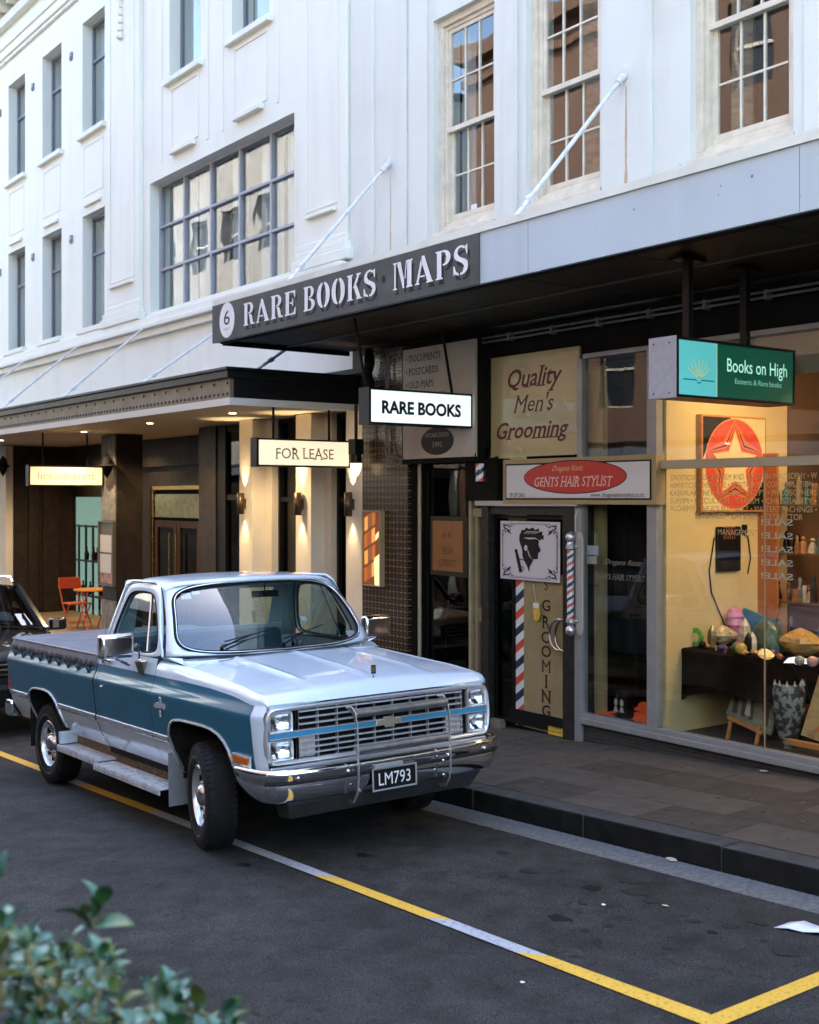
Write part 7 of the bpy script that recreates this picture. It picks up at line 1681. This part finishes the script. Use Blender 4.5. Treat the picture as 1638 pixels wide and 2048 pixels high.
# wheels
def wheel(x, s, steer, zc, yy=.845, k=1):
    R0 = .37
    w_ = bpy.data.objects.new('wheel', None); COL.objects.link(w_); w_.parent = truck; ORG[w_] = Vector((0, 0, 0))
    w_.location = (x, s * yy, zc); w_.scale = (k, .88, k); w_.rotation_euler = (0, 0, R(steer) + (PI if s > 0 else 0))
    # outer side is -y locally
    ty = MB().lathe([(.205, .10), (.24, .122), (.30, .125), (.345, .112), (.362, .095), (.366, .05), (.367, 0), (.366, -.05), (.362, -.095), (.345, -.112), (.30, -.125), (.24, -.122), (.205, -.10)], (0, 0, 0), 'y', 56)
    t_ = part('tyre', ty, RUB, w_, smooth=True)
    tr = MB()
    for k in range(54):
        a0 = 2 * PI * k / 54; 
        for (y0, y1, off) in ((-.112, -.05, 0), (-.042, -.004, .5), (.004, .042, 0), (.05, .112, .5)):
            a = a0 + off * 2 * PI / 54; da = .042; q = []
            for rr in (.362, .3695):
                for (aa, yy) in ((a - da, y0), (a + da, y0), (a + da, y1), (a - da, y1)):
                    r2 = rr - (.008 if abs(yy) > .1 else 0); q.append((r2 * math.cos(aa), yy, r2 * math.sin(aa)))
            tr.hexa(q)
    part('tread_block', tr, RUB, t_, kind='stuff')
    rm = MB().lathe([(.208, .09), (.200, .09), (.192, -.085), (.206, -.108), (.212, -.104), (.212, -.09)], (0, 0, 0), 'y', 48)
    part('rim', rm, TRIMB, w_, smooth=True, angle=50)
    dk = MB().lathe([(.194, -.02), (.175, -.055), (.14, -.062), (.10, -.045), (.075, -.075), (.07, -.10), (.045, -.115), (0, -.118)], (0, 0, 0), 'y', 48)
    part('wheel_disc', dk, mat('wheel_polished', (.60, .60, .60), .22, .95) if 'wheel_polished' not in bpy.data.materials else bpy.data.materials['wheel_polished'], w_, smooth=True, angle=50)
    hb = MB()
    for k in range(8):
        a = 2 * PI * k / 8; hb.prism([(math.cos(b) * .02, math.sin(b) * .026) for b in [2 * PI * q / 10 for q in range(10)]], (.148 * math.cos(a), -.0635, .148 * math.sin(a)), Vector((math.cos(a), 0, math.sin(a))), Vector((-math.sin(a), 0, math.cos(a))), (0, -.004, 0))
    part('vent_hole', hb, UNDER, w_)
    lg = MB()
    for k in range(6):
        a = 2 * PI * k / 6; lg.cyl((.09 * math.cos(a), -.05, .09 * math.sin(a)), (.09 * math.cos(a), -.085, .09 * math.sin(a)), .011, n=6)
    part('wheel_nut', lg, TRIMB, w_)
    part('white_letters', MB().lathe([(.262, -.1262), (.270, -.1268), (.278, -.1266)], (0, 0, 0), 'y', 56), mat('tyre_letter', (.10, .10, .10), .8, var=.9, vs=28, thr=(.5, .56), col2=(.02, .02, .02)) if 'tyre_letter' not in bpy.data.materials else bpy.data.materials['tyre_letter'], t_)
wheel(0, -1, -14, .368, .90, 1.03); wheel(0, 1, -14, .368, .86, 1.02); wheel(-3.19, -1, 0, .372); wheel(-3.19, 1, 0, .372)

# ---------------------------------------------------------------- black 4x4 behind the truck
CBLK = mat('car_black', (.010, .010, .011), .22, coat=1.); CGL = glass_mat('car_glass', (.10, .11, .11), 1.6)
CXN, CYC = -14.0, 4.72
car = thing('parked_car', 'black high-roofed car parked close behind the pickup truck', 'car', (CXN - 1, CYC, zroad(CXN - 1)), rot=(0, -math.atan(.05), 0))
ORG[car] = Vector((0, 0, 0))
def cpart(name, mb, m_, par=None, **k): return part(name, mb, m_, par or car, **k)
secs = [(1.0, .50, .62, .80), (.98, .48, .86, .86), (.90, .42, .98, .90), (.60, .40, 1.04, .92), (.0, .36, 1.12, .93), (-.35, .36, 1.16, .93), (-1.3, .36, 1.18, .94), (-2.8, .36, 1.18, .94), (-3.5, .42, 1.16, .90), (-3.68, .5, 1.05, .84)]
rows = []
for (x, zb_, zt_, w_) in secs:
    rows.append([(x, w_ * a, zb_ + (zt_ - zb_) * b) for a, b in ((-.80, 0), (-.97, .08), (-1.0, .4), (-1.0, .72), (-.96, .93), (-.85, 1.0), (-.4, 1.03), (0, 1.04), (.4, 1.03), (.85, 1.0), (.96, .93), (1.0, .72), (1.0, .4), (.97, .08), (.80, 0))])
cpart('body', MB().grid(rows).face(rows[0]).face(rows[-1]), CBLK, smooth=True, angle=35)
def GH(t, s_):  # windscreen
    y = s_ * (.80 + (.66 - .80) * t); return (-.28 - .10 * s_ * s_ - .62 * t, y, 1.17 + .56 * t)
rows = [[GH(t / 4, -1 + j / 5) for j in range(11)] for t in range(5)]
cpart('windscreen', MB().grid(rows), CGL, smooth=True)
rf = []
for i in range(9):
    t = i / 8; rf.append([(-.90 - 2.4 * t - .1 * (q * q), q * (.68 - .03 * t), 1.735 + .06 * math.sin(PI * (.25 + .6 * t)) - .05 * q * q) for q in [k / 6 - 1 for k in range(13)]])
cpart('roof', MB().grid(rf), CBLK, smooth=True, solid=.03)
for s in (-1, 1):
    cpart('side_window', MB().face([(-.42, s * .83, 1.18), (-3.3, s * .85, 1.18), (-3.15, s * .69, 1.70), (-1.05, s * .69, 1.72)]), CGL)
    for (a, b) in (((-.36, s * .82, 1.17), (-1.0, s * .675, 1.74)), ((-1.55, s * .84, 1.17), (-1.6, s * .69, 1.74)), ((-2.5, s * .845, 1.17), (-2.5, s * .69, 1.74)), ((-3.4, s * .84, 1.15), (-3.2, s * .68, 1.72))): cpart('pillar', MB().bar(a, b, .06, .05), CBLK)
    cpart('roof_rail', MB().tube([(-.95, s * .60, 1.78), (-1.02, s * .60, 1.845), (-1.2, s * .60, 1.865), (-2.9, s * .60, 1.865), (-3.1, s * .6, 1.79)], .02, 8), CHROME, smooth=True)
    m_ = cpart('wing_mirror', MB().box(-.62, -.50, s * 1.06 - .11, s * 1.06 + .11, 1.13, 1.29), CBLK, bevel=.035, segs=4, smooth=True)
    cpart('mirror_cap', MB().box(-.495, -.47, s * 1.06 - .10, s * 1.06 - .02, 1.16, 1.28), CHROME, m_, bevel=.008)
    cpart('mirror_arm', MB().bar((-.55, s * .90, 1.14), (-.56, s * .99, 1.16), .06, .04), CBLK, m_)
    for k, x in enumerate((.25, -2.75)):
        wv = [(.0, -.1), (.2, -.1), (.36, -.08), (.37, 0), (.36, .08), (.2, .1), (0, .1)]
        cpart('wheel', MB().lathe(wv, (x, s * .84, .37), 'y', 32), RUB, smooth=True)
    hl = cpart('headlight', MB().box(.90, .975, min(s * .55, s * .84), max(s * .55, s * .84), .78, .92), mat('car_lamp', (.5, .55, .6), .1, .6) if 'car_lamp' not in bpy.data.materials else bpy.data.materials['car_lamp'], bevel=.02)
cpart('grille', MB().box(.97, 1.0, -.48, .48, .70, .90), BLKM)
for z in (.74, .80, .86): cpart('grille_bar', MB().box(1.0, 1.012, -.48, .48, z - .01, z + .01), CHROME)
cpart('front_bumper', MB().box(.80, 1.08, -.88, .88, .36, .62), CBLK, bevel=.05)
cpart('parking_sticker', MB().face([GH(.10, .66), GH(.10, .86), GH(.36, .82), GH(.36, .64)]), bpy.data.materials['sticker_white'])
cpart('cabin_dark', MB().box(-3.3, -.9, -.62, .62, 1.0, 1.2).box(-1.8, -1.6, -.6, .6, 1.1, 1.6), BLKM)
cpart('wiper', MB().tube([(-.2, .55, 1.20), (-.35, .1, 1.24)], .008, 5), BLK)
# ---------------------------------------------------------------- foreground shrub
random.seed(77)
bc = at(150, 2040, Z=1.0)
LF = [mat('leaf_dark', (.016, .062, .018), .42, var=.3, vs=8, spec=.5), mat('leaf_blue', (.05, .125, .095), .34, var=.3, vs=8), mat('leaf_olive', (.07, .095, .014), .5, var=.3, vs=8)]
STM = mat('shrub_stem', (.13, .10, .03), .7)
base = Vector((0, 0, 0)) + Vector((FV[0] * 2.35 + RV[0] * -.72, FV[1] * 2.35 + RV[1] * -.72, zroad(-2.3)))
def leafmesh(i):
    L_, W_ = .050, .0128; mb = MB(); rows = []
    for k in range(6):
        t = k / 5; w_ = W_ * math.sin(PI * min(1, t * .92 + .06)) ** .7; z = -.010 * (t - .4) ** 2 * 4
        rows.append([(t * L_, -w_, z + .003), (t * L_, 0, z), (t * L_, w_, z + .003)])
    mb.grid(rows); o = part('leaf', mb, LF[i], bush, smooth=True, angle=80); return o
bush = thing('shrub', 'leafy green shrub blurred in the near left foreground', 'shrub', base)
protos = [leafmesh(i) for i in range(3)]
for o in protos: ORG[o] = base
for o in protos:
    me = o.data
    for v_ in me.vertices: v_.co = v_.co + base      # leaf blades around their own stalk
leaves = []
stems = MB()
def P_(u, v, d):
    a = (u - CX) / FPX; return Vector((FV[0] * d + a * RV[0] * d, FV[1] * d + a * RV[1] * d, HC - (v - HY) / FPX * d))
def twig(p0, p1, n, spread=.016, tip=True):
    stems.tube([p0, p0.lerp(p1, .5) + Vector((random.uniform(-.01, .01),) * 2 + (.004,)), p1], [.0036, .0028, .002], 5, caps=False)
    d = (p1 - p0).normalized(); side = d.cross(Vector((0, 0, 1))).normalized() if abs(d.z) < .95 else Vector((1, 0, 0)); oth = d.cross(side)
    for k in range(n):
        t = (k + .5) / n; q = p0.lerp(p1, t); an = k * 1.57 + random.uniform(-.3, .3)
        for s_ in (0, PI):
            o_ = (side * math.cos(an + s_) + oth * math.sin(an + s_)).normalized()
            leaves.append((q, (o_ * .85 + d * random.uniform(.2, .6)).normalized(), random.uniform(.6, 1.15)))
    if tip:
        for s_ in range(3):
            o_ = (side * math.cos(s_ * 2.1) + oth * math.sin(s_ * 2.1)); leaves.append((p1, (d + o_ * .5).normalized(), random.uniform(.7, .95)))
def outline(u):   # photo row of the shrub's top edge
    pts = [(-200, 1790), (0, 1850), (60, 1870), (130, 1880), (200, 1905), (260, 1930), (330, 1950), (360, 1985), (420, 2020), (470, 2050), (560, 2120)]
    for (a, b) in zip(pts, pts[1:]):
        if a[0] <= u <= b[0]: return a[1] + (b[1] - a[1]) * (u - a[0]) / (b[0] - a[0])
    return 2150
for k in range(125):
    u = random.uniform(-190, 470); d = random.uniform(2.0, 2.75); top = outline(u) + random.expovariate(1 / 45) + (d - 2.0) * 20
    if k > 85: top += random.uniform(60, 260)
    p1 = P_(u, top, d); p0 = p1 + Vector((random.uniform(-.05, .05), random.uniform(-.05, .05), -random.uniform(.06, .12)))
    twig(p0, p1, random.randint(2, 4))
# the sprig standing clear of the rest, and the arching shoot at the right
a = P_(190, 1950, 2.3); b = P_(187, 1845, 2.3)
stems.tube([P_(170, 2020, 2.3), a, b, P_(200, 1800, 2.3)], [.003, .0025, .002, .0015], 5)
for (u, v, du, dv, s_) in ((185, 1850, -62, -45, 1.5), (190, 1848, 62, -10, 1.45), (188, 1830, 5, -38, 1.2), (186, 1872, 26, 14, 1.2), (190, 1815, 14, -22, 1.3), (196, 1806, -8, -20, 1.1), (182, 1846, -20, 12, 1.1), (192, 1812, -16, 5, 1.2)):
    p0 = P_(u, v, 2.3); p1 = P_(u + du, v + dv, 2.3 + random.uniform(-.03, .03)); leaves.append((p0, (p1 - p0).normalized(), s_))
stems.tube([P_(200, 2048, 2.3), P_(290, 2018, 2.3), P_(350, 2012, 2.32), P_(410, 2028, 2.32), P_(470, 2060, 2.35)], .0032, 6)
for (u, v, du, dv, s_) in ((395, 2020, 0, -62, 1.3), (350, 2012, 5, -40, 1.2), (395, 2020, 8, 40, 1.1), (440, 2040, 18, -30, 1.5), (450, 2040, 30, -12, 1.5), (455, 2042, 5, -38, 1.3), (370, 2014, 40, -14, .9), (330, 2014, -10, -40, 1.1), (300, 2015, 20, 30, 1)):
    p0 = P_(u, v, 2.32); p1 = P_(u + du, v + dv, 2.32 + random.uniform(-.03, .03)); leaves.append((p0, (p1 - p0).normalized(), s_))
leaves.append((P_(2, 1745, 2.2), Vector((-.3, -.4, .4)).normalized(), 1.3)); leaves.append((P_(0, 1755, 2.2), Vector((.1, .0, .5)).normalized(), 1.0))
def leafmat(q, d, s_):
    x = d; up = Vector((random.uniform(-.6, .6), random.uniform(-.6, .6), 1)).normalized(); y = up.cross(x).normalized(); z = x.cross(y)
    m_ = Matrix(((x.x, y.x, z.x), (x.y, y.y, z.y), (x.z, y.z, z.z))).to_4x4(); return Matrix.Translation(q - base) @ m_ @ Matrix.Scale(s_, 4)
def depth(q): return q.x * FV[0] + q.y * FV[1]
vis = []
for L_ in leaves:
    q = L_[0]; dd = depth(q); u = CX + FPX * (q.x * RV[0] + q.y * RV[1]) / dd; v = HY - FPX * (q.z - HC) / dd
    vis.append((0 if (-20 < u < 520 and v < 2060) else 1, dd, L_))
vis.sort(key=lambda t: (t[0], t[1])); rest = MB(); template = [[tuple(v_.co) for v_ in protos[0].data.vertices], [tuple(p_.vertices) for p_ in protos[0].data.polygons]]
for i, (_, _, (q, d, s_)) in enumerate(vis):
    M_ = leafmat(q, d, s_)
    if i < 300:
        o = protos[i % 3] if i < 3 else protos[random.choice((0, 0, 1, 1, 2))].copy()
        if i >= 3: COL.objects.link(o)
        o.parent = bush; o.matrix_local = M_
    else:
        k0 = len(rest.v); rest.v += [tuple(M_ @ Vector(c_) + base) for c_ in template[0]]; mi = random.choice((0, 0, 1, 1, 2))
        for f_ in template[1]: rest.f.append(tuple(k0 + a_ for a_ in f_)); rest.m.append(mi)
part('foliage', rest, LF, bush, kind='stuff', smooth=True, fixn=False, angle=80)
for k in range(9):
    an = k * .7; c_ = P_(-120 + k * 55, 2200, 2.2 + .06 * k); stems.tube([base + Vector((.02 * math.cos(an), .02 * math.sin(an), 0)), base.lerp(c_, .5) + Vector((0, 0, .05)), c_], [.014, .009, .004], 6)
part('stems', stems, STM, bush, smooth=True)
mb = MB().box(base.x - .55, base.x + .35, base.y - .45, base.y + .45, base.z - .05, base.z + .55)
tag(part('planter_box', mb, mat('planter_grey', (.12, .12, .12), .7), bevel=.01), 'low grey planter box at the foot of the foreground shrub', 'planter')
